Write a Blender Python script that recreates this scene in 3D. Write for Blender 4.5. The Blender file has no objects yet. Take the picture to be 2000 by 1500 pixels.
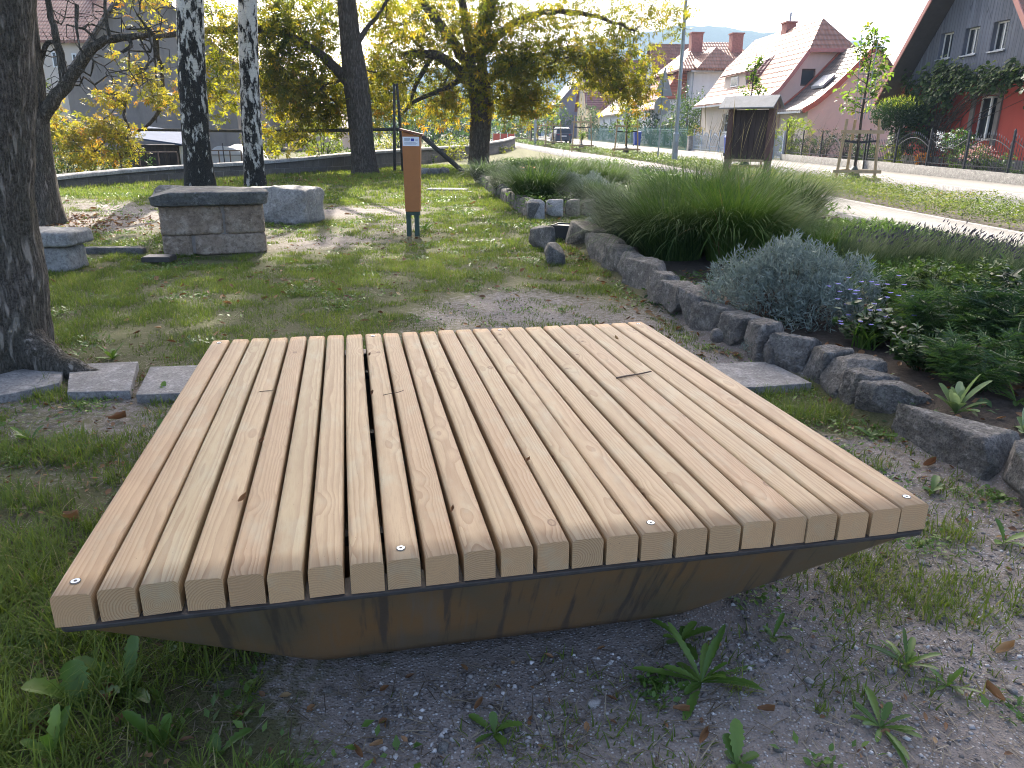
import bpy, math, random
import numpy as np
from mathutils import Vector, Matrix
random.seed(7)
RNG = np.random.default_rng(11)
SC = bpy.context.scene
COL = SC.collection
R_ = math.radians

# ------------------------------------------------------------------ camera model
FOC, H = 1460.0, 1.54
PITCH, ROLL = R_(18.495), R_(0.470)
CF = np.array([0, math.cos(PITCH), -math.sin(PITCH)])
_r0 = np.array([1.0, 0, 0]); _u0 = np.cross(_r0, CF)
CR = math.cos(ROLL)*_r0 + math.sin(ROLL)*_u0
CU = -math.sin(ROLL)*_r0 + math.cos(ROLL)*_u0
CP = np.array([0, 0, H])
def ray(px, py): return (px-1000)*CR - (py-750)*CU + FOC*CF
def at_z(px, py, z):
    d = ray(px, py); return CP + d*((z-H)/d[2])
def at_y(px, py, y):
    d = ray(px, py); return CP + d*(y/d[1])
TH = R_(-3.7)                                     # heading of the street
VD = np.array([math.sin(TH), math.cos(TH), 0.0]); UD = np.array([math.cos(TH), -math.sin(TH), 0.0])
def uv(u, v, z=0.0): return u*UD + v*VD + np.array([0, 0, z])
def at_u(px, py, u):
    d = ray(px, py); return CP + d*(u/(d@UD))
def base_z(x, y):
    v = x*VD[0] + y*VD[1]
    return 0.0075*np.clip(v, -20, 130)
def at_base(px, py, dz=0.0):
    d = ray(px, py); s = 0.0075*VD
    t = (dz-H)/(d[2]-d@s); return CP + d*t

# ------------------------------------------------------------------ numpy noise
def _hash(ix, iy, iz, seed):
    n = (ix*374761393 + iy*668265263 + iz*2147483647 + seed*1274126177) & 0xffffffff
    n = ((n ^ (n >> 13))*1274126177) & 0xffffffff
    return ((n ^ (n >> 16)) & 0xffff)/65535.0
def noise3(p, seed=0):
    p = np.asarray(p, float); i = np.floor(p).astype(np.int64); f = p-i; f = f*f*(3-2*f)
    o = 0
    for dx in (0, 1):
        for dy in (0, 1):
            for dz in (0, 1):
                w = (f[..., 0] if dx else 1-f[..., 0])*(f[..., 1] if dy else 1-f[..., 1])*(f[..., 2] if dz else 1-f[..., 2])
                o = o + w*_hash(i[..., 0]+dx, i[..., 1]+dy, i[..., 2]+dz, seed)
    return o
def fbm(p, seed=0, oct=4):
    p = np.asarray(p, float); o = 0; a = 0.5
    for k in range(oct):
        o = o + a*noise3(p*2**k, seed+k*17); a *= .5
    return o
def n2(x, y, s, seed=0, oct=3):
    return fbm(np.stack([np.asarray(x)*s, np.asarray(y)*s, np.zeros_like(np.asarray(x, float))+seed*.37], -1), seed, oct)

# ------------------------------------------------------------------ mesh helpers
def link(name, me, parent=None, loc=None):
    o = bpy.data.objects.new(name, me); COL.objects.link(o)
    if parent is not None: o.parent = parent
    if loc is not None: o.location = loc
    return o
def npmesh(name, V, Fs, mat=None, parent=None, smooth=False, rnd=None, loc=None, mats=None, midx=None):
    V = np.ascontiguousarray(V, np.float32); me = bpy.data.meshes.new(name)
    me.vertices.add(len(V)); me.vertices.foreach_set('co', V.ravel())
    Fs = [np.asarray(f, np.int32) for f in Fs if len(f)]
    tot = np.concatenate([np.full(len(f), f.shape[1], np.int32) for f in Fs])
    me.loops.add(int(tot.sum())); me.loops.foreach_set('vertex_index', np.concatenate([f.ravel() for f in Fs]))
    me.polygons.add(len(tot)); me.polygons.foreach_set('loop_start', np.concatenate([[0], np.cumsum(tot)[:-1]]).astype(np.int32))
    if smooth: me.polygons.foreach_set('use_smooth', np.ones(len(tot), bool))
    if mats:
        for m in mats: me.materials.append(m)
        me.polygons.foreach_set('material_index', np.asarray(midx, np.int32))
    elif mat: me.materials.append(mat)
    if rnd is not None:
        a = me.attributes.new('rnd', 'FLOAT', 'FACE'); a.data.foreach_set('value', np.asarray(rnd, np.float32))
    me.update(calc_edges=True)
    return link(name, me, parent, loc)
class MB:                                         # simple mesh collector
    def __init__(s): s.v = []; s.f = []
    def add(s, vs, fs):
        n = len(s.v); s.v += [tuple(map(float, v)) for v in vs]; s.f += [tuple(i+n for i in f) for f in fs]; return s
    def hexa(s, p): return s.add(p, [(0, 3, 2, 1), (4, 5, 6, 7), (0, 1, 5, 4), (1, 2, 6, 5), (2, 3, 7, 6), (3, 0, 4, 7)])
    def box(s, x0, x1, y0, y1, z0, z1):
        return s.hexa([(x0, y0, z0), (x1, y0, z0), (x1, y1, z0), (x0, y1, z0), (x0, y0, z1), (x1, y0, z1), (x1, y1, z1), (x0, y1, z1)])
    def bar(s, a, b, w, h=None, up=(0, 0, 1)):    # rectangular bar between two points
        a = np.array(a, float); b = np.array(b, float); d = b-a; d = d/np.linalg.norm(d); h = h or w
        up = np.array(up, float)
        if abs(d@up) > .98: up = np.array([0, 1.0, 0])
        x = np.cross(d, up); x /= np.linalg.norm(x); y = np.cross(x, d)
        c = [(-1, -1), (1, -1), (1, 1), (-1, 1)]
        return s.hexa([a+x*i*w/2+y*j*h/2 for i, j in c]+[b+x*i*w/2+y*j*h/2 for i, j in c])
    def tube(s, pts, rs, n=8, cap=True):
        V, F = tube_np(np.array(pts, float), rs, n, cap); return s.add(V, F)
    def prism(s, poly, a, b):                     # polygon list of 3-D points extruded from offset a to b (vectors)
        n = len(poly); poly = [np.array(p, float) for p in poly]; a = np.array(a, float); b = np.array(b, float)
        return s.add([p+a for p in poly]+[p+b for p in poly], [tuple(range(n))[::-1], tuple(range(n, 2*n))]+[(i, (i+1) % n, n+(i+1) % n, n+i) for i in range(n)])
    def build(s, name, mat=None, parent=None, loc=None, bevel=0, smooth=False, rotz=0):
        me = bpy.data.meshes.new(name); me.from_pydata(s.v, [], s.f)
        if mat: me.materials.append(mat)
        import bmesh
        bm = bmesh.new(); bm.from_mesh(me); bmesh.ops.recalc_face_normals(bm, faces=bm.faces)
        if bevel:
            bmesh.ops.bevel(bm, geom=bm.edges[:], offset=bevel, segments=2, profile=.7, affect='EDGES', clamp_overlap=True)
        bm.to_mesh(me); bm.free()
        if smooth:
            me.polygons.foreach_set('use_smooth', np.ones(len(me.polygons), bool))
        o = link(name, me, parent, loc); o.rotation_euler.z = rotz
        return o
def tube_np(P, rs, n=8, cap=True):
    P = np.asarray(P, float); m = len(P); rs = np.broadcast_to(np.asarray(rs, float), (m,))
    T = np.gradient(P, axis=0); T /= np.linalg.norm(T, axis=1)[:, None]+1e-9
    ref = np.array([1.0, 0, 0]) if abs(T[0][0]) < .8 else np.array([0, 1.0, 0])
    V = []
    x = np.cross(T[0], ref); x /= np.linalg.norm(x)
    a = np.arange(n)*2*math.pi/n
    for i in range(m):
        x = x-T[i]*(x@T[i]); x /= np.linalg.norm(x)+1e-9; y = np.cross(T[i], x)
        V.append(P[i]+rs[i]*(np.cos(a)[:, None]*x+np.sin(a)[:, None]*y))
    V = np.concatenate(V); F = []
    for i in range(m-1):
        for k in range(n):
            F.append((i*n+k, i*n+(k+1) % n, (i+1)*n+(k+1) % n, (i+1)*n+k))
    if cap: F += [tuple(range(n))[::-1], tuple(range((m-1)*n, m*n))]
    return V, F
def tubes_np(chains):                             # many tubes of quads, returns V,F arrays; chains: (pts, rs, n)
    Vs, Fs, off = [], [], 0
    for P, rs, n in chains:
        P = np.asarray(P, float); m = len(P)
        if m < 2: continue
        rs = np.broadcast_to(np.asarray(rs, float), (m,))
        T = np.gradient(P, axis=0); T /= np.linalg.norm(T, axis=1)[:, None]+1e-9
        ref = np.array([0, 0, 1.0]) if abs(T[:, 2]).mean() < .7 else np.array([1.0, 0, 0])
        X = np.cross(T, ref); X /= np.linalg.norm(X, axis=1)[:, None]+1e-9; Y = np.cross(T, X)
        a = np.arange(n)*2*math.pi/n
        V = P[:, None]+rs[:, None, None]*(np.cos(a)[None, :, None]*X[:, None]+np.sin(a)[None, :, None]*Y[:, None])
        i = np.arange(m-1)[:, None]*n; k = np.arange(n)[None]; k2 = (k+1) % n
        F = np.stack([i+k, i+k2, i+n+k2, i+n+k], -1).reshape(-1, 4)+off
        Vs.append(V.reshape(-1, 3)); Fs.append(F); off += m*n
    return np.concatenate(Vs), np.concatenate(Fs)
def empty(name, loc=(0, 0, 0), rotz=0):
    o = bpy.data.objects.new(name, None); COL.objects.link(o); o.location = loc; o.rotation_euler.z = rotz
    o.empty_display_size = .1
    return o
def tag(o, label=None, cat=None, group=None, kind=None):
    if label: o['label'] = label
    if cat: o['category'] = cat
    if group: o['group'] = group
    if kind: o['kind'] = kind
    return o
def copy_tree(o, parent=None):
    c = o.copy(); COL.objects.link(c)
    if parent is not None: c.parent = parent
    for ch in list(o.children): copy_tree(ch, c)
    return c

# ------------------------------------------------------------------ leaves and blades
def unit(a): return a/(np.linalg.norm(a, axis=-1, keepdims=True)+1e-9)
LEAF = (np.array([(0, 0, 0), (.42, .5, .07), (1, 0, -.05), (.42, -.5, .07)], float), [(0, 2, 1), (0, 3, 2)])
LEAF6 = (np.array([(0, 0, 0), (.3, .42, .06), (.68, .36, .04), (1, 0, -.08), (.68, -.36, .04), (.3, -.42, .06), (.5, 0, 0)], float),
         [(0, 6, 1), (1, 6, 2), (2, 6, 3), (3, 6, 4), (4, 6, 5), (5, 6, 0)])
def palmate():
    V, F = [], []
    for k, (a, l) in enumerate([(-105, .62), (-52, .85), (0, 1.0), (52, .85), (105, .62)]):
        c, s = math.cos(R_(a)), math.sin(R_(a)); n = len(V)
        for x, y, z in [(0, 0, 0), (.62, .17, .0), (1, 0, -.12), (.62, -.17, .0)]:
            V.append((l*(x*c-y*s), l*(x*s+y*c), z*l-.1*l*x))
        F += [(n, n+2, n+1), (n, n+3, n+2)]
    return np.array(V), F
PALM = palmate()
def leaf_cloud(name, P, D, N, L, W, mat, parent=None, tpl=LEAF, rnd=None, loc=None, smooth=False):
    P = np.asarray(P, float); n = len(P); D = unit(np.asarray(D, float)); N = np.asarray(N, float)
    Y = unit(np.cross(N, D)); Z = np.cross(D, Y)
    L = np.broadcast_to(L, (n,)); W = np.broadcast_to(W, (n,))
    T, F = tpl; k = len(T)
    V = P[:, None]+T[None, :, 0, None]*L[:, None, None]*D[:, None]+T[None, :, 1, None]*W[:, None, None]*Y[:, None]+T[None, :, 2, None]*L[:, None, None]*Z[:, None]
    F = np.array(F); FF = (np.arange(n)[:, None, None]*k+F[None]).reshape(-1, F.shape[1])
    if rnd is None: rnd = RNG.random(n)
    return npmesh(name, V.reshape(-1, 3), [FF], mat, parent, smooth, np.repeat(rnd, len(F)), loc)
def blades_np(P, L, W, az, tilt, bend, seg=3, prof=None):
    """arching strips: start P, length L, width W, azimuth az, tilt from vertical, extra bend along the length"""
    n = len(P); V = np.zeros((n, 2*seg+1, 3)); pos = np.array(P, float)
    hx, hy = np.cos(az), np.sin(az); side = np.stack([-hy, hx, np.zeros(n)], -1)
    ang = np.array(tilt, float)
    for s in range(seg+1):
        t = s/seg
        w = W*((1-t)**.7 if prof is None else prof(t))
        if s < seg:
            V[:, 2*s] = pos-side*w[:, None]/2; V[:, 2*s+1] = pos+side*w[:, None]/2
        else: V[:, 2*seg] = pos
        st = L/seg
        pos = pos+np.stack([hx*np.sin(ang)*st, hy*np.sin(ang)*st, np.cos(ang)*st], -1)
        ang = np.minimum(ang+bend/seg, 2.9)
    b = np.arange(n)[:, None]*(2*seg+1)
    q = np.concatenate([b+np.array([2*s, 2*s+1, 2*s+3, 2*s+2])[None] for s in range(seg-1)]) if seg > 1 else np.zeros((0, 4), int)
    t3 = b+np.array([2*seg-2, 2*seg-1, 2*seg])[None]
    return V.reshape(-1, 3), q, t3
def blades(name, P, L, W, az, tilt, bend, mat, seg=3, parent=None, rnd=None, loc=None, prof=None):
    n = len(P); W = np.broadcast_to(W, (n,)); V, q, t3 = blades_np(P, np.broadcast_to(L, (n,)), W, az, tilt, bend, seg, prof)
    if rnd is None: rnd = RNG.random(n)
    return npmesh(name, V, [q, t3], mat, parent, False, np.concatenate([np.tile(rnd, seg-1), rnd]), loc)

# ------------------------------------------------------------------ material helpers
class NT:
    def __init__(s, name):
        s.m = bpy.data.materials.new(name); s.m.use_nodes = True; s.t = s.m.node_tree; s.t.nodes.clear()
        s.out = s.t.nodes.new('ShaderNodeOutputMaterial')
    def n(s, typ, ins=None, **props):
        x = s.t.nodes.new('ShaderNode'+typ)
        for k, v in props.items(): setattr(x, k, v)
        for k, v in (ins or {}).items():
            sock = x.inputs[k]
            if isinstance(v, bpy.types.NodeSocket): s.t.links.new(v, sock)
            else:
                if sock.type == 'RGBA' and len(v) == 3: v = (*v, 1)
                sock.default_value = v
        return x
    def math(s, op, a, b=0.0, c=0.0, clamp=False):
        x = s.n('Math', {0: a, 1: b, 2: c}, operation=op, use_clamp=clamp); return x.outputs[0]
    def vmath(s, op, a, b=(0, 0, 0)):
        return s.n('VectorMath', {0: a, 1: b}, operation=op).outputs[0]
    def mix(s, f, a, b, blend='MIX'):
        x = s.t.nodes.new('ShaderNodeMix'); x.data_type = 'RGBA'; x.blend_type = blend
        for i, v in ((0, f), (6, a), (7, b)):
            if isinstance(v, bpy.types.NodeSocket): s.t.links.new(v, x.inputs[i])
            else: x.inputs[i].default_value = v if i == 0 else ((*v, 1) if len(v) == 3 else v)
        return x.outputs[2]
    def ramp(s, f, stops, interp='LINEAR'):
        x = s.t.nodes.new('ShaderNodeValToRGB'); x.color_ramp.interpolation = interp
        e = x.color_ramp.elements
        while len(e) < len(stops): e.new(.5)
        for el, (p, c) in zip(e, stops):
            el.position = p; el.color = (c, c, c, 1) if isinstance(c, (int, float)) else (*c, 1)
        s.t.links.new(f, x.inputs[0]); return x.outputs[0]
    def map(s, f, a, b, c=0.0, d=1.0):
        return s.n('MapRange', {0: f, 1: a, 2: b, 3: c, 4: d}).outputs[0]
    def noise(s, vec, scale, detail=4, rough=.55, out=0, dist=0):
        return s.n('TexNoise', {'Vector': vec, 'Scale': scale, 'Detail': detail, 'Roughness': rough, 'Distortion': dist}).outputs[out]
    def obj(s): return s.n('TexCoord').outputs['Object']
    def pos(s): return s.n('NewGeometry').outputs['Position']
    def scale(s, v, sc): return s.vmath('MULTIPLY', v, sc)
    def bump(s, h, strength=.3, dist=.01):
        return s.n('Bump', {'Height': h, 'Strength': strength, 'Distance': dist}).outputs[0]
    def bsdf(s, col, rough=.7, normal=None, metal=0.0, spec=.5, **kw):
        ins = {'Base Color': col, 'Roughness': rough, 'Metallic': metal, 'Specular IOR Level': spec, **kw}
        if normal is not None: ins['Normal'] = normal
        return s.n('BsdfPrincipled', ins).outputs[0]
    def done(s, sh): s.t.links.new(sh, s.out.inputs[0]); return s.m

def m_plain(name, col, rough=.6, var=.12, scale=6, metal=0.0, bump=0.0, spec=.5):
    t = NT(name); p = t.obj(); f = t.noise(p, scale, 5, .6)
    c = t.mix(t.map(f, .3, .7), tuple(x*(1-var) for x in col), tuple(min(1, x*(1+var)) for x in col))
    g = t.noise(p, scale*9, 3)
    c = t.mix(t.map(g, .4, .9, 0, .35), c, tuple(x*.7 for x in col))
    n = t.bump(t.noise(p, scale*12, 4), bump, .01) if bump else None
    return t.done(t.bsdf(c, rough, n, metal, spec))
def m_leaf(name, stops, trans=.45, rough=.5, tmul=(1.15, 1.2, .7), spec=.4):
    t = NT(name); a = t.n('Attribute', attribute_name='rnd').outputs['Fac']
    c = t.ramp(a, stops)
    g = t.noise(t.pos(), 35, 2)
    c = t.mix(t.map(g, .35, .75, 0, .45), c, t.mix(1.0, c, (.72, .7, .62), 'MULTIPLY'))
    d = t.bsdf(c, rough, None, 0, spec)
    tr = t.n('BsdfTranslucent', {'Color': t.mix(1.0, c, tmul, 'MULTIPLY')}).outputs[0]
    return t.done(t.n('MixShader', {0: trans, 1: d, 2: tr}).outputs[0])
# ------------------------------------------------------------------ camera, sky, sun
cam = bpy.data.cameras.new('camera'); cam.sensor_width = 36; cam.lens = FOC/2000*36; cam.clip_start = .05; cam.clip_end = 6000
co = bpy.data.objects.new('camera', cam); COL.objects.link(co)
co.matrix_world = Matrix(((CR[0], CU[0], -CF[0], 0), (CR[1], CU[1], -CF[1], 0), (CR[2], CU[2], -CF[2], H), (0, 0, 0, 1)))
SC.camera = co
SUN_EL, SUN_AZ = R_(38), R_(-7.5)                 # azimuth clockwise from +Y
SUND = np.array([math.cos(SUN_EL)*math.sin(SUN_AZ), math.cos(SUN_EL)*math.cos(SUN_AZ), math.sin(SUN_EL)])
w = bpy.data.worlds.new('World'); SC.world = w; w.use_nodes = True
nt = w.node_tree; nt.nodes.clear()
sk = nt.nodes.new('ShaderNodeTexSky'); sk.sky_type = 'NISHITA'; sk.sun_disc = False
sk.sun_elevation = SUN_EL; sk.sun_rotation = SUN_AZ; sk.air_density = .55; sk.dust_density = 4.0; sk.ozone_density = .3
bg = nt.nodes.new('ShaderNodeBackground'); bg.inputs[1].default_value = .15
wo = nt.nodes.new('ShaderNodeOutputWorld')
nt.links.new(sk.outputs[0], bg.inputs[0]); nt.links.new(bg.outputs[0], wo.inputs[0])
sl = bpy.data.lights.new('sun', 'SUN'); sl.energy = 4.0; sl.angle = R_(.53); sl.color = (1, .93, .82)
so = bpy.data.objects.new('sun', sl); COL.objects.link(so)
so.rotation_euler = Vector(-SUND).to_track_quat('-Z', 'Y').to_euler(); so.location = (0, 0, 30)
SC.view_settings.view_transform = 'Standard'; SC.view_settings.look = 'None'
SC.view_settings.exposure = 2.25; SC.view_settings.gamma = 1
SC.render.engine = 'CYCLES'
cy = SC.cycles
cy.max_bounces = 7; cy.diffuse_bounces = 3; cy.glossy_bounces = 2; cy.transmission_bounces = 5; cy.transparent_max_bounces = 8; cy.volume_bounces = 0
cy.filter_width = 1.0; cy.use_denoising = True; cy.sample_clamp_indirect = 6
try: cy.denoiser = 'OPENIMAGEDENOISE'
except Exception: pass
# ------------------------------------------------------------------ materials
def m_wood():
    t = NT('larch_wood'); p = t.obj(); r = t.n('ObjectInfo').outputs['Random']
    def rn(k): return t.math('FRACT', t.math('MULTIPLY', r, k))
    off = t.n('CombineXYZ', {0: t.math('MULTIPLY', r, 37.0), 1: t.math('MULTIPLY', r, 91.0), 2: t.math('MULTIPLY', r, 53.0)}).outputs[0]
    q = t.vmath('ADD', p, off)
    # knots
    vo = t.n('TexVoronoi', {'Vector': t.scale(q, (6.5, 3.9, 6.5)), 'Scale': 1.0, 'Randomness': 1.0}, feature='F1')
    kd = vo.outputs['Distance']
    s = t.n('SeparateXYZ', {0: p}); x, y, z = s.outputs
    w1 = t.math('MULTIPLY', t.math('SUBTRACT', t.noise(t.scale(q, (8, .85, 8)), 1.0, 3, .5), .5), .022)
    w2 = t.math('MULTIPLY', t.math('SUBTRACT', t.noise(t.scale(q, (40, 5, 40)), 1.0, 2, .5), .5), .0026)
    px = t.math('MULTIPLY_ADD', rn(7.31), .11, -.055)
    pz = t.math('MULTIPLY_ADD', rn(13.7), .085, -.055)
    dx = t.math('SUBTRACT', x, t.math('ADD', px, t.math('MULTIPLY', y, t.math('MULTIPLY_ADD', rn(3.3), .02, -.01)))); dz = t.math('SUBTRACT', z, pz)
    d = t.math('SQRT', t.math('ADD', t.math('MULTIPLY', dx, dx), t.math('MULTIPLY', dz, dz)))
    d = t.math('ADD', t.math('ADD', d, w1), w2)
    d = t.math('ADD', d, t.math('MULTIPLY', t.map(kd, .0, .34, 1, 0), -.009))
    f = t.math('FRACT', t.math('DIVIDE', d, t.math('MULTIPLY_ADD', rn(5.9), .0028, .0044)))
    late = t.ramp(f, [(0, 0.05), (.35, .10), (.72, .70), (.92, 1.0), (1.0, .05)])
    A = t.mix(rn(19.1), (.395, .256, .138), (.425, .303, .166))
    A = t.mix(t.map(rn(29.7), .55, .95, 0, .6), A, (.375, .303, .165))
    A = t.mix(t.map(t.noise(t.scale(q, (5, 1.1, 5)), 1.0, 3), .35, .7, 0, .35), A, (.43, .315, .18))
    up = t.n('SeparateXYZ', {0: t.n('TexCoord').outputs['Normal']}).outputs[1]
    endm = t.math('ABSOLUTE', up)                                         # 1 on sawn ends
    B = t.mix(endm, (.215, .112, .050), (.125, .052, .020))
    fac = t.math('MULTIPLY', late, t.math('MULTIPLY_ADD', endm, .44, .50))
    c = t.mix(fac, A, B)
    c = t.mix(t.math('MULTIPLY', endm, t.math('MULTIPLY_ADD', rn(41.3), .45, .35)), c, (.60, .36, .18))  # warm end-grain tone, lightened to make up for weak light on the ends
    # knot discs: dark outline, darker brown inside
    c = t.mix(t.ramp(kd, [(0, .45), (.045, .40), (.058, .92), (.074, .85), (.09, .12), (.16, 0)]), c, (.17, .09, .045))
    # fine pores / rough sawn specks and grey-green tint patches
    fine = t.noise(t.scale(q, (220, 14, 220)), 1.0, 3, .6)
    c = t.mix(t.map(fine, .48, .75, 0, .4), c, (.30, .20, .12))
    c = t.mix(t.map(t.noise(t.scale(q, (11, 4, 11)), 1.0, 4, .65), .52, .72, 0, .30), c, (.40, .39, .27))
    sp = t.n('TexVoronoi', {'Vector': q, 'Scale': 38.0}, feature='F1').outputs['Distance']
    c = t.mix(t.map(sp, .035, .06, .7, 0), c, (.08, .05, .03))
    h = t.math('ADD', t.math('MULTIPLY', late, .5), fine)
    return t.done(t.bsdf(c, t.map(fine, .2, .8, .48, .68), t.bump(h, .35, .0015), 0, .35))
def m_steel():
    t = NT('weathering_steel'); p = t.obj()
    drip = t.noise(t.scale(p, (24, 3, .8)), 1.0, 4, .62); patch = t.noise(p, 2.6, 5, .62); fine = t.noise(p, 70, 4, .7)
    c = t.ramp(patch, [(.28, (.110, .090, .064)), (.42, (.145, .108, .064)), (.56, (.185, .110, .050)), (.72, (.22, .115, .042))])
    c = t.mix(t.map(drip, .55, .63, 0, .8), c, (.065, .052, .043))
    c = t.mix(t.map(drip, .28, .44, .5, 0), c, (.15, .135, .115))
    c = t.mix(t.map(fine, .55, .9, 0, .5), c, (.17, .10, .05))
    z = t.n('SeparateXYZ', {0: p}).outputs[2]
    c = t.mix(t.map(t.math('ADD', z, t.math('MULTIPLY', patch, .12)), .19, .05, 0, .55), c, (.165, .085, .030))
    return t.done(t.bsdf(c, t.map(patch, .3, .7, .40, .68), t.bump(fine, .2, .002), t.map(patch, .3, .6, .22, .05), .5))
def m_stone(name, a, b, c3, sc=5, bump=.6, moss=0.0):
    t = NT(name); p = t.vmath('ADD', t.obj(), t.scale(t.n('ObjectInfo').outputs['Random'], (31, 17, 53)))
    f = t.noise(p, sc, 8, .65); g = t.noise(p, sc*7, 5, .7); k = t.n('TexVoronoi', {'Vector': p, 'Scale': sc*16}).outputs['Distance']
    c = t.ramp(f, [(.3, a), (.5, b), (.7, c3)])
    c = t.mix(t.map(g, .45, .68, 0, .8), c, tuple(x*.5 for x in a)); c = t.mix(t.map(t.noise(p, sc*2.2, 6, .75), .54, .66, 0, .6), c, tuple(min(.9, x*1.45) for x in c3))
    c = t.mix(t.map(k, .0, .22, .5, 0), c, tuple(min(1, x*1.7) for x in c3))
    if moss: c = t.mix(t.map(t.noise(p, sc*1.3, 5, .7), .55, .72, 0, moss), c, (.07, .085, .03))
    h = t.math('ADD', t.math('MULTIPLY', f, 1.0), t.math('MULTIPLY', g, .5))
    return t.done(t.bsdf(c, .88, t.bump(h, bump, .03), 0, .3))
def m_bark(name, dark, light, zs=.18, sc=26, bump=1.0, moss=.0, mz=1.0):
    t = NT(name); p = t.obj()
    wv = t.vmath('ADD', t.scale(p, (1, 1, zs)), t.scale(t.noise(p, 3.0, 3, .6, out=1), (.06, .06, .02)))
    f = t.noise(wv, sc, 6, .62); r = t.math('ABSOLUTE', t.math('SUBTRACT', f, .5)); ridge = t.map(r, 0, .13)
    g = t.noise(p, 60, 4, .7)
    c = t.mix(ridge, dark, light)
    c = t.mix(t.map(g, .4, .8, 0, .6), c, tuple(x*1.5 for x in light))
    c = t.mix(t.map(t.noise(p, 4.5, 5, .7), .52, .7, 0, .5), c, (.16, .155, .13))
    if moss: c = t.mix(t.math('MULTIPLY', t.map(t.noise(p, 2.5, 4), .4, .65, 0, moss), 1.0), c, (.045, .055, .022))
    h = t.math('ADD', ridge, t.math('MULTIPLY', g, .35))
    return t.done(t.bsdf(c, .95, t.bump(h, bump, .035), 0, .15))
def m_birch(bias=0.0):
    t = NT('birch_bark'); p = t.obj(); z = t.n('SeparateXYZ', {0: p}).outputs[2]
    n1 = t.noise(t.scale(p, (6.5, 6.5, 2.6)), 1.0, 7, .72); n2_ = t.noise(t.scale(p, (7, 7, 60)), 1.0, 4, .6); n3 = t.noise(p, 42, 5, .7)
    hgt = t.map(z, .1, 5.0, .17+bias, .035+bias)
    blk = t.map(t.math('ADD', n1, hgt), .535, .575)
    white = t.mix(t.map(n3, .3, .8), (.62, .59, .54), (.36, .34, .31))
    white = t.mix(t.map(n2_, .58, .68, 0, .85), white, (.06, .05, .045))
    dk = t.mix(t.map(n3, .45, .75), (.018, .017, .016), (.075, .07, .06))
    c = t.mix(blk, white, dk)
    h = t.math('ADD', t.math('MULTIPLY', blk, t.noise(t.scale(p, (16, 16, 4)), 1.0, 5, .7)), t.math('MULTIPLY', n3, .2))
    return t.done(t.bsdf(c, .85, t.bump(h, 1.0, .05), 0, .2))
def m_ground():
    t = NT('park_soil'); p = t.pos()
    ga = t.n('Attribute', attribute_name='grassy').outputs['Fac']; be = t.n('Attribute', attribute_name='bed').outputs['Fac']
    a = t.noise(p, 2.2, 6, .6); b = t.noise(p, 22, 6, .7); c1 = t.noise(p, 150, 4, .7); vor = t.n('TexVoronoi', {'Vector': p, 'Scale': 95.0}); vd = vor.outputs['Distance']; vc = vor.outputs['Color']
    soil = t.mix(t.map(a, .3, .7), (.20, .172, .152), (.29, .252, .225))
    soil = t.mix(t.map(b, .45, .75, 0, .65), soil, (.105, .088, .076))
    spk = t.n('SeparateColor', {0: vc}).outputs[0]
    soil = t.mix(t.math('MULTIPLY', t.map(vd, .25, .45, .9, 0), t.map(spk, .55, .75)), soil, t.mix(spk, (.22, .21, .205), (.50, .49, .48)))
    soil = t.mix(t.map(c1, .5, .8, 0, .45), soil, (.06, .053, .048))
    turf = t.mix(t.map(b, .35, .7), (.085, .095, .035), (.13, .118, .062))
    turf = t.mix(t.map(c1, .4, .75, 0, .6), turf, (.05, .052, .022))
    m = t.math('ADD', t.math('MULTIPLY', ga, 1.25), t.math('MULTIPLY', t.math('SUBTRACT', b, .5), 1.3))
    c = t.mix(t.map(m, .32, .62), soil, turf)
    c = t.mix(be, c, t.mix(t.map(b, .35, .7), (.045, .036, .028), (.085, .068, .054)))
    h = t.math('ADD', t.math('MULTIPLY', b, 1.0), t.math('ADD', t.math('MULTIPLY', t.map(vd, 0, .5, 1, 0), .45), t.math('MULTIPLY', c1, .35)))
    return t.done(t.bsdf(c, .95, t.bump(h, .8, .02), 0, .2))
WOOD, STEEL = m_wood(), m_steel()
ZINC = m_plain('zinc_screw', (.55, .60, .66), .35, .1, 60, .9)
BLACK = m_plain('black_recess', (.015, .015, .018), .6)
GRANITE = m_stone('border_stone', (.075, .069, .061), (.138, .127, .113), (.24, .222, .197), 8, 1.0, .3)
SLAB = m_stone('paving_slab', (.175, .163, .150), (.235, .220, .204), (.31, .292, .272), 9, .45)
SANDSTONE = m_stone('old_sandstone', (.19, .138, .098), (.27, .205, .148), (.34, .28, .215), 3.2, .9, .2)
CAPSTONE = m_stone('capstone', (.085, .083, .077), (.125, .122, .115), (.19, .185, .172), 4, .9, .25)
PALESTONE = m_stone('pale_fieldstone', (.19, .18, .165), (.27, .26, .24), (.34, .325, .30), 4, .9, .15)
WALLSTONE = m_stone('wall_block', (.105, .098, .088), (.145, .135, .12), (.19, .178, .16), 3, .7, .1)
COPING = m_stone('wall_coping', (.25, .24, .22), (.31, .30, .28), (.38, .365, .34), 3, .4)
BARK = m_bark('linden_bark', (.048, .041, .034), (.25, .218, .182), .16, 24, 1.0, .25)
BARK2 = m_bark('chestnut_bark', (.034, .028, .023), (.155, .126, .104), .22, 17, .9, .1)
BIRCH = m_birch(-.02); BIRCH2 = m_birch(-.065)
GROUND = m_ground()
GRASS = m_leaf('lawn_grass', [(0, (.062, .093, .020)), (.35, (.112, .162, .031)), (.7, (.175, .228, .044)), (.88, (.22, .25, .06)), (1, (.30, .26, .13))], .45, .55, spec=.2)
WEED = m_leaf('weed_leaf', [(0, (.06, .12, .026)), (.5, (.10, .18, .036)), (1, (.16, .25, .05))], .4, .38)
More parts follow.
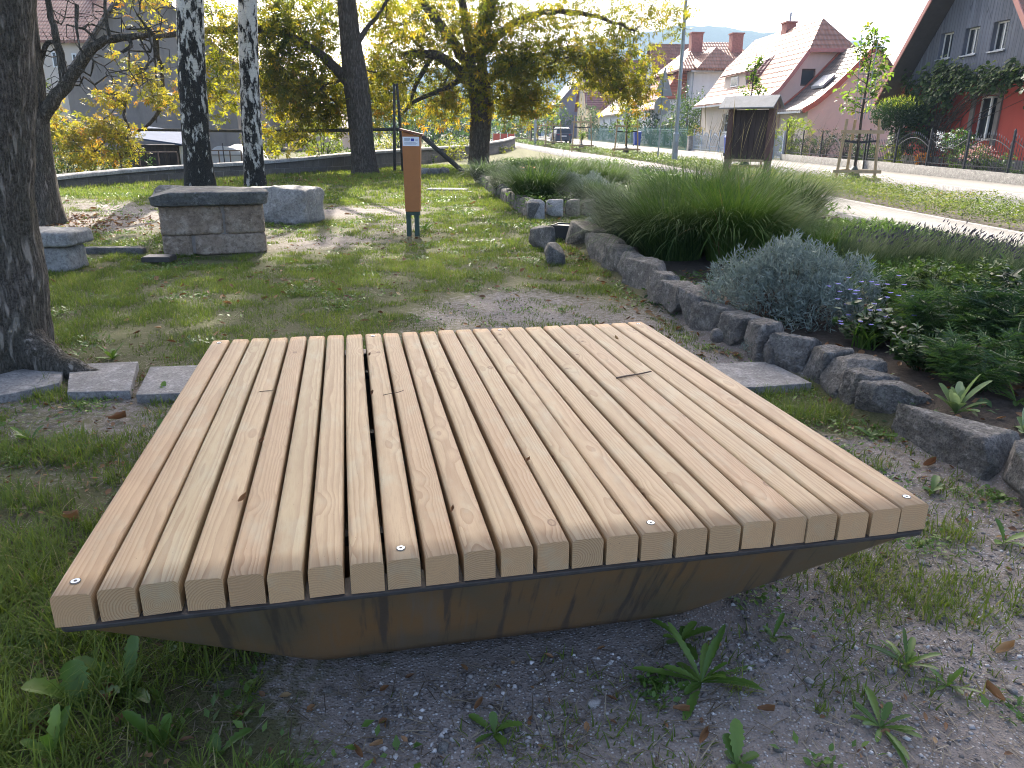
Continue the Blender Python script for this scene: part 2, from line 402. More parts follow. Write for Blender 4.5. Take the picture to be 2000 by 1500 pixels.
LITTER = m_leaf('fallen_leaf', [(0, (.10, .05, .024)), (.4, (.18, .09, .04)), (.75, (.28, .155, .07)), (1, (.38, .27, .14))], .2, .6, (1, .8, .5))
# ------------------------------------------------------------------ terrain
def pline(px): return np.array([at_base(x, y)[:2] for x, y in px])
LOW_EDGE = pline([(1106, 478), (1128, 487), (1165, 520), (1195, 538), (1240, 577), (1276, 607), (1337, 644), (1374, 666), (1420, 682), (1485, 716), (1530, 732), (1584, 748), (1657, 798), (1736, 842), (1925, 945), (1985, 985), (2140, 1080), (2420, 1250)])
UP_EDGE = pline([(917, 340), (926, 355), (945, 369), (965, 383), (985, 396), (1003, 408), (1028, 428), (1066, 427), (1102, 425), (1150, 423)])
U_SW0, U_SW1, U_RD0, U_RD1, U_FW = 6.6, 8.1, 9.2, 13.1, 15.3
def _close(edge, a, b): return np.concatenate([edge, [a, b]])
_e = LOW_EDGE[-1]
LOW_POLY = np.concatenate([LOW_EDGE, [_e+np.array([6.0, -.5])], [uv(U_SW0+.05, 1.0)[:2]], [uv(U_SW0+.05, 11.6)[:2]]])
UP_POLY = np.concatenate([UP_EDGE, [uv(U_SW0+.05, 12.6)[:2]], [uv(U_SW0+.05, 33)[:2]], [uv(1.8, 33)[:2]], [UP_EDGE[0]+np.array([.6, 1.0])]])
def poly_in(x, y, poly):
    x = np.asarray(x, float); y = np.asarray(y, float); ins = np.zeros(x.shape, bool); n = len(poly)
    for i in range(n):
        x0, y0 = poly[i]; x1, y1 = poly[(i+1) % n]
        if y0 == y1: continue
        c = ((y0 > y) != (y1 > y)) & (x < (x1-x0)*(y-y0)/(y1-y0)+x0); ins ^= c
    return ins
def seg_dist(x, y, edge):
    d = np.full(np.shape(x), 1e9)
    for a, b in zip(edge[:-1], edge[1:]):
        ab = b-a; t = np.clip(((x-a[0])*ab[0]+(y-a[1])*ab[1])/(ab@ab+1e-9), 0, 1)
        d = np.minimum(d, np.hypot(x-a[0]-t*ab[0], y-a[1]-t*ab[1]))
    return d
def bed_mask(x, y):
    a = poly_in(x, y, LOW_POLY); b = poly_in(x, y, UP_POLY)
    da = np.where(a, np.clip(seg_dist(x, y, LOW_EDGE)/.16, 0, 1), 0); db = np.where(b, np.clip(seg_dist(x, y, UP_EDGE)/.16, 0, 1), 0)
    return np.maximum(da, db)
MOUND = at_base(150, 420)
def TZ(x, y):
    x = np.asarray(x, float); y = np.asarray(y, float)
    z = base_z(x, y)
    z = z+.13*bed_mask(x, y)
    z = z+.20*np.exp(-(((x-MOUND[0]+.6)/2.6)**2+((y-MOUND[1]-1.2)/2.2)**2))
    u = x*UD[0]+y*UD[1]
    z = z+.035*(n2(x, y, .55, 3)-.5)*(u < 6.4)
    z = z-.10*np.clip((u-6.45)/.2, 0, 1)*(u < 16.5)
    z = z+.2*np.clip((u-15.4)/.3, 0, 1)
    return z
def G(px, py, dz=0.0):
    lo, hi = .5, 300.0; d = ray(px, py); d = d/d[1]
    for y in np.concatenate([np.arange(1, 60, .1), np.arange(60, 300, 1.0)]):
        p = CP+d*y
        if p[2] < float(TZ(p[0], p[1]))+dz: return p
    return CP+d*300
def on(p, dz=0.0): return np.array([p[0], p[1], float(TZ(p[0], p[1]))+dz])

# grass density / height control points (where turf is thick, thin or worn away)
_cp = [((100, 1400), .9, .12), ((300, 1460), .8, .11), ((500, 1460), .6, .09), ((450, 1360), .5, .07), ((560, 1330), .3, .06), ((700, 1400), .06, .05), ((900, 1400), .04, .05), ((1100, 1450), .07, .05),
       ((1300, 1300), .16, .05), ((1500, 1250), .10, .05), ((1600, 1350), .16, .05), ((1800, 1400), .12, .05), ((1900, 1300), .08, .05), ((1500, 1450), .10, .05), ((1750, 1190), .26, .05), ((1850, 1080), .36, .05),
       ((1950, 1110), .15, .05), ((1950, 1480), .03, .04), ((50, 1000), .62, .10), ((150, 900), .5, .08), ((250, 850), .34, .05), ((60, 800), .42, .06), ((100, 1150), .95, .12), ((30, 1250), .95, .13), ((300, 690), .65, .05), ((330, 900), .35, .06), ((200, 780), .3, .05), ((500, 620), .8, .045),
       ((700, 600), .75, .045), ((900, 610), .28, .04), ((1010, 600), .12, .04), ((1100, 600), .32, .04), ((1180, 565), .55, .06), ((1150, 520), .7, .06), ((800, 560), .62, .045), ((600, 560), .92, .05), ((300, 600), .95, .055), ((200, 560), 1.0, .06),
       ((400, 530), 1.0, .055), ((650, 520), .9, .055), ((900, 500), .8, .05), ((750, 500), .75, .05), ((790, 440), .26, .04), ((700, 412), .12, .04), ((640, 440), .6, .05), ((900, 430), .75, .06), ((960, 390), .95, .07), ((850, 350), 1.0, .08),
       ((620, 392), 1.0, .07), ((500, 345), .95, .09), ((230, 378), .85, .10), ((200, 430), .28, .05), ((130, 440), .2, .05), ((150, 475), .55, .06), ((610, 470), .15, .04), ((560, 470), .42, .05), ((1000, 450), .8, .06), ((1080, 445), .95, .07),
       ((1560, 790), .75, .07), ((1420, 700), .08, .04), ((1700, 900), .15, .05), ((1300, 650), .25, .05), ((930, 330), 1.0, .08), ((700, 360), .8, .07), ((-150, 700), .8, .08), ((-200, 1100), .9, .09), ((-100, 470), .7, .07), ((2100, 1400), .06, .05), ((2100, 1150), .1, .05)]
_cxy = np.array([at_base(*c[0])[:2] for c in _cp]); _cd = np.array([c[1] for c in _cp]); _ch = np.array([c[2] for c in _cp])
def turf(x, y):
    x = np.asarray(x, float); y = np.asarray(y, float); num = 0; den = 0; nh = 0
    r = np.hypot(x, y)
    for (cx, cy_), d, h in zip(_cxy, _cd, _ch):
        s = .25*math.hypot(cx, cy_)*.35+.05
        wt = 1/(((x-cx)**2+(y-cy_)**2)/s**2+.15)**1.6; num = num+wt*d; nh = nh+wt*h; den = den+wt
    return num/den, nh/den

def build_ground():
    def axis(a, b, st, g, far):
        x = list(np.arange(a, b, st)); s = st
        while x[-1] < far: s *= g; x.append(x[-1]+s)
        return x
    xr = axis(0, 7, .085, 1.16, 1500); xs = np.array([-v for v in xr[:0:-1]]+xr)
    ys = np.array([-40, -15, -6, -3, -1.5, -.7]+axis(0, 13, .085, 1.05, 2500))
    X, Y = np.meshgrid(xs, ys); x = X.ravel(); y = Y.ravel(); nx, ny = len(xs), len(ys)
    V = np.stack([x, y, TZ(x, y)], -1)
    i = np.arange(ny-1)[:, None]*nx+np.arange(nx-1)[None]; F = np.stack([i, i+1, i+nx+1, i+nx], -1).reshape(-1, 4)
    o = npmesh('ground', V, [F], GROUND, None, True)
    bed = bed_mask(x, y)
    u = x*UD[0]+y*UD[1]
    d, _ = turf(x, y); d = np.where(y > 40, .95, d)
    a = o.data.attributes.new('grassy', 'FLOAT', 'POINT'); a.data.foreach_set('value', d.astype(np.float32))
    a = o.data.attributes.new('bed', 'FLOAT', 'POINT'); a.data.foreach_set('value', np.maximum(bed, ((u > 8.1) & (u < 9.2))*1.0).astype(np.float32))
    return tag(o, kind='structure')
build_ground()

# ------------------------------------------------------------------ rough stone block
def _grid_cube(n):
    vs, idx, fs = [], {}, []
    def vid(p):
        k = tuple(p)
        if k not in idx: idx[k] = len(vs); vs.append([c/n*2-1 for c in p])
        return idx[k]
    for ax in range(3):
        for s in (0, n):
            for a in range(n):
                for b in range(n):
                    q = []
                    for da, db in ((0, 0), (1, 0), (1, 1), (0, 1)):
                        p = [0, 0, 0]; p[ax] = s; p[(ax+1) % 3] = a+da; p[(ax+2) % 3] = b+db; q.append(vid(p))
                    fs.append(q if s else q[::-1])
    return np.array(vs), np.array(fs)
CUBE = {n: _grid_cube(n) for n in (6, 10, 16, 30)}
def block(name, L, D, Hh, seed, rough=.12, rnd=7, n=10, mat=None, loc=(0, 0, 0), rotz=0, parent=None, taper=.12, sink=.04, tilt=0, facets=0):
    V, F = CUBE[n]; ln = (np.abs(V)**rnd).sum(1)**(1/rnd); p = V/ln[:, None]
    rs = np.random.default_rng(seed); half = np.array([L/2, D/2, Hh/2]); m = min(half)
    q = p*half
    q[:, 0] *= 1-taper*rs.random()*(p[:, 2]*.5+.5); q[:, 1] *= 1-taper*(p[:, 2]*.5+.5)
    q[:, 0] += rs.normal()*taper*.4*m*p[:, 1]; q[:, 2] += rs.normal()*taper*.6*m*p[:, 0]*(p[:, 2] > 0)
    s = 1/(m*1.3)
    nz = np.stack([fbm(q*s+seed*3.1+k*11, seed+k, 4) for k in range(3)], -1)-.47
    q = q+nz*m*rough*3.2+(fbm(q*s*4+seed, seed+9, 3)[:, None]-.45)*p*m*rough*.9
    q[:, 2] += Hh/2-sink
    if n >= 16: q = q+p*((fbm(q*s*11+seed, seed+21, 4)-.47)*m*.16)[:, None]
    for _ in range(int(facets)):                     # split faces: cut the rounded block by a few random planes
        nv = rs.normal(size=3)*[.45, 1, .9]; nv /= np.linalg.norm(nv); ext = np.quantile(q@nv, rs.uniform(.80, .93)); o_ = np.maximum(q@nv-ext, 0); q = q-o_[:, None]*nv*.92
    if tilt: q[:, 2] += tilt*q[:, 0]
    o = npmesh(name, q, [F], mat, parent, True, None, loc); o.rotation_euler.z = rotz
    return o
ORD = ['first', 'second', 'third', 'fourth', 'fifth', 'sixth', 'seventh', 'eighth', 'ninth', 'tenth', 'eleventh', 'twelfth', 'thirteenth', 'fourteenth', 'fifteenth', 'sixteenth', 'seventeenth', 'eighteenth', 'nineteenth', 'twentieth']
# lower border: base pixels (x0, y0, x1, y1) of each stone's outer foot, height, depth
LOWS = [(1102, 474, 1142, 489, .27, .30), (1143, 498, 1178, 522, .27, .26), (1178, 524, 1206, 541, .26, .25), (1205, 543, 1221, 553, .25, .2), (1221, 556, 1262, 579, .25, .3), (1261, 584, 1279, 603, .26, .2), (1279, 605, 1317, 628, .25, .24), (1318, 630, 1352, 646, .26, .24), (1350, 648, 1398, 670, .23, .28),
        (1402, 672, 1438, 686, .22, .2), (1438, 692, 1474, 712, .24, .22), (1474, 706, 1500, 722, .20, .2), (1498, 722, 1564, 736, .21, .26), (1570, 738, 1600, 752, .19, .3), (1602, 756, 1632, 776, .19, .3), (1636, 778, 1672, 802, .18, .28), (1674, 806, 1738, 834, .18, .25), (1738, 840, 1926, 944, .165, .24), (1924, 946, 1990, 990, .17, .26), (1990, 1000, 2080, 1050, .17, .25), (2084, 1052, 2200, 1120, .17, .25)]
_nlow = len(LOWS)
for k, (x0, y0, x1, y1, h, dp) in enumerate(LOWS):
    a = at_base(x0, y0); b = at_base(x1, y1); t = b-a; L = np.linalg.norm(t[:2]); t = t/np.linalg.norm(t); nrm = np.array([-t[1], t[0], 0])
    c = (a+b)/2+nrm*dp/2
    long_ = k == 17
    o = block('border_stone', L*(1.0 if long_ else 1.30), dp*1.15, h*1.15+.05, 40+k, .055 if long_ else .085, 12 if long_ else 11, 30, GRANITE, (c[0], c[1], float(base_z(c[0], c[1]))), math.atan2(t[1], t[0]), taper=.05 if long_ else .13, sink=.05, facets=3 if long_ else 5)
    j = 17-k
    lab = 'long flat-topped grey border stone at the near right of the bed' if long_ else ('rough grey stone, %s up the bed edging from the long flat stone' % ORD[j-1] if j > 0 else 'rough grey stone, %s below the long flat stone at the right edge' % ORD[-j-1])
    tag(o, lab, 'border stone', 'stones edging the near flower bed')
# small round stone squeezed between
p = at_base(1402, 690)
tag(block('pebble', .09, .09, .10, 91, .1, 3, 6, GRANITE, (p[0]-.02, p[1], p[2]+.12), 0), 'small round stone wedged between two border stones beside the grey bush', 'stone')
# upper border
UPS = []
pts = UP_EDGE[:7]; seg = np.linalg.norm(np.diff(pts, axis=0), axis=1); cum = np.concatenate([[0], np.cumsum(seg)])
s = 0.0; rs = np.random.default_rng(5)
while s < cum[-1]-.1:
    L = rs.uniform(.30, .52); e = min(s+L, cum[-1]); f = lambda q: np.array([np.interp(q, cum, pts[:, 0]), np.interp(q, cum, pts[:, 1])])
    UPS.append((f(s), f(e))); s = e
_nu = len(UPS)
for k, (a, b) in enumerate(UPS):
    t = b-a; L = np.linalg.norm(t); t = t/L; nrm = np.array([-t[1], t[0]]); c = (a+b)/2+nrm*.15
    h = rs.uniform(.26, .36)
    o = block('border_stone', L*1.14, .30, h, 140+k, .10, 8, 10, GRANITE, (c[0], c[1], float(base_z(*c))), math.atan2(t[1], t[0]), taper=.15, facets=5)
    i = _nu-k
    lab = 'rounded grey kerb stone, %s back from the corner of the far bed' % ORD[i-1] if i <= 20 else 'rounded grey kerb stone near the far tree, row of the far bed'
    tag(o, lab, 'border stone', 'stones edging the far flower bed')
for k, (x0, x1, y) in enumerate([(1029, 1065, 428), (1066, 1101, 426), (1103, 1134, 425), (1135, 1165, 424)]):
    a = at_base(x0, y); b = at_base(x1, y); L = np.linalg.norm(b-a); c = (a+b)/2+np.array([0, .15, 0])
    o = block('border_stone', L*1.0, .3, .36, 170+k, .08, 7, 10, PALESTONE if k < 2 else GRANITE, (c[0], c[1], c[2]), 0, taper=.1, facets=6)
    tag(o, 'squared stone, %s from the corner along the front of the far bed' % ORD[k], 'border stone', 'stones edging the far flower bed')
# two loose stones and the dark trough
a = at_base(1050, 490); tag(block('loose_stone', .62, .20, .34, 201, .1, 8, 10, GRANITE, (a[0]+.06, a[1]+.22, a[2]), R_(112), taper=.2, facets=6), 'upright rough stone standing in the grass behind the darker loose stone', 'stone')
a = at_base(1072, 515); tag(block('loose_stone', .34, .24, .28, 202, .1, 8, 10, GRANITE, (a[0]+.06, a[1]+.12, a[2]), R_(100), taper=.15, facets=6), 'dark squarish loose stone in the grass left of the bed edging', 'stone')
a = at_base(1096, 474)
m = MB(); m.box(-.17, .17, -.15, .15, 0, .20); m.box(-.19, .19, -.17, -.151, .16, .22); m.box(-.19, .19, .151, .17, .16, .22); m.box(-.19, -.171, -.15, .15, .16, .22); m.box(.171, .19, -.15, .15, .16, .22)
o = m.build('planter_box', BLACK, None, (a[0]+.10, a[1]+.35, a[2]), .006, False, R_(-20)); tag(o, 'small black plastic box at the top end of the stone edging', 'box')

# ------------------------------------------------------------------ granite slabs flush in the ground
def slab(pix, label, hgt=.035):
    pts = [at_base(*q) for q in pix]; c = sum(pts)/len(pts)
    m = MB(); rs = np.random.default_rng(len(label)); poly = []
    n = len(pts)
    for i in range(n):
        a, b = pts[i]-c, pts[(i+1) % n]-c
        for t in np.linspace(0, 1, 7)[:-1]:
            q = a*(1-t)+b*t; q = q*(1+rs.normal()*.006); q[2] = 0; poly.append(q)
    m.prism(poly, (0, 0, -.06), (0, 0, hgt))
    o = m.build('paving_slab', SLAB, None, (c[0], c[1], c[2]+.012), .006)
    return tag(o, label, 'paving slab', 'granite slabs in line with the platform')
slab([(-120, 742), (128, 725), (118, 762), (20, 785), (-140, 800)], 'leftmost grey granite slab at the foot of the big trunk')
slab([(140, 724), (272, 718), (256, 778), (134, 781)], 'grey granite slab between two other slabs left of the platform')
slab([(296, 729), (480, 722), (440, 780), (268, 786)], 'grey granite slab partly hidden behind the left edge of the platform')
slab([(1340, 724), (1500, 718), (1585, 762), (1480, 770), (1380, 772)], 'pale granite slab between platform and stone edging on the right')

# ------------------------------------------------------------------ the wooden platform on its steel trough
PX = np.array([0.97766331, 0.2101772, 0.0]); PY = np.array([-0.2101772, 0.97766331, 0.0])
PFL = at_z(97, 1162, .5)
plat = empty('platform', (PFL[0], PFL[1], 0), math.atan2(PX[1], PX[0]))
tag(plat, 'square lounging platform of pale wooden planks on a rusty steel trough', 'platform')
PLK = [(-0.0037, 0.0896), (0.0975, 0.1872), (0.193, 0.2869), (0.2928, 0.3865), (0.3925, 0.4833), (0.4882, 0.5785), (0.586, 0.6781), (0.6883, 0.7786), (0.7851, 0.8759), (0.8825, 0.9738), (0.9846, 1.0737), (1.0834, 1.1756), (1.1841, 1.2768), (1.2826, 1.3757), (1.3801, 1.4764), (1.4809, 1.5792), (1.5823, 1.6778), (1.681, 1.7799), (1.7879, 1.8856), (1.8889, 1.9918), (1.9918, 2.09), (2.0917, 2.19), (2.1985, 2.297), (2.3005, 2.3973)]
PD, PTOP, PTH = 2.326, .5, .089
rs = np.random.default_rng(21)
for k, (a, b) in enumerate(PLK):
    w_ = b-a-.004; r = .013; prof = [(-w_/2, 0), (w_/2, 0)]
    for cx, a0 in ((w_/2-r, 0), (-w_/2+r, 90)):
        for j in range(5):
            q = R_(a0+j*22.5); prof.append((cx+r*math.cos(q), PTH-r+r*math.sin(q)))
    n = len(prof); ys = np.linspace(0, 1, 25); V = []; bow = rs.normal()*.0035; tw = rs.normal()*.002; y0 = rs.normal()*.0025; y1 = PD+rs.normal()*.004; bx = rs.normal()*.0012; dz = rs.normal()*.0012
    if k == 7: bow = -.006
    if k == 8: bow = .003
    for t in ys:
        e = min(t, 1-t)*PD; ch = max(0, .0025-e)          # tiny chamfer at the sawn ends
        for x, z in prof:
            V.append((x*(1-ch*6)+bow*(1-(2*t-1)**2)+bx*(2*t-1), y0+(y1-y0)*t, z-ch*.6*(z > .05)+dz+tw*(x/w_)*(2*t-1)))
    i = np.arange(24)[:, None]*n; kk = np.arange(n)[None]; k2 = (kk+1) % n
    F = np.stack([i+kk, i+k2, i+n+k2, i+n+kk], -1).reshape(-1, 4)
    o = npmesh('plank', np.array(V), [F, np.arange(n)[None, ::-1], np.arange(24*n, 25*n)[None]], WOOD, plat, False, None, ((a+b)/2, 0, PTOP-PTH))
    mods = o.data; sm = np.ones(len(mods.polygons), bool); sm[-2:] = False
    for pl in range(len(F)):                           # only the rounded corner strips are smooth
        sm[pl] = 2 <= pl % n <= 10
    mods.polygons.foreach_set('use_smooth', sm)
    scr = []
    if k in (0, 8, 15, 23): scr += [({0: .0404, 8: .8255, 15: 1.5268, 23: 2.3557}[k]-(a+b)/2, .05), (0, PD-.05)]
    for sx, sy in scr:
        m = MB(); vs = []
        m.tube([(0, 0, -.004), (0, 0, .0012)], [.0105, .0105], 20)
        so_ = m.build('screw', ZINC, o, (sx, sy, PTH+.0005))
        m = MB(); m.tube([(0, 0, 0), (0, 0, .0005)], [.0042, .0042], 8); m.build('screw_socket', BLACK, so_, (0, 0, .0014))
        m = MB(); m.tube([(0, 0, 0), (0, 0, .0006)], [.0128, .0128], 20); m.build('screw_rim', BLACK, so_, (0, 0, .0002))
W_ = 2.3935
# trough: rim flange, four sloping sheets, bottom
zr, zb = .3975, .07
sl_f, sl_s = .19, .47
o4 = [(0.01, 0.005), (W_-.005, 0.005), (W_-.005, PD-.005), (0.01, PD-.005)]
i4 = [(sl_s, sl_f), (W_-sl_s-.09, sl_f), (W_-sl_s-.09, PD-sl_f), (sl_s, PD-sl_f)]
def rim_pts(q, rad, n=7):
    out = []
    for k in range(4):
        p = np.array(q[k]); a = np.array(q[k-1]); b = np.array(q[(k+1) % 4]); da = (a-p)/np.linalg.norm(a-p); db = (b-p)/np.linalg.norm(b-p)
        for t in np.linspace(0, 1, n):
            out.append(p+da*rad*(1-t)**2+db*rad*t**2)
    return np.array(out)
top = rim_pts(o4, .05); bot = rim_pts(i4, .16); NR = len(top)
rows = []
for t in np.linspace(0, 1, 13): rows.append(np.column_stack([top*(1-t)+bot*t, np.full(NR, zr*(1-t)+zb*t)]))
V = np.concatenate(rows); i = np.arange(12)[:, None]*NR; kk = np.arange(NR)[None]; k2 = (kk+1) % NR
F = np.stack([i+kk, i+NR+kk, i+NR+k2, i+k2], -1).reshape(-1, 4)
tr = npmesh('steel_trough', V, [F, np.arange(12*NR, 13*NR)[None, ::-1]], STEEL, plat, False)
m = MB(); ring = [np.array([*q, 0]) for q in rim_pts([(0.004, -.010), (W_, -.010), (W_, PD+.010), (0.004, PD+.010)], .03)]; inn = [np.array([*q, 0]) for q in rim_pts([(0.09, .08), (W_-.09, .08), (W_-.09, PD-.08), (0.09, PD-.08)], .03)]
n = len(ring); zt_ = .4105; zl = .398
m.add([q+np.array([0, 0, zl]) for q in ring]+[q+np.array([0, 0, zt_]) for q in ring]+[q+np.array([0, 0, zt_]) for q in inn]+[q+np.array([0, 0, zl]) for q in inn],
      [(a_*n+j, a_*n+(j+1) % n, ((a_+1) % 4)*n+(j+1) % n, ((a_+1) % 4)*n+j) for a_ in range(4) for j in range(n)])
RIMM = m_plain('dark_steel_rim', (.055, .050, .048), .5, .25, 14, .35)
m.build('rim', RIMM, plat, None, .003)
m = MB(); m.box(.75, 1.6, .45, PD-.45, -.03, .0695); m.build('plinth', BLACK, plat)
for a_ in (.35, 1.16, 1.98): m = MB(); m.box(.1, W_-.1, a_-.02+.0, a_+.02, .36, .393); m.build('cross_bar', BLACK, plat)  # bars coloured black to stand in for shade in the plank gaps
def plat_pt(a, b, z=.5): q = PFL+PX*a+PY*b; return np.array([q[0], q[1], z])
# ------------------------------------------------------------------ trees
CHEST = m_leaf('chestnut_leaf', [(0, (.055, .078, .018)), (.35, (.120, .132, .024)), (.68, (.205, .182, .030)), (.87, (.30, .215, .036)), (1, (.27, .125, .025))], .66, .5, (1.6, 1.6, .5))
YELLOW = m_leaf('autumn_leaf', [(0, (.10, .13, .025)), (.4, (.20, .205, .035)), (.72, (.32, .25, .045)), (1, (.36, .14, .035))], .6, .5, (1.3, 1.2, .5))
GREENL = m_leaf('linden_leaf', [(0, (.035, .07, .015)), (.5, (.06, .10, .02)), (1, (.12, .15, .03))], .45)
def resample(P, R, step):
    P = np.asarray(P, float); s = np.concatenate([[0], np.cumsum(np.linalg.norm(np.diff(P, axis=0), axis=1))]); n = max(2, int(s[-1]/step)+1)
    q = np.linspace(0, s[-1], n)
    # Catmull-like smoothing by interpolating then averaging
    Q = np.stack([np.interp(q, s, P[:, k]) for k in range(3)], -1)
    for _ in range(3):
        Q[1:-1] = (Q[:-2]+2*Q[1:-1]+Q[2:])/4
    return Q, np.interp(q, s, np.asarray(R, float))
class Skel:
    def __init__(s, seed): s.rs = np.random.default_rng(seed); s.pos = []; s.par = []; s.rad = []; s.chains = []; s.main = []
    def limb(s, P, R, step=.35, sides=10, wob=.0):
        Q, rr = resample(P, R, step)
        if wob: Q[1:-1] += s.rs.normal(size=Q[1:-1].shape)*wob
        ids = []
        for i, (p, r) in enumerate(zip(Q, rr)):
            s.pos.append(p); s.par.append(ids[-1] if ids else -1); s.rad.append(r); ids.append(len(s.pos)-1)
        s.main.append((Q, rr, sides)); return ids
    def grow(s, A, seg=.5, sag=.12, jit=.12, minz=None, tip=.007, reach=None):
        A = np.asarray(A, float)
        P = np.array(s.pos)
        d0 = np.min(np.linalg.norm(A[:, None]-P[None, ::3], axis=2), axis=1); A = A[np.argsort(d0)]
        term = []
        base = len(s.pos)
        for a in A:
            P = np.array(s.pos); d = np.linalg.norm(P-a, axis=1)
            d = d*(1+.25*np.maximum(0, P[:, 2]-a[2])/(d+.3))
            j = int(np.argmin(d)); p0 = P[j]; L = np.linalg.norm(a-p0)
            n = max(1, int(L/seg)); pts = [p0]; par = j; ids = [j]
            mid = np.array([0, 0, 1.0])*L*sag
            for k in range(1, n+1):
                t = k/n; q = p0*(1-t)+a*t+mid*(4*t*(1-t))*.5+s.rs.normal(size=3)*jit*(t < 1)*min(L, 1.0)
                s.pos.append(q); s.par.append(par); s.rad.append(0.0); par = len(s.pos)-1; ids.append(par)
            s.chains.append(ids); term.append((par, a, unit((a-p0)[None])[0]))
        cnt = np.zeros(len(s.pos)); 
        for t, _, _ in term: cnt[t] += 1
        for i in range(len(s.pos)-1, base-1, -1):
            if s.par[i] >= 0: cnt[s.par[i]] += cnt[i]
        for i in range(base, len(s.pos)): s.rad[i] = tip*max(1, cnt[i])**.5
        return term
    def mesh_main(s): return tubes_np([(P, R, n) for P, R, n in s.main])
    def mesh_twigs(s, minr=0):
        ch = []
        for ids in s.chains:
            P = np.array([s.pos[i] for i in ids]); r = np.array([s.rad[i] for i in ids]); r[0] = min(max(r[0], r[1]), r[1]*1.3); ch.append((P, np.maximum(r*np.linspace(1, .75, len(r)), .004), 5 if r[1] > .03 else 4))
        return tubes_np(ch)
def trunk_mesh(name, P, R, mat, parent, loc, sides=40, step=.12, ridge=.06, flare=.5, flare_h=.5, seed=1, roots=5, freq=5.0, zf=.22):
    Q, rr = resample(P, R, step); n = sides; a = np.arange(n)*2*math.pi/n
    T = np.gradient(Q, axis=0); T = unit(T); X = unit(np.cross(T, np.array([0, 1.0, 0]))); Y = np.cross(T, X)
    h = Q[:, 2]-Q[0, 2]
    fl = 1+flare*np.exp(-h/flare_h)[:, None]*(1+.7*np.cos(roots*a+seed)[None]*np.exp(-h/(flare_h*1.1))[:, None])
    ca, sa = np.cos(a), np.sin(a)
    coord = np.stack([np.broadcast_to(ca*rr.mean(), (len(Q), n)), np.broadcast_to(sa*rr.mean(), (len(Q), n)), np.broadcast_to((h*zf)[:, None], (len(Q), n))], -1)
    nz = fbm(coord*freq/rr.mean()*.33+seed*5, seed, 4)-.47
    rad = rr[:, None]*fl*(1+ridge*nz*4)+.0
    V = Q[:, None]+rad[..., None]*(X[:, None]*ca[None, :, None]+Y[:, None]*sa[None, :, None])
    i = np.arange(len(Q)-1)[:, None]*n; k = np.arange(n)[None]; k2 = (k+1) % n
    F = np.stack([i+k, i+k2, i+n+k2, i+n+k], -1).reshape(-1, 4)
    return npmesh(name, V.reshape(-1, 3)-np.asarray(loc), [F], mat, parent, True)
def dpt(px, py, depth): return at_y(px, py, depth)
def blob_pts(blobs, rs, dens):
    out = []
    for c, r, n in blobs:
        r = np.broadcast_to(r, (3,)); n = max(2, int(n*dens)); u = rs.normal(size=(n, 3)); u = unit(u)*(rs.random((n, 1))**.4)
        out.append(np.asarray(c)+u*r)
    return np.concatenate(out)
def leaves_at(rs, terms, per, spread, size, droop=.5, pos=None):
    n = len(terms); A = np.array([t[1] for t in terms]); Dn = np.array([t[2] for t in terms])
    k = np.repeat(np.arange(n), per); m = len(k)
    P = A[k]+rs.normal(size=(m, 3))*spread*np.array([1, 1, .8])-Dn[k]*rs.random((m, 1))*spread*1.2
    D = Dn[k]*.5+rs.normal(size=(m, 3))*.75; D[:, 2] -= droop
    N = rs.normal(size=(m, 3))*.5+np.array([0, 0, 1.0])
    clus = rs.random(n)[k]; rnd = np.clip(.5*clus+.5*rs.random(m), 0, .999)
    return P, D, N, size*(.7+.6*rs.random(m)), rnd

# --- nearest big linden at the left edge
A0 = on(at_base(-24, 716), -.06); dA = A0[1]; tA = empty('tree', A0); tag(tA, 'big rough-barked tree cut by the left edge with a root beside the slabs', 'tree')
pA = [A0, dpt(-22, 640, dA), dpt(-24, 550, dA), dpt(-38, 450, dA), dpt(-46, 360, dA), dpt(-46, 200, dA), dpt(-44, 0, dA), dpt(-44, -500, dA), dpt(-40, -1200, dA)]
trunk_mesh('trunk', pA, [.34, .335, .325, .315, .305, .295, .285, .25, .12], BARK, tA, A0, 120, .035, .045, .30, .22, 3, 5, 9, .25)
# root running to the right
m = MB(); rp = [A0+[.24, -.05, .30], A0+[.42, -.10, .17], A0+[.62, -.15, .085], A0+[.82, -.20, .055], A0+[1.0, -.24, .01]]
Q, rr = resample(rp, [.16, .13, .085, .055, .03], .06); V, F = tubes_np([(Q-A0, rr, 14)]); nz = fbm(V*14, 4, 3)-.47; V = V+unit(V-np.repeat(Q-A0, 14, 0))*nz[:, None]*.05
npmesh('root', V, [F], BARK, tA, True)
def crown_tree(t, loc, sk, blobs, dens, per, spread, size, mat, bark, seed, tpl=LEAF, aspect=.6, bias=0, hue=None, rawtag=True, tip=.007, seg=.6):
    rs = np.random.default_rng(seed)
    terms = sk.grow(blob_pts(blobs, rs, dens), seg=seg, tip=tip)
    V, F = sk.mesh_main(); V2, F2 = sk.mesh_twigs(); npmesh('branches', np.concatenate([V, V2])-loc, [F, F2+len(V)], bark, t, True)
    P, D, N, L, rnd = leaves_at(rs, terms, per, spread, size)
    if hue is not None: rnd = np.clip(rnd+hue(P, rs), 0, .999)
    leaf_cloud('crown', P-loc, D, N, L, L*aspect, mat, t, tpl, np.clip(rnd+bias, 0, .999))
sk = Skel(31)
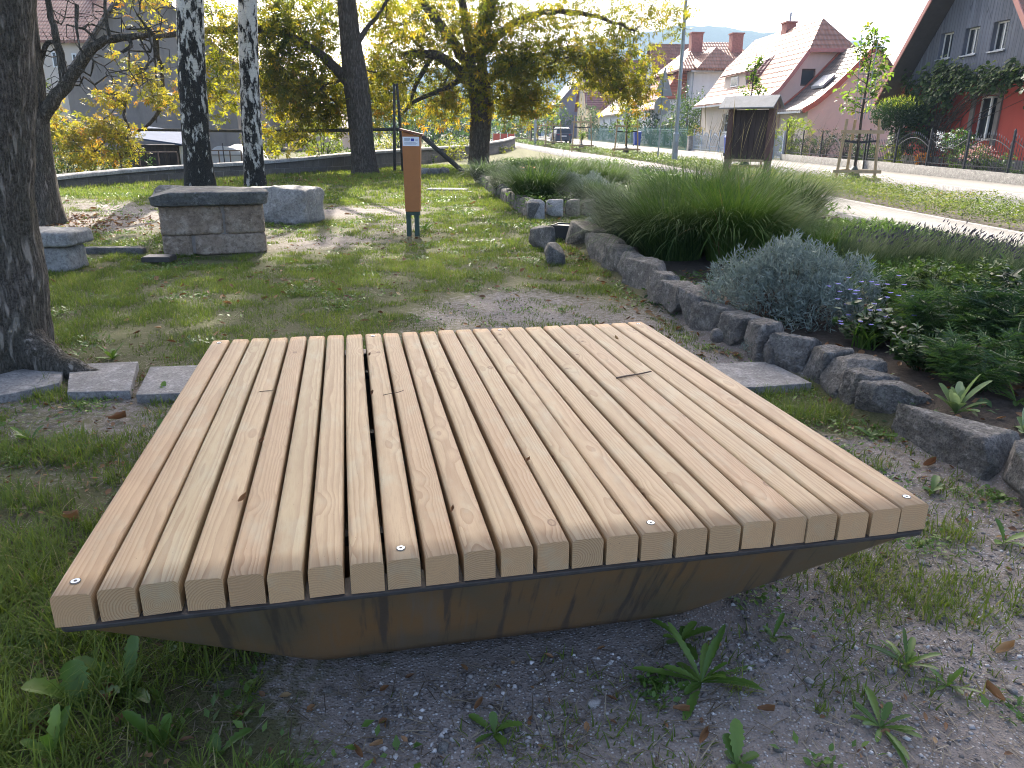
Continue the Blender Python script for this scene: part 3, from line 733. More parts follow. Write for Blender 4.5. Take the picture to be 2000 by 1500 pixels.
for P, R in [([A0+[-.1, .06, 3.6], A0+[1.2, 1.8, 5.6], A0+[2.6, 4.2, 7.2]], [.14, .10, .05]), ([A0+[-.1, .1, 4.2], A0+[-1.6, 1.2, 6.4], A0+[-2.8, 2.2, 8.4]], [.14, .1, .05]),
             ([A0+[-.1, .1, 5.2], A0+[.3, 2.8, 7.6], A0+[.6, 5.2, 9.4]], [.14, .10, .05]), ([A0+[-.1, .1, 6], A0+[.8, -.6, 8.0], A0+[2.0, -.8, 9.6]], [.12, .08, .04])]: sk.limb(P, R)
crown_tree(tA, A0, sk, [(A0+[3.0, 7.4, 8.8], (2.6, 2.4, 1.2), 60), (A0+[4.8, 6.0, 7.6], (2.2, 2.4, 1.1), 50), (A0+[2.2, 4.0, 7.8], (2.4, 2.6, 1.6), 60), (A0+[-2, 3, 8.8], (2.6, 2.6, 1.8), 50), (A0+[.4, 5.0, 9.8], (2.4, 2.2, 1.5), 50), (A0+[1.8, 0, 10], (2.4, 2.4, 1.6), 50)], 1.0, 26, .5, .17, GREENL, BARK, 5, LEAF, .75)  # unseen overhead crown, its lobes stretched forward to shade the platform

# --- second tree at the left with a long bare limb
B0 = on(at_base(76, 441), -.05); dB = B0[1]; tB = empty('tree', B0); tag(tB, 'dark leaning tree behind the big left trunk with a crooked limb to the right', 'tree')
trunk_mesh('trunk', [B0, dpt(70, 380, dB), dpt(62, 300, dB), dpt(54, 200, dB), dpt(44, 100, dB), dpt(36, 0, dB), dpt(20, -200, dB), dpt(10, -500, dB)], [.33, .315, .29, .265, .235, .21, .18, .08], BARK, tB, B0, 64, .08, .05, .28, .25, 8, 5, 8, .22)
skb = Skel(41)
limbs = [([(78, 236), (104, 196), (124, 172), (150, 135), (168, 104), (190, 84), (214, 72), (246, 73), (270, 70), (300, 66)], [.115, .105, .095, .085, .078, .070, .062, .055, .045, .03], 0),
         ([(126, 170), (124, 140), (114, 95), (106, 55), (98, 30), (92, -20), (90, -90)], [.07, .065, .055, .05, .045, .04, .03], .1),
         ([(112, 85), (98, 68), (84, 90), (80, 130), (74, 170)], [.03, .035, .035, .03, .015], .3), ([(150, 10), (148, 30), (152, 60), (156, 95)], [.03, .03, .02, .012], -.3),
         ([(246, 73), (270, 84), (262, 96), (238, 102)], [.03, .03, .03, .02], -.2), ([(214, 72), (205, 40), (206, 10), (200, -60)], [.03, .026, .022, .02], 0), ([(190, 84), (180, 60), (160, 45), (130, 48)], [.022, .02, .016, .01], 0)]
for P, R, dy in limbs: skb.limb([dpt(x, y, dB+dy*i/len(P)) for i, (x, y) in enumerate(P)], R, .12, 8, .008)
rs = np.random.default_rng(77)
tw = np.array([dpt(rs.uniform(80, 340), rs.uniform(-40, 190), dB+rs.uniform(-.9, .9)) for _ in range(250)])
bare = skb.grow(tw, .16, -.14, .16, tip=.0036)
crown_tree(tB, B0, skb, [(B0+[-.5, 0, 8.5], (3.2, 3, 1.8), 60), (B0+[2.4, 1.0, 8.6], (2.6, 2.6, 1.6), 60), (B0+[4.6, .6, 8.8], (2.4, 2.4, 1.4), 50), (B0+[6.6, 1.4, 9.8], (2.4, 2.6, 1.3), 50)], 1.0, 24, .45, .16, GREENL, BARK, 6, LEAF, .75)  # crown above the view, lobes added to the right to cast foreground shade
# --- birches
for nm, px, py, pts, rads, lab, sd in (('b1', 393, 373, [(388, 330), (381, 250), (375, 150), (372, 60), (371, 0), (366, -300), (360, -700)], [.355, .33, .315, .305, .30, .29, .2, .07], 'thick birch trunk with black fissured bark, left of the two birches', 3),
                                       ('b2', 499, 367, [(496, 320), (491, 240), (487, 150), (484, 60), (483, 0), (478, -300), (476, -700)], [.275, .255, .24, .232, .23, .225, .16, .06], 'slimmer paler birch trunk, right of the two birches', 9)):
    b0 = on(at_base(px, py), -.05); d = b0[1]; t = empty('birch_tree', b0); tag(t, lab, 'tree', 'birch trees behind the stone block')
    P = [b0]+[dpt(x, y, d) for x, y in pts]
    trunk_mesh('trunk', P, rads, BIRCH if nm == 'b1' else BIRCH2, t, b0, 64, .08, .035, .14, .3, sd, 4, 7, .3)
    s_ = Skel(sd*7); top = dpt(pts[-2][0], pts[-2][1], d)
    for k in range(6):
        a = k*1.1+sd; z = 5+1.1*k; q = b0*[1, 1, 0]+[(-.02*z), 0, z]; s_.limb([q, q+[.9*math.cos(a), .9*math.sin(a), .8], q+[2.0*math.cos(a), 2.0*math.sin(a), 1.2]], [.07, .05, .02], .4, 6)
        c = b0*[1, 1, 0]
    crown_tree(t, b0, s_, [(c+[.2, -.3, 8.2], (2.4, 2.4, 2.0), 55), (c+[.2, 0, 11.2], (2.1, 2.1, 1.8), 45)], 1.0, 30, .5, .085, GREENL, BARK2, sd+50, LEAF, .8)  # birch crowns out of view, placed to shade the foreground
# --- two big chestnuts
C0 = on(at_base(712, 339), -.06); dC = C0[1]; tC = empty('chestnut_tree', C0); tag(tC, 'chestnut tree with a snapped limb stub, behind and left of the orange post', 'tree')
trunk_mesh('trunk', [C0, dpt(709, 300, dC), dpt(704, 240, dC), dpt(698, 180, dC), dpt(691, 130, dC), dpt(686, 90, dC), dpt(680, 30, dC), dpt(677, 0, dC), dpt(672, -120, dC), dpt(676, -330, dC), dpt(690, -560, dC)], [.42, .40, .40, .43, .38, .34, .31, .30, .26, .17, .08], BARK2, tC, C0, 56, .12, .05, .22, .3, 2, 5, 7, .2)
skc = Skel(51)
for P, R, dy in [([(693, 172), (672, 150), (655, 132), (640, 118), (626, 104)], [.24, .20, .17, .15, .12], 0), ([(640, 118), (600, 84), (560, 66), (510, 56), (450, 58), (400, 60), (345, 66), (300, 72)], [.12, .12, .12, .115, .105, .10, .09, .06], -.5),
                 ([(305, 72), (306, 100), (313, 130), (321, 165), (322, 195), (312, 222), (292, 244), (268, 260), (235, 272), (205, 290), (180, 304)], [.075, .075, .07, .07, .07, .065, .055, .045, .035, .025, .015], .3), ([(300, 72), (302, 120), (308, 170), (310, 215), (306, 240)], [.035, .03, .028, .025, .012], .3),
                 ([(300, 115), (280, 135), (262, 165), (240, 190), (215, 225), (190, 245)], [.035, .032, .028, .024, .018, .01], .5),
                 ([(702, 78), (722, 48), (742, 22), (766, -10), (800, -60)], [.10, .07, .055, .05, .03], .6), ([(690, 130), (655, 170), (640, 168), (628, 160)], [.05, .045, .035, .02], .6), ([(676, -20), (640, -80), (600, -160), (560, -260)], [.16, .13, .1, .05], -.8), ([(674, -60), (720, -160), (770, -270)], [.15, .11, .05], -1.6), ([(672, -120), (670, -260), (640, -420)], [.16, .11, .05], -3.2), ([(674, -160), (700, -300), (740, -420)], [.16, .11, .05], 2.5)]:
    skc.limb([dpt(x, y, dC+dy*i/3) for i, (x, y) in enumerate(P)], R, .3, 9, .015)
ppm = 1460/dC
def bl(px, py, rpx, n, dep, dy=0, rz=1.0): return (dpt(px, py, dep+dy), np.array([rpx*dep/1460, rpx*dep/1460*1.1, rpx*dep/1460*rz]), n)
bC = [bl(560, 30, 46, 24, dC, -.6), bl(545, 100, 40, 22, dC, -.6), bl(600, 60, 50, 22, dC, .6), bl(575, 150, 50, 26, dC, -.3), bl(620, 200, 44, 22, dC, .5), bl(560, 215, 36, 16, dC, 0), bl(640, 20, 40, 14, dC, 1.5), bl(530, 165, 26, 12, dC, -.8), bl(640, 150, 30, 12, dC, 1), bl(650, 235, 22, 8, dC, .5),
      bl(755, 45, 36, 14, dC, 1.2), bl(745, 130, 34, 14, dC, 1.5), bl(752, 205, 32, 12, dC, 1.5), bl(440, 40, 40, 14, dC, -1), bl(440, 110, 36, 12, dC, -1), bl(428, 185, 34, 12, dC, -.8), bl(520, 270, 20, 6, dC, -.4), bl(590, 262, 26, 8, dC, 0)]
bCy = [bl(300, 20, 40, 8, dC, -1.2), bl(258, 10, 34, 6, dC, -1.2), bl(330, 150, 24, 5, dC, -1), bl(335, 205, 24, 7, dC, -.8), bl(250, 118, 24, 6, dC, -1.0), bl(275, 145, 24, 5, dC, -.8), bl(290, 190, 22, 8, dC, -.7), bl(215, 188, 34, 13, dC, -1.0, .55), bl(190, 250, 44, 22, dC, -1.4, .5), bl(135, 268, 40, 20, dC, -1.4, .6), bl(235, 262, 30, 12, dC, -1.2, .5), bl(150, 305, 40, 16, dC, -1.3, .4), bl(240, 300, 20, 7, dC, -1.2, .4), bl(100, 240, 30, 9, dC, -1.5), bl(210, 320, 26, 7, dC, -1.2, .3)]
skc2 = skc
rs = np.random.default_rng(91)
t1 = skc.grow(blob_pts(bCy, rs, 1.0), .45, .05, .1, tip=.006)
P, D, N, L, rnd = leaves_at(rs, t1, 11, .24, .17)
leaf_cloud('yellow_foliage', P-C0, D, N, L, L, YELLOW, tC, PALM, rnd)
hi = [(C0+[-.5, -1.5, 13.4], (4.6, 3.6, 1.4), 24), (C0+[.6, -2, 15.5], (4.4, 4.6, 2.0), 110), (C0+[1.2, -2.5, 18.0], (3.6, 3.6, 1.5), 80)]  # unseen high lobes, set where their shadow falls on the foreground
crown_tree(tC, C0, skc, [(c_, r_, n_*.85) for c_, r_, n_ in bC]+hi, 1.15, 21, .40, .20, CHEST, BARK2, 8, PALM, 1.0, -.04, lambda P, rs: .14*np.clip((2.0-np.abs(P[:, 2]-2.2))/2, 0, 1)-.06)
E0 = on(at_base(934, 325), -.06); dE = E0[1]; tE = empty('chestnut_tree', E0); tag(tE, 'largest chestnut tree with spreading limbs, standing at the far end of the bed edging', 'tree')
trunk_mesh('trunk', [E0, dpt(936, 290, dE), dpt(939, 240, dE), dpt(941, 190, dE), dpt(932, 150, dE), dpt(930, 118, dE), dpt(938, 84, dE), dpt(946, 45, dE), dpt(953, 17, dE), dpt(960, -80, dE), dpt(958, -300, dE), dpt(950, -480, dE), dpt(950, -640, dE-2)], [.44, .42, .43, .47, .44, .38, .33, .30, .28, .24, .17, .12, .05], BARK2, tE, E0, 56, .12, .05, .10, .3, 5, 5, 7, .2)
ske = Skel(61)
for P, R, dy in [([(914, 158), (898, 138), (885, 126), (866, 112), (840, 104), (815, 103), (788, 105)], [.26, .24, .22, .20, .17, .14, .10], -.25), ([(918, 128), (905, 110), (884, 80), (866, 56), (850, 34), (830, 12), (812, -8), (780, -60)], [.26, .24, .21, .19, .175, .16, .15, .1], .2),
                 ([(925, 110), (916, 80), (910, 45), (904, 10), (896, -60), (880, -180)], [.24, .2, .18, .16, .13, .06], .5), ([(905, 150), (882, 168), (866, 176), (835, 188), (810, 193), (792, 212), (780, 228)], [.13, .11, .10, .09, .075, .06, .03], -.4), ([(842, 112), (838, 122), (822, 148), (814, 165), (806, 184), (802, 198)], [.10, .10, .095, .09, .08, .05], -.3),
                 ([(866, 174), (870, 150), (880, 130)], [.05, .04, .03], .2), ([(840, 118), (800, 60), (790, 70), (745, 96), (728, 108)], [.05, .05, .045, .035, .02], -.5), ([(942, 170), (965, 150), (990, 128), (1030, 110), (1060, 104), (1110, 100)], [.17, .14, .12, .10, .08, .04], -.4), ([(945, 100), (980, 60), (1030, 30), (1090, 20), (1160, 30), (1240, 60)], [.2, .17, .14, .11, .08, .04], -.2),
                 ([(1000, 170), (1028, 152), (1056, 134), (1086, 116), (1130, 108), (1180, 120)], [.03, .04, .05, .05, .04, .025], -.3), ([(952, 20), (1000, -60), (1080, -120), (1160, -160)], [.2, .16, .11, .05], -.3), ([(955, -20), (940, -140), (890, -260)], [.18, .13, .06], -1.5), ([(958, -60), (1000, -200), (1040, -330)], [.18, .13, .06], 1.5)]:
    ske.limb([dpt(x, y, dE+dy*i/2) for i, (x, y) in enumerate(P)], R, .3, 9, .02)
bE = [bl(800, 40, 46, 22, dE, -.6), bl(870, 20, 40, 16, dE, .8), bl(850, 75, 40, 14, dE, 1.0), bl(790, 120, 44, 20, dE, -.8), bl(770, 175, 36, 14, dE, -.8), bl(850, 150, 34, 12, dE, .5), bl(880, 205, 34, 14, dE, 0, .6), bl(835, 220, 24, 8, dE, 0, .6), bl(960, 40, 50, 22, dE, -1.2), bl(985, 110, 44, 22, dE, -1.4), bl(1010, 170, 42, 24, dE, -1.2), bl(1045, 200, 32, 16, dE, -1, .7), bl(975, 205, 36, 16, dE, -1, .6),
      bl(1040, 60, 54, 24, dE, -1), bl(1060, 125, 40, 18, dE, -.8), bl(1120, 45, 50, 18, dE, -.5), bl(1140, 120, 36, 16, dE, -.6, .8), bl(1180, 155, 44, 22, dE, -.6, .7), bl(1240, 165, 36, 16, dE, -.4, .7), bl(1195, 95, 40, 14, dE, -.5), bl(1255, 115, 32, 11, dE, -.3), bl(1215, 20, 40, 14, dE, -.4), bl(1290, 18, 36, 12, dE, -.3, .7), bl(1320, 44, 22, 5, dE, -.3, .6), bl(900, 60, 36, 12, dE, -1.5), bl(930, 150, 26, 8, dE, -1.5), bl(1265, 190, 20, 6, dE, -.4, .6), bl(1210, 200, 24, 8, dE, -.5, .5)]
hi = [(E0+[.2, -1.5, 11.0], (4.6, 4.0, 1.6), 20), (E0+[1.2, -4.0, 13.6], (4.6, 3.4, 1.8), 55), (E0+[1.4, -4.4, 16.8], (4.4, 3.4, 1.8), 120), (E0+[-1.8, -4.4, 18.6], (4.2, 3.4, 1.6), 100), (E0+[1.0, -3.5, 20.2], (3.4, 3.0, 1.4), 70)]  # tall crown lobes beyond view, shaped so platform and bed lie in shade
crown_tree(tE, E0, ske, [(c_, r_, n_*(.62 if c_[0] > 4.0*1.0 else .95)) for c_, r_, n_ in bE]+hi, 1.15, 21, .43, .205, CHEST, BARK2, 9, PALM, 1.0, 0.0, lambda P, rs: .22*np.clip((3.6-P[:, 2])/2.0, 0, 1)-.07)
# ------------------------------------------------------------------ park furniture and stonework
def px_per_m(p): return FOC/np.linalg.norm(np.asarray(p)-CP)
# big block: masonry body with a broad capstone
a = at_base(314, 506); b = at_base(517, 493); hgt = .60
t = b-a; L = np.linalg.norm(t); ang = math.atan2(t[1], t[0])+R_(-6); c = (a+b)/2
sb = empty('stone_block', (c[0], c[1]+.1, c[2]), ang); tag(sb, 'big square block of brown sandstone with a dark overhanging top slab', 'stone block')
rows = [[(-.5, -.22), (-.21, .5)], [(-.5, .1), (.11, .5)]]
k = 0
for ri, (row, z0, z1) in enumerate(zip(rows, (0, .25), (.25, .615))):
    for f0, f1 in row:
        block('masonry', (f1-f0)*L*1.01, .95, z1-z0+.014, 300+k, .06, 14, 16, SANDSTONE, ((f0+f1)/2*L, .475, z0), 0, sb, .02, .01); k += 1
m = MB(); m.box(-L*.475, L*.475, .04, .91, .02, .60); m.build('mortar_core', m_plain('old_mortar', (.24, .21, .18), .95, .2, 12, 0, .6), sb)
block('capstone', L*1.10, 1.10, .175, 310, .08, 14, 16, CAPSTONE, (-.01, .48, .60), 0, sb, -.10, .0, 0, 3)
a = at_base(500, 445); b = at_base(594, 434); c = (a+b)/2
tag(block('stone_block', 1.25, .75, .62, 320, .10, 10, 16, PALESTONE, (c[0]-.1, c[1]+.5, c[2]), R_(-14), taper=.04, facets=2), 'pale rough field stone block standing behind the big capped block', 'stone block')
a = at_base(30, 535); lb = empty('stone_block', (a[0]+.12, a[1]+.35, a[2])); tag(lb, 'low grey stone block half hidden behind the big left trunk', 'stone block')
block('masonry', .80, .5, .30, 330, .06, 8, 10, PALESTONE, (0, 0, 0), 0, lb, .05, .03); block('capstone', .92, .6, .17, 331, .06, 8, 10, PALESTONE, (.02, 0, .27), 0, lb, .05, 0)
a = at_base(215, 497); tag(block('kerb_slab', .78, .16, .12, 340, .05, 9, 10, CAPSTONE, (a[0], a[1]+.1, a[2]), R_(4), taper=.05), 'low dark stone kerb lying in the grass left of the big capped block', 'kerb stone')
a = at_base(298, 516); m = MB(); m.box(-.16, .16, -.12, .12, 0, .055); m.box(-.15, .15, -.11, .11, .055, .062); o = m.build('cover_plate', RIMM, None, (a[0]+.03, a[1]+.12, a[2]+.02), .004, False, R_(5)); tag(o, 'small flat dark cover at the left foot of the big capped block', 'cover')
a = at_base(872, 373); tag(block('flat_slab', 1.05, .55, .09, 350, .05, 9, 10, SLAB, (a[0], a[1]+.2, a[2]), R_(-4), taper=.03), 'flat grey slab lying in the lawn right of the orange post', 'slab')
a = at_base(905, 376); tag(block('flat_slab', .34, .3, .06, 351, .06, 6, 10, PALESTONE, (a[0]+.05, a[1]+.2, a[2]), .2), 'little pale slab at the right end of the flat grey slab', 'slab')
for k, (x, y, L_, lab) in enumerate([(828, 341, .45, 'pale lump of rubble in the grass beside the orange post'), (846, 342, .40, 'dark broken rubble stone at the foot of the leaning brace'), (864, 341, .42, 'small rubble stone, right end of the heap under the leaning brace')]):
    a = at_base(x, y); tag(block('rubble_stone', L_, .35, .26, 360+k, .2, 4, 10, [PALESTONE, CAPSTONE, GRANITE][k], (a[0], a[1]+.2, a[2]), k*.5), lab, 'stone', 'rubble heap')

# orange information post
ORANGE = m_plain('orange_board', (.36, .135, .035), .5, .06, 9)
DKGREEN = m_plain('dark_green_paint', (.032, .062, .045), .5, .1, 8)
ROOFW = m_plain('red_brown_board', (.19, .065, .03), .55, .15, 9)
WHITE = m_plain('white_plate', (.74, .76, .80), .4, .03, 9)
BLUE = m_plain('blue_print', (.025, .045, .30), .5, .03, 9)
GREYTXT = m_plain('grey_print', (.28, .31, .38), .5, .03, 9)
p = at_base(805, 459); d = p[1]; po = empty('info_post', (p[0], p[1], p[2]), R_(2)); tag(po, 'slim orange information post with a slanted lid and two dark green legs', 'information post')
zpx = lambda y: H+(256.5-y)*(d/FOC)*1.0
def zat(px, py, yy): return float(at_y(px, py, yy)[2])
def xat(px, py, yy): return float(at_y(px, py, yy)[0])
zb_, zt_l, zt_r = zat(806, 412, d)-p[2], zat(786, 257, d)-p[2], zat(822, 266, d)-p[2]
xl_b, xr_b, xl_t, xr_t = xat(793, 411, d)-p[0], xat(821, 411, d)-p[0], xat(786, 258, d)-p[0], xat(822, 264, d)-p[0]
m = MB(); m.hexa([(xl_b, -.10, zb_), (xr_b, -.10, zb_), (xr_b, .10, zb_), (xl_b, .10, zb_), (xl_t, -.11, zt_l), (xr_t, -.11, zt_r), (xr_t, .11, zt_r), (xl_t, .11, zt_l)]); m.build('cabinet', ORANGE, po, None, .004)
m = MB(); m.hexa([(xl_t-.022, -.15, zt_l+.012), (xr_t+.03, -.15, zt_r+.002), (xr_t+.03, .15, zt_r+.002), (xl_t-.022, .15, zt_l+.012), (xl_t-.022, -.15, zt_l+.042), (xr_t+.03, -.15, zt_r+.032), (xr_t+.03, .15, zt_r+.032), (xl_t-.022, .15, zt_l+.042)]); m.build('lid', ROOFW, po, None, .003)
for x in (xl_b+.038, xr_b-.055):
    m = MB(); m.box(x-.032, x+.032, -.06, .06, -.05, zb_-.058); m.build('leg', DKGREEN, po, None, .004)
m = MB(); m.box(xl_b+.004, xr_b-.006, -.085, .085, zb_-.056, zb_-.004); m.build('leg_frame', DKGREEN, po, None, .003)
za, zb2 = zat(800, 285, d)-p[2], zat(800, 267, d)-p[2]; xa, xb = xat(788, 276, d)-p[0], xat(820, 276, d)-p[0]; yq = -.1155
m = MB(); m.box(xa, xb, yq, yq+.004, za, zb2); sg = m.build('sign', WHITE, po)
m = MB(); w_ = xb-xa; m.box(xa+.50*w_, xa+.70*w_, yq-.002, yq-.0005, za+.52*(zb2-za), za+.82*(zb2-za)); m.build('flag_emblem', BLUE, sg)
m = MB(); rs = np.random.default_rng(3)
for i, zz in enumerate((.80, .70, .58)): m.box(xa+.10*w_, xa+(.46-.05*rs.random())*w_, yq-.002, yq-.0005, za+zz*(zb2-za)-.004, za+zz*(zb2-za)+.004)
for i, zz in enumerate((.40, .30, .20)): m.box(xa+.10*w_, xa+(.90-.2*rs.random())*w_, yq-.002, yq-.0005, za+zz*(zb2-za)-.0025, za+zz*(zb2-za)+.0025)
for i, zz in enumerate((.74, .62)): m.box(xa+.76*w_, xa+.92*w_, yq-.002, yq-.0005, za+zz*(zb2-za)-.003, za+zz*(zb2-za)+.003)
m.build('printed_text', GREYTXT, sg)

# old wooden pole rack in front of the wall
POLE = m_bark('weathered_pole', (.03, .027, .024), (.10, .09, .08), .12, 40, .5)
dr = 26.9; r0 = on(at_y(772, 331, dr)); rk = empty('pole_rack', r0); tag(rk, 'old frame of dark poles with a long horizontal bar beside the stone wall', 'pole rack')
m = MB(); m.tube([at_y(771, 333, dr)-r0, at_y(770, 250, dr)-r0, at_y(770, 163, dr)-r0], [.055, .05, .042], 9); m.build('post', POLE, rk, None, 0, True)
m = MB(); m.tube([at_y(787, 334, dr+.3)-r0, at_y(782, 250, dr+.2)-r0, at_y(775, 163, dr)-r0], [.055, .05, .042], 9); m.build('post', POLE, rk, None, 0, True)
m = MB(); m.tube([at_y(786, 252, dr)-r0, at_y(640, 255, dr+.1)-r0, at_y(480, 256, dr+.2)-r0, at_y(268, 253, dr+.4)-r0], [.055, .055, .05, .05], 9); m.build('bar', POLE, rk, None, 0, True)
m = MB(); m.tube([at_y(822, 264, dr+.3)-r0, at_y(905, 336, dr+.9)-r0], [.075, .085], 9); m.build('brace', POLE, rk, None, 0, True)

# curving stone wall with pale coping
WB = [(-160, 392, 366), (-40, 384, 359), (60, 376, 351), (110, 371, 345), (200, 364, 336), (300, 357, 327), (440, 349, 320), (560, 341, 312), (660, 336, 302), (730, 331, 296), (800, 323, 291), (850, 317, 288), (920, 308, 283.5), (960, 302, 278), (985, 298, 274), (1000, 293, 270), (1006, 288, 267)]
wb, wt_ = [], []
for x, y0, y1 in WB:
    q = at_base(x, y0, -.0); wb.append(q); wt_.append(float(at_y(x, y1, q[1])[2]))
wb = np.array(wb); wt_ = np.array(wt_); s = np.concatenate([[0], np.cumsum(np.linalg.norm(np.diff(wb, axis=0), axis=1))]); q = np.linspace(0, s[-1], 70)
W2 = np.stack([np.interp(q, s, wb[:, k]) for k in range(3)], -1); HT = np.interp(q, s, wt_)
for _ in range(2): W2[1:-1] = (W2[:-2]+2*W2[1:-1]+W2[2:])/4; HT[1:-1] = (HT[:-2]+2*HT[1:-1]+HT[2:])/4
T = np.gradient(W2, axis=0); T[:, 2] = 0; T = unit(T); Nn = np.stack([-T[:, 1], T[:, 0], T[:, 2]*0], -1)
def m_wall():
    t = NT('block_wall'); at = t.n('Attribute', attribute_name='UVMap'); uvn = t.n('UVMap').outputs[0]
    br = t.n('TexBrick', {'Vector': uvn, 'Scale': 1.0, 'Mortar Size': .014, 'Mortar Smooth': .3, 'Brick Width': .62, 'Row Height': .40, 'Color1': (.098, .088, .078, 1), 'Color2': (.165, .148, .125, 1), 'Mortar': (.21, .20, .18, 1)}, offset=.4)
    p = t.pos(); f = t.noise(p, 4, 7, .68); g = t.noise(p, 30, 4, .7)
    c = t.mix(t.map(f, .35, .7, 0, .75), br.outputs['Color'], (.075, .068, .060)); c = t.mix(t.map(g, .45, .8, 0, .5), c, (.19, .175, .15))
    c = t.mix(t.map(t.noise(t.scale(p, (3, 3, .8)), 1.0, 5, .7), .55, .7, 0, .5), c, (.045, .045, .038))
    h = t.math('ADD', t.math('MULTIPLY', br.outputs['Fac'], -.8), f)
    return t.done(t.bsdf(c, .92, t.bump(h, .9, .04), 0, .2))
def m_paver(name, c1, c2, mort, bw=.2, bh=.1, rough=.75):
    t = NT(name); uvn = t.n('UVMap').outputs[0]
    br = t.n('TexBrick', {'Vector': uvn, 'Scale': 1.0, 'Mortar Size': .006, 'Mortar Smooth': .2, 'Brick Width': bw, 'Row Height': bh, 'Color1': (*c1, 1), 'Color2': (*c2, 1), 'Mortar': (*mort, 1)})
    p = t.pos(); f = t.noise(p, 1.2, 6, .6); g = t.noise(p, 60, 4, .7)
    c = t.mix(t.map(f, .3, .7, 0, .35), br.outputs['Color'], tuple(x*.72 for x in c1)); c = t.mix(t.map(g, .4, .8, 0, .3), c, tuple(x*.6 for x in c2))
    return t.done(t.bsdf(c, rough, t.bump(t.math('MULTIPLY', br.outputs['Fac'], -1.0), .5, .006), 0, .12))
def uvset(o, fn):
    me = o.data; uvl = me.uv_layers.new(name='UVMap'); co = np.empty(len(me.vertices)*3, np.float32); me.vertices.foreach_get('co', co); co = co.reshape(-1, 3)
    li = np.empty(len(me.loops), np.int32); me.loops.foreach_get('vertex_index', li); uvl.data.foreach_set('uv', fn(co, li).astype(np.float32).ravel())
def strip_mesh(rows):                            # rows: list of (n,3) arrays -> quads
    n = len(rows[0]); V = np.concatenate(rows); F = []
    for r in range(len(rows)-1):
        i = np.arange(n-1); F.append(np.stack([r*n+i, r*n+i+1, (r+1)*n+i+1, (r+1)*n+i], -1))
    return V, np.concatenate(F)
ZZ = np.array([0, 0, 1.0])
w0 = W2[35]; wl = empty('stone_wall', w0); tag(wl, 'long curving low wall of dark stone blocks under a pale coping', 'wall')
f0 = W2-[0, 0, .25]; f1 = np.column_stack([W2[:, :2], HT-.085]); b1 = f1+Nn*.40; b0 = f0+Nn*.40
V, F = strip_mesh([f0, f1, b1, b0]); n = 70
F = np.concatenate([F, [[0, n, 2*n, 3*n], [n-1, 4*n-1, 3*n-1, 2*n-1]]]); o = npmesh('masonry', V-w0, [F[:, ::-1]], m_wall(), wl)
arc = np.concatenate([[0], np.cumsum(np.linalg.norm(np.diff(W2, axis=0), axis=1))])
uvset(o, lambda co, li: np.stack([arc[li % n], co[li, 2]+w0[2]], -1))
e = -.05
rows = [np.column_stack([(W2-Nn*.05)[:, :2], HT-.083]), np.column_stack([(W2-Nn*.05)[:, :2], HT-.01]), np.column_stack([(W2-Nn*.02)[:, :2], HT+.01]), np.column_stack([(W2+Nn*.42)[:, :2], HT+.01]), np.column_stack([(W2+Nn*.45)[:, :2], HT-.01]), np.column_stack([(W2+Nn*.45)[:, :2], HT-.083]), np.column_stack([(W2-Nn*.05)[:, :2], HT-.083])]
V, F = strip_mesh(rows); npmesh('coping', V-w0, [F[:, ::-1]], COPING, wl)

# ------------------------------------------------------------------ grass, weeds, litter, gravel
def scatter(n, reg, rs):
    x = rs.uniform(reg[0], reg[1], n); y = rs.uniform(reg[2], reg[3], n); return x, y
WALLPOLY = np.concatenate([W2[:, :2], [[W2[-1, 0]+3, W2[-1, 1]+2], [60, 60], [60, -5], [-60, -5], [W2[0, 0]-20, W2[0, 1]-4]]])
def in_lawn(x, y):
    u = x*UD[0]+y*UD[1]; ok = ~poly_in(x, y, LOW_POLY) & ~poly_in(x, y, UP_POLY) & (u < 6.5)
    pa = (x-PFL[0])*PX[0]+(y-PFL[1])*PX[1]; pb = (x-PFL[0])*PY[0]+(y-PFL[1])*PY[1]
    ok &= ~((pa > .42) & (pa < 1.95) & (pb > .15) & (pb < 2.2))
    return ok & poly_in(x, y, WALLPOLY)
def view_ok(x, y, m=.9):
    return np.abs(x) < y*(1000/FOC)*1.02+m+.25
SLABS = [np.array([at_base(*q)[:2] for q in s_]) for s_ in ([(-120, 742), (128, 725), (118, 762), (20, 785), (-140, 800)], [(140, 724), (272, 718), (256, 778), (134, 781)], [(296, 729), (480, 722), (440, 780), (268, 786)], [(1400, 724), (1500, 718), (1585, 762), (1480, 770), (1420, 772)])]
rs = np.random.default_rng(101)
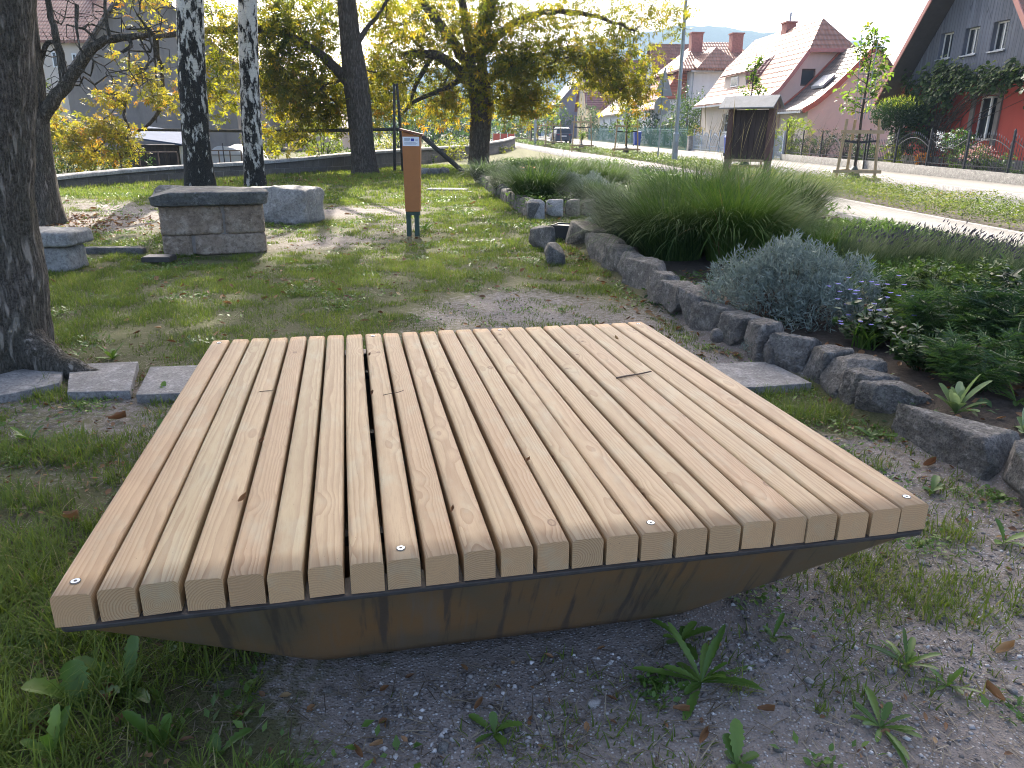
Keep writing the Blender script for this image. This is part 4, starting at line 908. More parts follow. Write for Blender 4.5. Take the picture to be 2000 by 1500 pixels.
def lawn_blades(name, reg, n, hs, ws, seg, label_seed, clump=.5):
    rs = np.random.default_rng(label_seed)
    x, y = scatter(n, reg, rs); k = in_lawn(x, y) & view_ok(x, y); x, y = x[k], y[k]
    d, h = turf(x, y); cl = n2(x, y, 4.5, 5, 3); cl2 = n2(x, y, 1.3, 9, 2)
    pr = np.clip(d*1.0+(cl-.47)*3.4+(cl2-.45)*1.4, 0, 1)*np.clip(d*4, 0, 1)
    k = rs.random(len(x)) < pr
    for s_ in SLABS: k &= ~poly_in(x, y, s_) | (rs.random(len(x)) < .004)
    x, y, h, pr, cl2, d = x[k], y[k], h[k], pr[k], cl2[k], d[k]
    P = np.stack([x, y, TZ(x, y)-.004], -1); m_ = len(x)
    L = h*hs*(.55+.9*rs.random(m_))*(.6+.5*pr); az = rs.random(m_)*6.283
    far = np.clip((y-13)/8, 0, 1)
    rnd = np.clip(.24+.36*rs.random(m_)+.8*(cl2-.45)+.35*(pr-.5)+.12*far+(rs.random(m_) < .06)*.5, 0, .999)
    o = blades(name, P, L, ws*(.6+.8*rs.random(m_)), az, .15+.75*rs.random(m_)**1.2, .3+1.3*rs.random(m_), GRASS, seg, None, rnd)
    tag(o, kind='stuff'); return o
lawn_blades('grass', (-5, 3.5, .45, 4.4), 250000, 1.2, .0052, 3, 1)
lawn_blades('grass', (-7, 5, 4.4, 9.5), 340000, 1.0, .0055, 2, 2)
lawn_blades('grass', (-12, 6, 9.5, 17), 300000, 1.05, .010, 2, 3)
lawn_blades('grass', (-20, 7, 17, 33), 300000, 1.2, .017, 2, 4)
# broad-leaved ground weeds (clover, plantain seedlings) mixed in the turf
def ground_weeds(reg, n, size, seed, dmin=.06):
    rs = np.random.default_rng(seed); x, y = scatter(n, reg, rs); k = in_lawn(x, y) & view_ok(x, y); x, y = x[k], y[k]
    d, h = turf(x, y); cl = n2(x, y, 2.6, 21, 3); k = (rs.random(len(x)) < np.clip((cl-.50)*7, 0, 1)*np.clip(d+.15, 0, .9)); x, y = x[k], y[k]; m_ = len(x)
    for s_ in SLABS:
        kk = ~poly_in(x, y, s_); x, y = x[kk], y[kk]; m_ = len(x)
    P = np.stack([x, y, TZ(x, y)+rs.random(m_)*size*.7], -1); az = rs.random(m_)*6.283
    D = np.stack([np.cos(az), np.sin(az), .2+.6*rs.random(m_)], -1); N = np.stack([rs.normal(size=m_)*.3, rs.normal(size=m_)*.3, np.ones(m_)], -1)
    L = size*(.6+.9*rs.random(m_)); return leaf_cloud('low_weeds', P, D, N, L, L*(.35+.3*rs.random(m_)), WEED, None, LEAF, np.clip(rs.random(m_)*.8+.1, 0, 1))
tag(ground_weeds((-4, 3.5, .6, 4.6), 26000, .030, 61), kind='stuff'); tag(ground_weeds((-6, 5, 4.6, 10), 70000, .036, 62), kind='stuff'); tag(ground_weeds((-9, 6, 10, 18), 60000, .05, 63), kind='stuff')
def tufts(reg, n, per, h, seed, mat, w, fn):
    rs = np.random.default_rng(seed); x, y = scatter(n, reg, rs); k = in_lawn(x, y) & view_ok(x, y); x, y = x[k], y[k]; k = rs.random(len(x)) < fn(x, y); x, y = x[k], y[k]; s_ = rs.uniform(.4, 1.1, len(x))
    i = np.repeat(np.arange(len(x)), per); m_ = len(i); px_ = x[i]+rs.normal(size=m_)*.018*s_[i]; py_ = y[i]+rs.normal(size=m_)*.018*s_[i]; P = np.stack([px_, py_, TZ(px_, py_)-.003], -1)
    return tag(blades('grass', P, h*s_[i]*(.4+.8*rs.random(m_)), w*(.6+.8*rs.random(m_)), rs.random(m_)*6.283, .25+.95*rs.random(m_), .3+1.2*rs.random(m_), mat, 4, None, np.clip(rs.random(len(x))[i]*.6+.4*rs.random(m_), 0, .999)), kind='stuff')
tufts((-.2, 3.4, .7, 3.4), 150, 42, .11, 64, GRASS, .0030, lambda x, y: .25+.6*(n2(x, y, 1.4, 5) > .5)); tufts((-4, .2, .7, 4.4), 220, 40, .15, 65, GRASS, .0036, lambda x, y: .3+.5*(n2(x, y, 1.2, 6) > .47))
def mats_(reg, n, per, r, seed):
    rs = np.random.default_rng(seed); x, y = scatter(n, reg, rs); i = np.repeat(np.arange(n), per); q = rs.normal(size=(len(i), 2))*(r*rs.uniform(.4, 1.2, n))[i][:, None]; x, y = x[i]+q[:, 0], y[i]+q[:, 1]; k = in_lawn(x, y) & view_ok(x, y); x, y, i = x[k], y[k], i[k]; m_ = len(x)
    az = rs.random(m_)*6.283; L = .013+.016*rs.random(m_); D = np.stack([np.cos(az), np.sin(az), .1+.7*rs.random(m_)], -1)
    return tag(leaf_cloud('low_weeds', np.stack([x, y, TZ(x, y)+.022*rs.random(m_)], -1), D, np.stack([rs.normal(size=m_)*.4, rs.normal(size=m_)*.4, np.ones(m_)], -1), L, L*(.35+.4*rs.random(m_)), WEED, None, LEAF6, np.clip(rs.random(n)[i]*.6+.4*rs.random(m_), 0, .999)), kind='stuff')
mats_((.1, 3.2, .7, 3.2), 46, 130, .075, 66); mats_((-3.5, .1, .7, 4.2), 40, 120, .08, 67); mats_((.6, 2.6, 3.2, 6.2), 40, 110, .10, 68)
# fallen leaves: curled brown blades
CURL = (np.array([(0, 0, .02), (.3, .40, .16), (.68, .33, .20), (1, 0, .10), (.68, -.33, .16), (.3, -.40, .10), (.5, 0, -.02)], float), LEAF6[1])
def litter(n, reg, size, seed, bias):
    rs = np.random.default_rng(seed); x, y = scatter(n, reg, rs); k = in_lawn(x, y) & view_ok(x, y); x, y = x[k], y[k]
    pr = bias(x, y); k = rs.random(len(x)) < pr; x, y = x[k], y[k]; m_ = len(x)
    P = np.stack([x, y, TZ(x, y)+.004+.012*rs.random(m_)], -1); az = rs.random(m_)*6.283; D = np.stack([np.cos(az), np.sin(az), rs.normal(size=m_)*.25], -1)
    N = np.stack([rs.normal(size=m_)*.45, rs.normal(size=m_)*.45, np.ones(m_)], -1); L = size*(.5+rs.random(m_))
    return leaf_cloud('fallen_leaves', P, D, N, L, L*(.35+.5*rs.random(m_)), LITTER, None, CURL, None)
bare = at_base(170, 435); bare2 = at_base(560, 350); lp = at_base(200, 860); ed = LOW_EDGE
def g2(x, y, c, r): return np.exp(-((x-c[0])**2+(y-c[1])**2)/r**2)
tag(litter(17000, (-5, 4, .6, 5), .026, 71, lambda x, y: .06+.34*(x < -.6)*(n2(x, y, 2.1, 44) > .44)+.35*g2(x, y, lp, .8)+.45*np.clip(1-seg_dist(x, y, ed)/.5, 0, 1)*(y < 4)+.12*(n2(x, y, 1.5, 4) > .5)), kind='stuff')
tag(litter(38000, (-9, 5, 5, 13), .055, 72, lambda x, y: .025+.75*g2(x, y, bare, 1.3)+.3*np.clip(1-seg_dist(x, y, ed)/.4, 0, 1)+.06*(n2(x, y, .8, 4) > .5)), kind='stuff')
tag(litter(9000, (-14, 3, 13, 28), .10, 73, lambda x, y: .03+.9*g2(x, y, bare2, 2.2)), kind='stuff')
# gravel: small stones on the worn soil
def gravel(n, reg, r0, r1, seed):
    rs = np.random.default_rng(seed); x, y = scatter(n, reg, rs); k = in_lawn(x, y) & view_ok(x, y); x, y = x[k], y[k]; d, _ = turf(x, y)
    k = rs.random(len(x)) < np.clip(1.0-d*2.4, 0, 1)*np.clip((n2(x, y, 3, 31)-.32)*5, .15, 1); x, y = x[k], y[k]; m_ = len(x)
    r = r0+(r1-r0)*rs.random(m_)**4; O = np.array([(1, 0, 0), (0, 1, 0), (-1, 0, 0), (0, -1, 0), (0, 0, 1), (0, 0, -1)], float); O = O[None]*(1+rs.normal(size=(m_, 6, 1))*.22)*np.stack([r*1.25, r, r*.65], -1)[:, None]
    a = rs.random(m_)*6.283; ca, sa = np.cos(a)[:, None], np.sin(a)[:, None]
    V = np.stack([O[..., 0]*ca-O[..., 1]*sa, O[..., 0]*sa+O[..., 1]*ca, O[..., 2]], -1)+np.stack([x, y, TZ(x, y)+r*.15], -1)[:, None]
    f = np.array([(0, 1, 4), (1, 2, 4), (2, 3, 4), (3, 0, 4), (1, 0, 5), (2, 1, 5), (3, 2, 5), (0, 3, 5)]); F = (np.arange(m_)[:, None, None]*6+f[None]).reshape(-1, 3)
    return npmesh('gravel', V.reshape(-1, 3), [F], GRAVEL, None, False, np.repeat(rs.random(m_), 8))
def m_gravel():
    t = NT('gravel_stone'); a = t.n('Attribute', attribute_name='rnd').outputs['Fac']
    return t.done(t.bsdf(t.ramp(a, [(0, (.075, .066, .06)), (.5, (.17, .155, .145)), (.82, (.29, .275, .262)), (1, (.58, .56, .54))]), .8, t.bump(t.noise(t.pos(), 300, 3), .4, .002), 0, .4))
GRAVEL = m_gravel()
tag(gravel(110000, (-1.6, 3.2, .6, 3.6), .0018, .011, 81), kind='stuff'); tag(gravel(26000, (-5, 4, 3.6, 9), .003, .012, 82), kind='stuff')
# roots, straw and twig debris on the bare soil
def debris(n, reg, seed):
    rs = np.random.default_rng(seed); x, y = scatter(n, reg, rs); k = in_lawn(x, y) & view_ok(x, y); x, y = x[k], y[k]; m_ = len(x)
    P = np.stack([x, y, TZ(x, y)+.004], -1)
    return blades('straw_debris', P, .03+.09*rs.random(m_)**2, .0016+.002*rs.random(m_), rs.random(m_)*6.283, 1.35+.2*rs.random(m_), rs.normal(size=m_)*.15, STRAW, 3, None, None, None, lambda t: np.ones(1))
STRAW = m_leaf('dry_straw', [(0, (.06, .045, .03)), (.5, (.16, .13, .09)), (1, (.30, .26, .19))], .15, .7, (1, .9, .7))
tag(debris(26000, (-3.5, 3.5, .6, 5), 85), kind='stuff'); tag(debris(22000, (-6, 4, 5, 10), 86), kind='stuff')
# larger dry leaves, pebbles and twigs one can point at
def dry_leaf(px, py, size, az, rnd, label, z=None, curl=1.0):
    p = at_base(px, py) if z is None else at_z(px, py, z)
    p = on(p, .012) if z is None else p+[0, 0, .006]
    n = 9; V = []; F = []
    for i in range(n):
        t = i/(n-1); w_ = size*.26*math.sin(math.pi*min(1, t*.9+.08))**.8
        for s_ in (-1, -.5, 0, .5, 1): V.append((t*size-size/2, s_*w_*(1-.25*abs(s_)*curl), size*curl*(.34*abs(s_)**1.5*(.4+t)+.18*(t-.5)**2+.02*math.sin(9*t+3*s_))))
    for i in range(n-1):
        for j in range(4): F.append((i*5+j, i*5+j+1, (i+1)*5+j+1, (i+1)*5+j))
    o = npmesh('dry_leaf', np.array(V), [np.array(F)], LITTER, None, True, np.full(len(F), rnd), p); o.rotation_euler = (0, 0, az)
    return tag(o, label, 'fallen leaf')
for a_ in [(140, 1020, .12, -.5, .55, 'big curled brown leaf on the grass left of the platform'), (1330, 1390, .045, -.3, .6, 'dry brown leaf lying on bare soil below the dandelion'), (1495, 1392, .045, -.2, .45, 'reddish dry leaf on the soil in front of the platform'), (935, 1378, .04, 1.0, .5, 'crumpled brown leaf beside the small weed on the gravel'),
           (735, 1458, .035, .2, .8, 'narrow yellow-brown leaf lying flat on the gravel'), (700, 1475, .04, 2.3, .45, 'small brown leaf, left of the narrow one on the gravel'), (1940, 1365, .06, 1.9, .7, 'tan curled leaf on the soil near the right edge'), (1960, 1280, .07, .3, .9, 'large pale dead leaf at the right edge'), (1815, 910, .08, .4, .35, 'brown leaf beside the long border stone'), (1520, 870, .07, .2, .4, 'dark brown leaf on the ground at the right side of the platform'),
           (1620, 788, .06, 1.2, .5, 'brown leaf on the soil between platform and border stones'), (80, 1440, .08, 1.4, .25, 'dark curled leaf in the grass at the bottom left'), (230, 820, .09, .3, .4, 'brown leaf below the slabs left of the platform'), (210, 1370, .12, -.9, .3, 'dark brown leaf behind the wide dandelion leaves'), (1375, 1445, .05, .9, .5, 'small dry leaf at the bottom of the soil patch')]: dry_leaf(*a_)
for a_ in [(474, 980, .035, 1.2, .6, 'crumpled brown leaf stuck between two planks near the front'), (511, 866, .03, 1.3, .35, 'small dark leaf in a plank gap near the middle'), (884, 1000, .025, 1.4, .4, 'tiny brown leaf in a gap of the front planks'), (1030, 903, .024, .8, .5, 'brown crumb in the gap of the right hand planks'), (727, 772, .03, 1.5, .15, 'dark leaf wedged in the widest plank gap'), (722, 696, .026, 1.4, .3, 'brown leaf at the far end of the widest plank gap'), (1204, 664, .035, 2.0, .95, 'pale dry scrap at the far end of the planks')]: dry_leaf(*a_[:6], z=.5)
TWIG = m_plain('twig_bark', (.10, .065, .045), .8, .3, 40)
def twig(pts, r, label):
    P = np.array([at_z(x, y, .5) for x, y in pts])+[0, 0, r+.0005]; P[0, 2] += r*.4; P[-1, 2] += r*1.2; c = P.mean(0)
    Q, rr = resample(P, np.linspace(r, r*.7, len(P)), .015)
    V, F = tubes_np([(Q-c, rr, 7)]); return tag(npmesh('twig', V, [F], TWIG, None, True, None, c), label, 'twig')
twig([(1204, 741), (1222, 736), (1245, 733), (1272, 729)], .0042, 'thick brown twig lying across the right hand planks'); twig([(748, 773), (762, 769), (775, 769), (788, 764)], .0017, 'thin curved twig on the planks beside the widest gap'); twig([(507, 766), (520, 764), (540, 763)], .0015, 'thin straight stalk on the planks at the left')
for k, (px, py, s_, lab) in enumerate([(640, 1345, .036, 'dark grey pebble under the front edge of the platform'), (1160, 1370, .05, 'largest smooth grey pebble on the gravel'), (865, 1455, .045, 'flat grey pebble at the bottom of the gravel'), (1580, 1330, .035, 'flat pale pebble on the soil right of the dandelion'), (1520, 1462, .03, 'small whitish pebble near the bottom edge'), (1740, 1310, .045, 'dark angular pebble among the weeds'), (1800, 1100, .04, 'pale blue-grey pebble under the right corner of the platform'), (1975, 1350, .04, 'rounded pebble at the right edge')]):
    s_ *= .6; p = on(at_base(px, py)); tag(block('pebble', s_*1.5, s_*1.1, s_*.7, 400+k, .08, 2.6, 6, [GRANITE, SLAB, CAPSTONE, PALESTONE][k % 4], p, k*.7, sink=s_*.2), lab, 'pebble')

# ------------------------------------------------------------------ single weeds
def rosette(px, py, n, L, W, label, seed, tilt=(.7, 1.35), teeth=True, mat=WEED, cat='weed', loc=None, name='dandelion', group=None, az0=0, azr=6.283, rndr=(0, 1)):
    rs = np.random.default_rng(seed); p = on(at_base(px, py)) if loc is None else loc
    V, F, off, rn = [], [], 0, []
    for k in range(n):
        az = az0+azr*(k+rs.random()*1.9)/n; l = L*(.4+.75*rs.random()); w_ = W*(.7+.5*rs.random()); ti = rs.uniform(*tilt); m_ = 22; l *= .82; w_ *= .72; pos = np.array([0, 0, 0.0]); bend = rs.uniform(.1, .7); r_ = rs.uniform(*rndr)
        side = np.array([-math.sin(az), math.cos(az), 0])
        for i in range(m_):
            t = i/(m_-1); th = ti+bend*t; dirv = np.array([math.cos(az)*math.sin(th), math.sin(az)*math.sin(th), math.cos(th)])
            env = .12+.88*math.sin(math.pi*min(1, max(0, (t-.02))**1.4*.98))**.7 if t > .0 else .12
            if t == 1: env = .02
            wd = w_*env*((.92+.16*((i % 3) == 0)-.16*((i % 3) == 2)*(t < .75) if t > .1 else 1) if teeth else 1)/2
            nrm = np.cross(dirv, side); cup = .22*wd*2
            V += [pos-side*wd-nrm*(-cup), pos, pos+side*wd-nrm*(-cup)]; pos = pos+dirv*l/(m_-1)
        for i in range(m_-1):
            a = off+3*i; F += [(a, a+1, a+4, a+3), (a+1, a+2, a+5, a+4)]; rn += [r_, r_]
        off += 3*m_
    o = npmesh(name, np.array(V), [np.array(F)], mat, None, True, rn, p); return tag(o, label, cat, group)
for a_ in [(1370, 1330, 17, .25, .036, 'largest dandelion, sprawling under the front edge of the platform', 1, (.55, 1.5)), (1330, 1250, 7, .16, .04, 'broad-leaved weed tucked beneath the platform edge', 2, (.5, 1.2)), (965, 1425, 7, .13, .034, 'lone small weed growing in the gravel', 3, (.5, 1.3)), (160, 1380, 5, .21, .085, 'dandelion with wide pale leaves at the bottom left', 4, (.3, 1.0)), (250, 1350, 6, .20, .06, 'dandelion with a long toothed leaf beneath the left platform corner', 5, (.35, 1.0)),
           (320, 1460, 4, .16, .05, 'upright dandelion leaf cluster at the lower left', 6, (.2, .7)), (105, 1490, 5, .17, .045, 'spear-shaped leaves at the bottom left corner', 7, (.1, .8)), (430, 1470, 5, .10, .05, 'small round-leaved weed near the bottom', 8, (.5, 1.2)), (1770, 1300, 13, .14, .026, 'grey-green thistle-like weed on the soil at the right', 9, (.5, 1.3)), (1720, 1420, 14, .17, .028, 'sprawling weed nearest the bottom right corner', 10, (.6, 1.4)),
           (1850, 1340, 10, .11, .024, 'weed with pale upturned leaves beside the soil patch at right', 11, (.5, 1.3)), (1510, 1245, 5, .10, .035, 'little upright weed below the platform right of the dandelion', 12, (.2, 1.0)), (1440, 1490, 7, .13, .05, 'toothed weed cut by the bottom edge', 13, (.4, 1.2)), (1700, 850, 7, .13, .04, 'weed with narrow leaves at the foot of the border stones', 14, (.6, 1.3)), (1960, 1060, 4, .12, .055, 'small weed with two oval leaves right of the platform', 15, (.3, 1.1)),
           (60, 860, 6, .17, .05, 'grey-green weed below the left slab', 16, (.5, 1.2)), (315, 850, 7, .11, .04, 'bright green weed left of the platform middle', 17, (.5, 1.2)), (320, 770, 3, .10, .045, 'single leafy shoot on the right slab edge', 18, (.1, .9)), (220, 700, 9, .16, .045, 'dandelion tuft behind the trunk root', 19, (.5, 1.2)), (1820, 960, 8, .12, .05, 'leafy weed at the right edge of the platform', 20, (.6, 1.3)), (830, 450, 12, .26, .06, 'bright dandelion beside the legs of the orange post', 21, (.5, 1.2)),
           (640, 1120, 0, .1, .1, '', 22, (.5, 1))]:
    if a_[2]: rosette(*a_, rndr=(.1, .95))
# ------------------------------------------------------------------ flower beds
REED = m_leaf('ornamental_grass', [(0, (.032, .067, .021)), (.4, (.060, .110, .032)), (.75, (.092, .150, .043)), (.93, (.125, .172, .054)), (1, (.13, .155, .055))], .38, .65, spec=.12)
REED2 = m_leaf('bright_grass', [(0, (.045, .095, .02)), (.5, (.085, .155, .03)), (.9, (.14, .20, .05)), (1, (.22, .17, .08))], .38, .65, spec=.12)
BLUEREED = m_leaf('blue_grass', [(0, (.04, .068, .042)), (.5, (.075, .112, .068)), (.9, (.11, .15, .095)), (1, (.15, .16, .10))], .38, .65, spec=.12)
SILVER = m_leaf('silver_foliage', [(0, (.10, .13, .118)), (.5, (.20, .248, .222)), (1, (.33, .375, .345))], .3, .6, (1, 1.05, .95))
DARKLEAF = m_leaf('dark_foliage', [(0, (.022, .052, .020)), (.5, (.045, .095, .030)), (.85, (.085, .15, .042)), (1, (.14, .20, .06))], .4, .4)
LAVSTEM = m_leaf('lavender_stem', [(0, (.05, .085, .035)), (.6, (.095, .14, .058)), (1, (.15, .19, .085))], .35, .65, spec=.15)
SPIKE = m_leaf('lavender_head', [(0, (.045, .042, .052)), (.6, (.075, .068, .085)), (1, (.12, .10, .12))], .15, .8, (1, 1, 1))
VIOLET = m_leaf('violet_petal', [(0, (.14, .13, .46)), (1, (.28, .25, .66))], .35, .5, (1, 1, 1.1))
ORANGEP = m_leaf('orange_petal', [(0, (.55, .16, .015)), (1, (.70, .38, .03))], .3, .5, (1, .9, .6))
PINKP = m_leaf('pink_petal', [(0, (.36, .17, .16)), (.6, (.50, .30, .28)), (1, (.62, .50, .46))], .3, .6, (1, .9, .9))
FELT = m_leaf('felted_leaf', [(0, (.13, .19, .075)), (.6, (.20, .27, .12)), (1, (.30, .37, .22))], .35, .75, (1.05, 1.1, .7), .2)
def reed_clump(px, py, n, h, rad, label, seed, mat=REED, lean=(0, 0), w=.006, plumes=0, spread=.75, loc=None, bend=(.8, 2.2)):
    rs = np.random.default_rng(seed); n = int(n*1.1); p = on(at_base(px, py, .13)) if loc is None else loc
    r = rad*np.sqrt(rs.random(n)); a = rs.random(n)*6.283; P = np.stack([r*np.cos(a), r*np.sin(a), np.zeros(n)-.02], -1)
    az = np.arctan2(np.sin(a)*r/rad+rs.normal(size=n)*.55+lean[1], np.cos(a)*r/rad+rs.normal(size=n)*.55+lean[0])
    L = h*(.55+.6*rs.random(n)); tilt = spread*(.10+.6*rs.random(n)*(.35+.65*r/rad)); bd = rs.uniform(bend[0], bend[1], n)*(L/h)**1.4
    o = blades('ornamental_grass', P, L, w*1.7*(.6+.8*rs.random(n)), az, tilt, bd, mat, 7, None, np.clip(.15+.7*rs.random(n)+(rs.random(n) < .05)*.3, 0, .999), p, lambda t: np.full(1, (1-t)**.6))
    if plumes:
        m_ = plumes; r = rad*np.sqrt(rs.random(m_)); a = rs.random(m_)*6.283; P = np.stack([r*np.cos(a), r*np.sin(a), np.zeros(m_)], -1); L = h*rs.uniform(1.15, 1.5, m_)
        blades('seed_stalk', P, L, np.full(m_, w*.4), np.full(m_, .25)+rs.normal(size=m_)*.7, .12+.22*rs.random(m_), .15+.25*rs.random(m_), STALK, 6, o, rs.random(m_), None, lambda t: np.full(1, .6+2.2*(t > .8)))
    return tag(o, label, 'ornamental grass', 'ornamental grass clumps in the flower beds')
STALK = m_leaf('seed_stalk', [(0, (.11, .10, .055)), (.6, (.19, .155, .09)), (1, (.28, .22, .14))], .35, .7)
def big_reeds():
    for a_ in [(1425, 508, 1900, 1.22, .26, 'bright green fountain of grass directly behind the silver bush', 1, REED2, (.1, -.2), .0070, 0, .75),
               (1310, 500, 1900, 1.16, .34, 'large arching grass leaning over the near stone edging', 2, REED, (-.4, -.4), .0055, 0, 1.0),
               (1225, 462, 1500, 1.05, .34, 'grey-green grass clump at the top end of the near bed', 3, BLUEREED, (-.5, -.2), .005, 0, 1.0),
               (1330, 452, 2100, 1.45, .36, 'tall dark grass clump behind the arching one, left of the brown board', 4, REED, (-.1, 0), .0075, 20, .62),
               (1455, 448, 2100, 1.48, .36, 'tall grass with seed stalks at the foot of the brown board', 5, REED, (.15, 0), .0075, 22, .62),
               (1535, 452, 1300, 1.18, .32, 'tall grass tuft right of the brown board post', 6, REED, (.4, 0), .0065, 12, .75),
               (1385, 476, 1500, 1.30, .30, 'mid green grass between the tall dark clump and the bright fountain', 7, REED, (0, -.2), .0065, 0, .7),
               (1500, 488, 900, .95, .24, 'green grass filling the gap right of the bright fountain', 9, REED2, (.2, -.1), .006, 0, .85),
               (1270, 478, 1200, 1.0, .3, 'blue-green thin grass between the grey-green clump and the arching one', 10, BLUEREED, (-.3, -.3), .005, 0, 1.0),
               (1610, 498, 700, .62, .26, 'low loose grass behind the silver bush', 8, REED2, (.2, 0), .005, 0, 1.0)]:
        reed_clump(*a_)
    for a_ in [(1050, 392, 1500, 1.05, .40, 'dark grass clump at the middle of the far bed', 11, REED, (0, 0), .010, 6, .9), (1110, 375, 1400, 1.10, .42, 'tall green grass at the right of the far bed', 12, REED, (.2, 0), .010, 8, .9),
               (948, 352, 700, .85, .30, 'pale grass tuft at the foot of the largest chestnut', 13, BLUEREED, (0, 0), .012, 0, 1.1), (1000, 372, 1100, .80, .40, 'olive grass between the chestnut tuft and the dark clump', 14, BLUEREED, (-.3, 0), .010, 0, 1.1),
               (1165, 402, 1200, .80, .36, 'grey-green grass at the front right of the far bed', 15, BLUEREED, (-.3, -.2), .008, 0, 1.2), (1060, 352, 900, .9, .40, 'hazy grass clump furthest back in the far bed', 16, REED, (0, 0), .012, 6, .9),
               (1180, 372, 1200, .95, .42, 'sunlit grass clump next to the near pavement', 17, REED2, (.2, 0), .010, 6, .9)]:
        reed_clump(*a_)
big_reeds()
# silver dwarf shrub
def dome(name, loc, R, Hh, n, mat, label, cat, seed, leaf=.03, asp=.16, up=.8, inner=.55, lobes=None, group=None, tpl=LEAF, stems=True, rough=.25, kind=None, sprig=6):
    rs = np.random.default_rng(seed); lobes = lobes or [(0, 0, 0, 1.0)]
    V, D = [], []
    for lx, ly, lz, s in lobes:
        k = int(n*s*s/sum(q[3]**2 for q in lobes)); a = rs.random(k)*6.283; z = rs.random(k)**.75; r = np.sqrt(np.maximum(0, 1-z*z)); u = np.stack([r*np.cos(a), r*np.sin(a), z], -1)
        bump_ = 1-rough+2*rough*fbm(u*2.6+seed+lx*7, seed, 3); rad = (inner+(1-inner)*rs.random(k)**.6)*bump_
        V.append(u*rad[:, None]*np.array([R*s, R*s, Hh*s])+np.array([lx, ly, lz])); D.append(u)
    V = np.concatenate(V); D = np.concatenate(D)
    # every shoot carries a tuft of narrow leaves
    kk = np.repeat(np.arange(len(V)), sprig); t = np.tile(np.arange(sprig)/sprig, len(V)); A = unit(D*.8+np.array([0, 0, up])+rs.normal(size=D.shape)*.25)
    Pp = V[kk]+A[kk]*(t*leaf*1.6)[:, None]; DD = unit(A[kk]*.75+rs.normal(size=Pp.shape)*.65); NN = rs.normal(size=Pp.shape)
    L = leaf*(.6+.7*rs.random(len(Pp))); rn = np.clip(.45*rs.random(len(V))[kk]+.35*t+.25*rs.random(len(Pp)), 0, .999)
    o = empty(name, loc)
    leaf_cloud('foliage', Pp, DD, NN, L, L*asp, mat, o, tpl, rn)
    if stems:
        ch = []
        for i in rs.choice(len(V), min(len(V), 90), replace=False): ch.append((np.array([V[i]*[.08, .08, 0], V[i]*[.55, .55, .45], V[i]]), [.006, .004, .002], 4))
        Vs, Fs = tubes_np(ch); npmesh('stems', Vs, [Fs], TWIG, o, True)
    return tag(o, label, cat, group, kind)
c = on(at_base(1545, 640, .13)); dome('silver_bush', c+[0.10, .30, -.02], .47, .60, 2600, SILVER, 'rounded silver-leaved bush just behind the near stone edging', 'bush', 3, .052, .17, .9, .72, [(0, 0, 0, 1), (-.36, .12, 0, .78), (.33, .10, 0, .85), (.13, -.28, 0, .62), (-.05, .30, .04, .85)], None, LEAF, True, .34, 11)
c = on(at_base(1480, 668, .13)); dome('silver_shoot', c, .09, .10, 90, SILVER, 'small silver seedling between the silver bush and the stones', 'plant', 5, .028, .16, .9)
c = on(at_base(1092, 392, .13)); dome('lavender_bush', c+[0, .35, 0], .62, .55, 2600, SILVER, 'blue-grey lavender mound at the front of the far bed', 'bush', 7, .07, .12, 1.0, .5, [(0, 0, 0, 1), (.7, .1, 0, .8), (-.55, .25, 0, .7)], None, LEAF, True, .3, 6)
c = on(at_base(1180, 452, .13)); dome('lavender_bush', c+[0, .1, 0], .34, .36, 1500, SILVER, 'small dusty lavender at the tip of the near bed', 'bush', 8, .05, .11, 1.0, .5, [(0, 0, 0, 1), (.3, .15, 0, .8)], None, LEAF, True, .3, 6)
# lavender drift: thin stems leaning the same way with dark flower heads
def lavender(px, py, n, rad, h, label, seed):
    rs = np.random.default_rng(seed); p = on(at_base(px, py, .13)); a = rs.random(n)*6.283; r = rad*np.sqrt(rs.random(n)); P = np.stack([r*np.cos(a)*1.3, r*np.sin(a), np.zeros(n)], -1)
    L = h*(.7+.5*rs.random(n)); az = .35+rs.normal(size=n)*.5; tl = .30+.35*rs.random(n); bd = .15+.4*rs.random(n)
    o = empty('lavender', p); V, q, t3 = blades_np(P, L, np.full(n, .0042), az, tl, bd, 4, lambda t: np.ones(1))
    npmesh('stems', V, [q, t3], LAVSTEM, o, False, np.concatenate([np.tile(rs.random(n), 3), rs.random(n)]))
    tip = V.reshape(n, -1, 3)[:, -1]; dr = unit(tip-V.reshape(n, -1, 3)[:, -3]); k = np.where(rs.random(n) < .22)[0]; m_ = len(k)
    Pk = np.repeat(tip[k]-dr[k]*.01, 3, 0); leaf_cloud('blossoms', Pk, np.repeat(dr[k], 3, 0), rs.normal(size=(m_*3, 3)), .055, .012, SPIKE, o, LEAF, rs.random(m_*3))
    m2 = n*3; b = np.repeat(np.arange(n), 3); Pl = P[b]+rs.normal(size=(m2, 3))*[.03, .03, .0]+[0, 0, .03]; Dl = np.stack([rs.normal(size=m2)*.5+.3, rs.normal(size=m2)*.5, .6+rs.random(m2)], -1)
    leaf_cloud('leaves', Pl+Dl*rs.random((m2, 1))*.09, Dl, rs.normal(size=(m2, 3)), .06, .007, LAVSTEM, o, LEAF, rs.random(m2))
    return tag(o, label, 'lavender', 'lavender plants in the near bed')
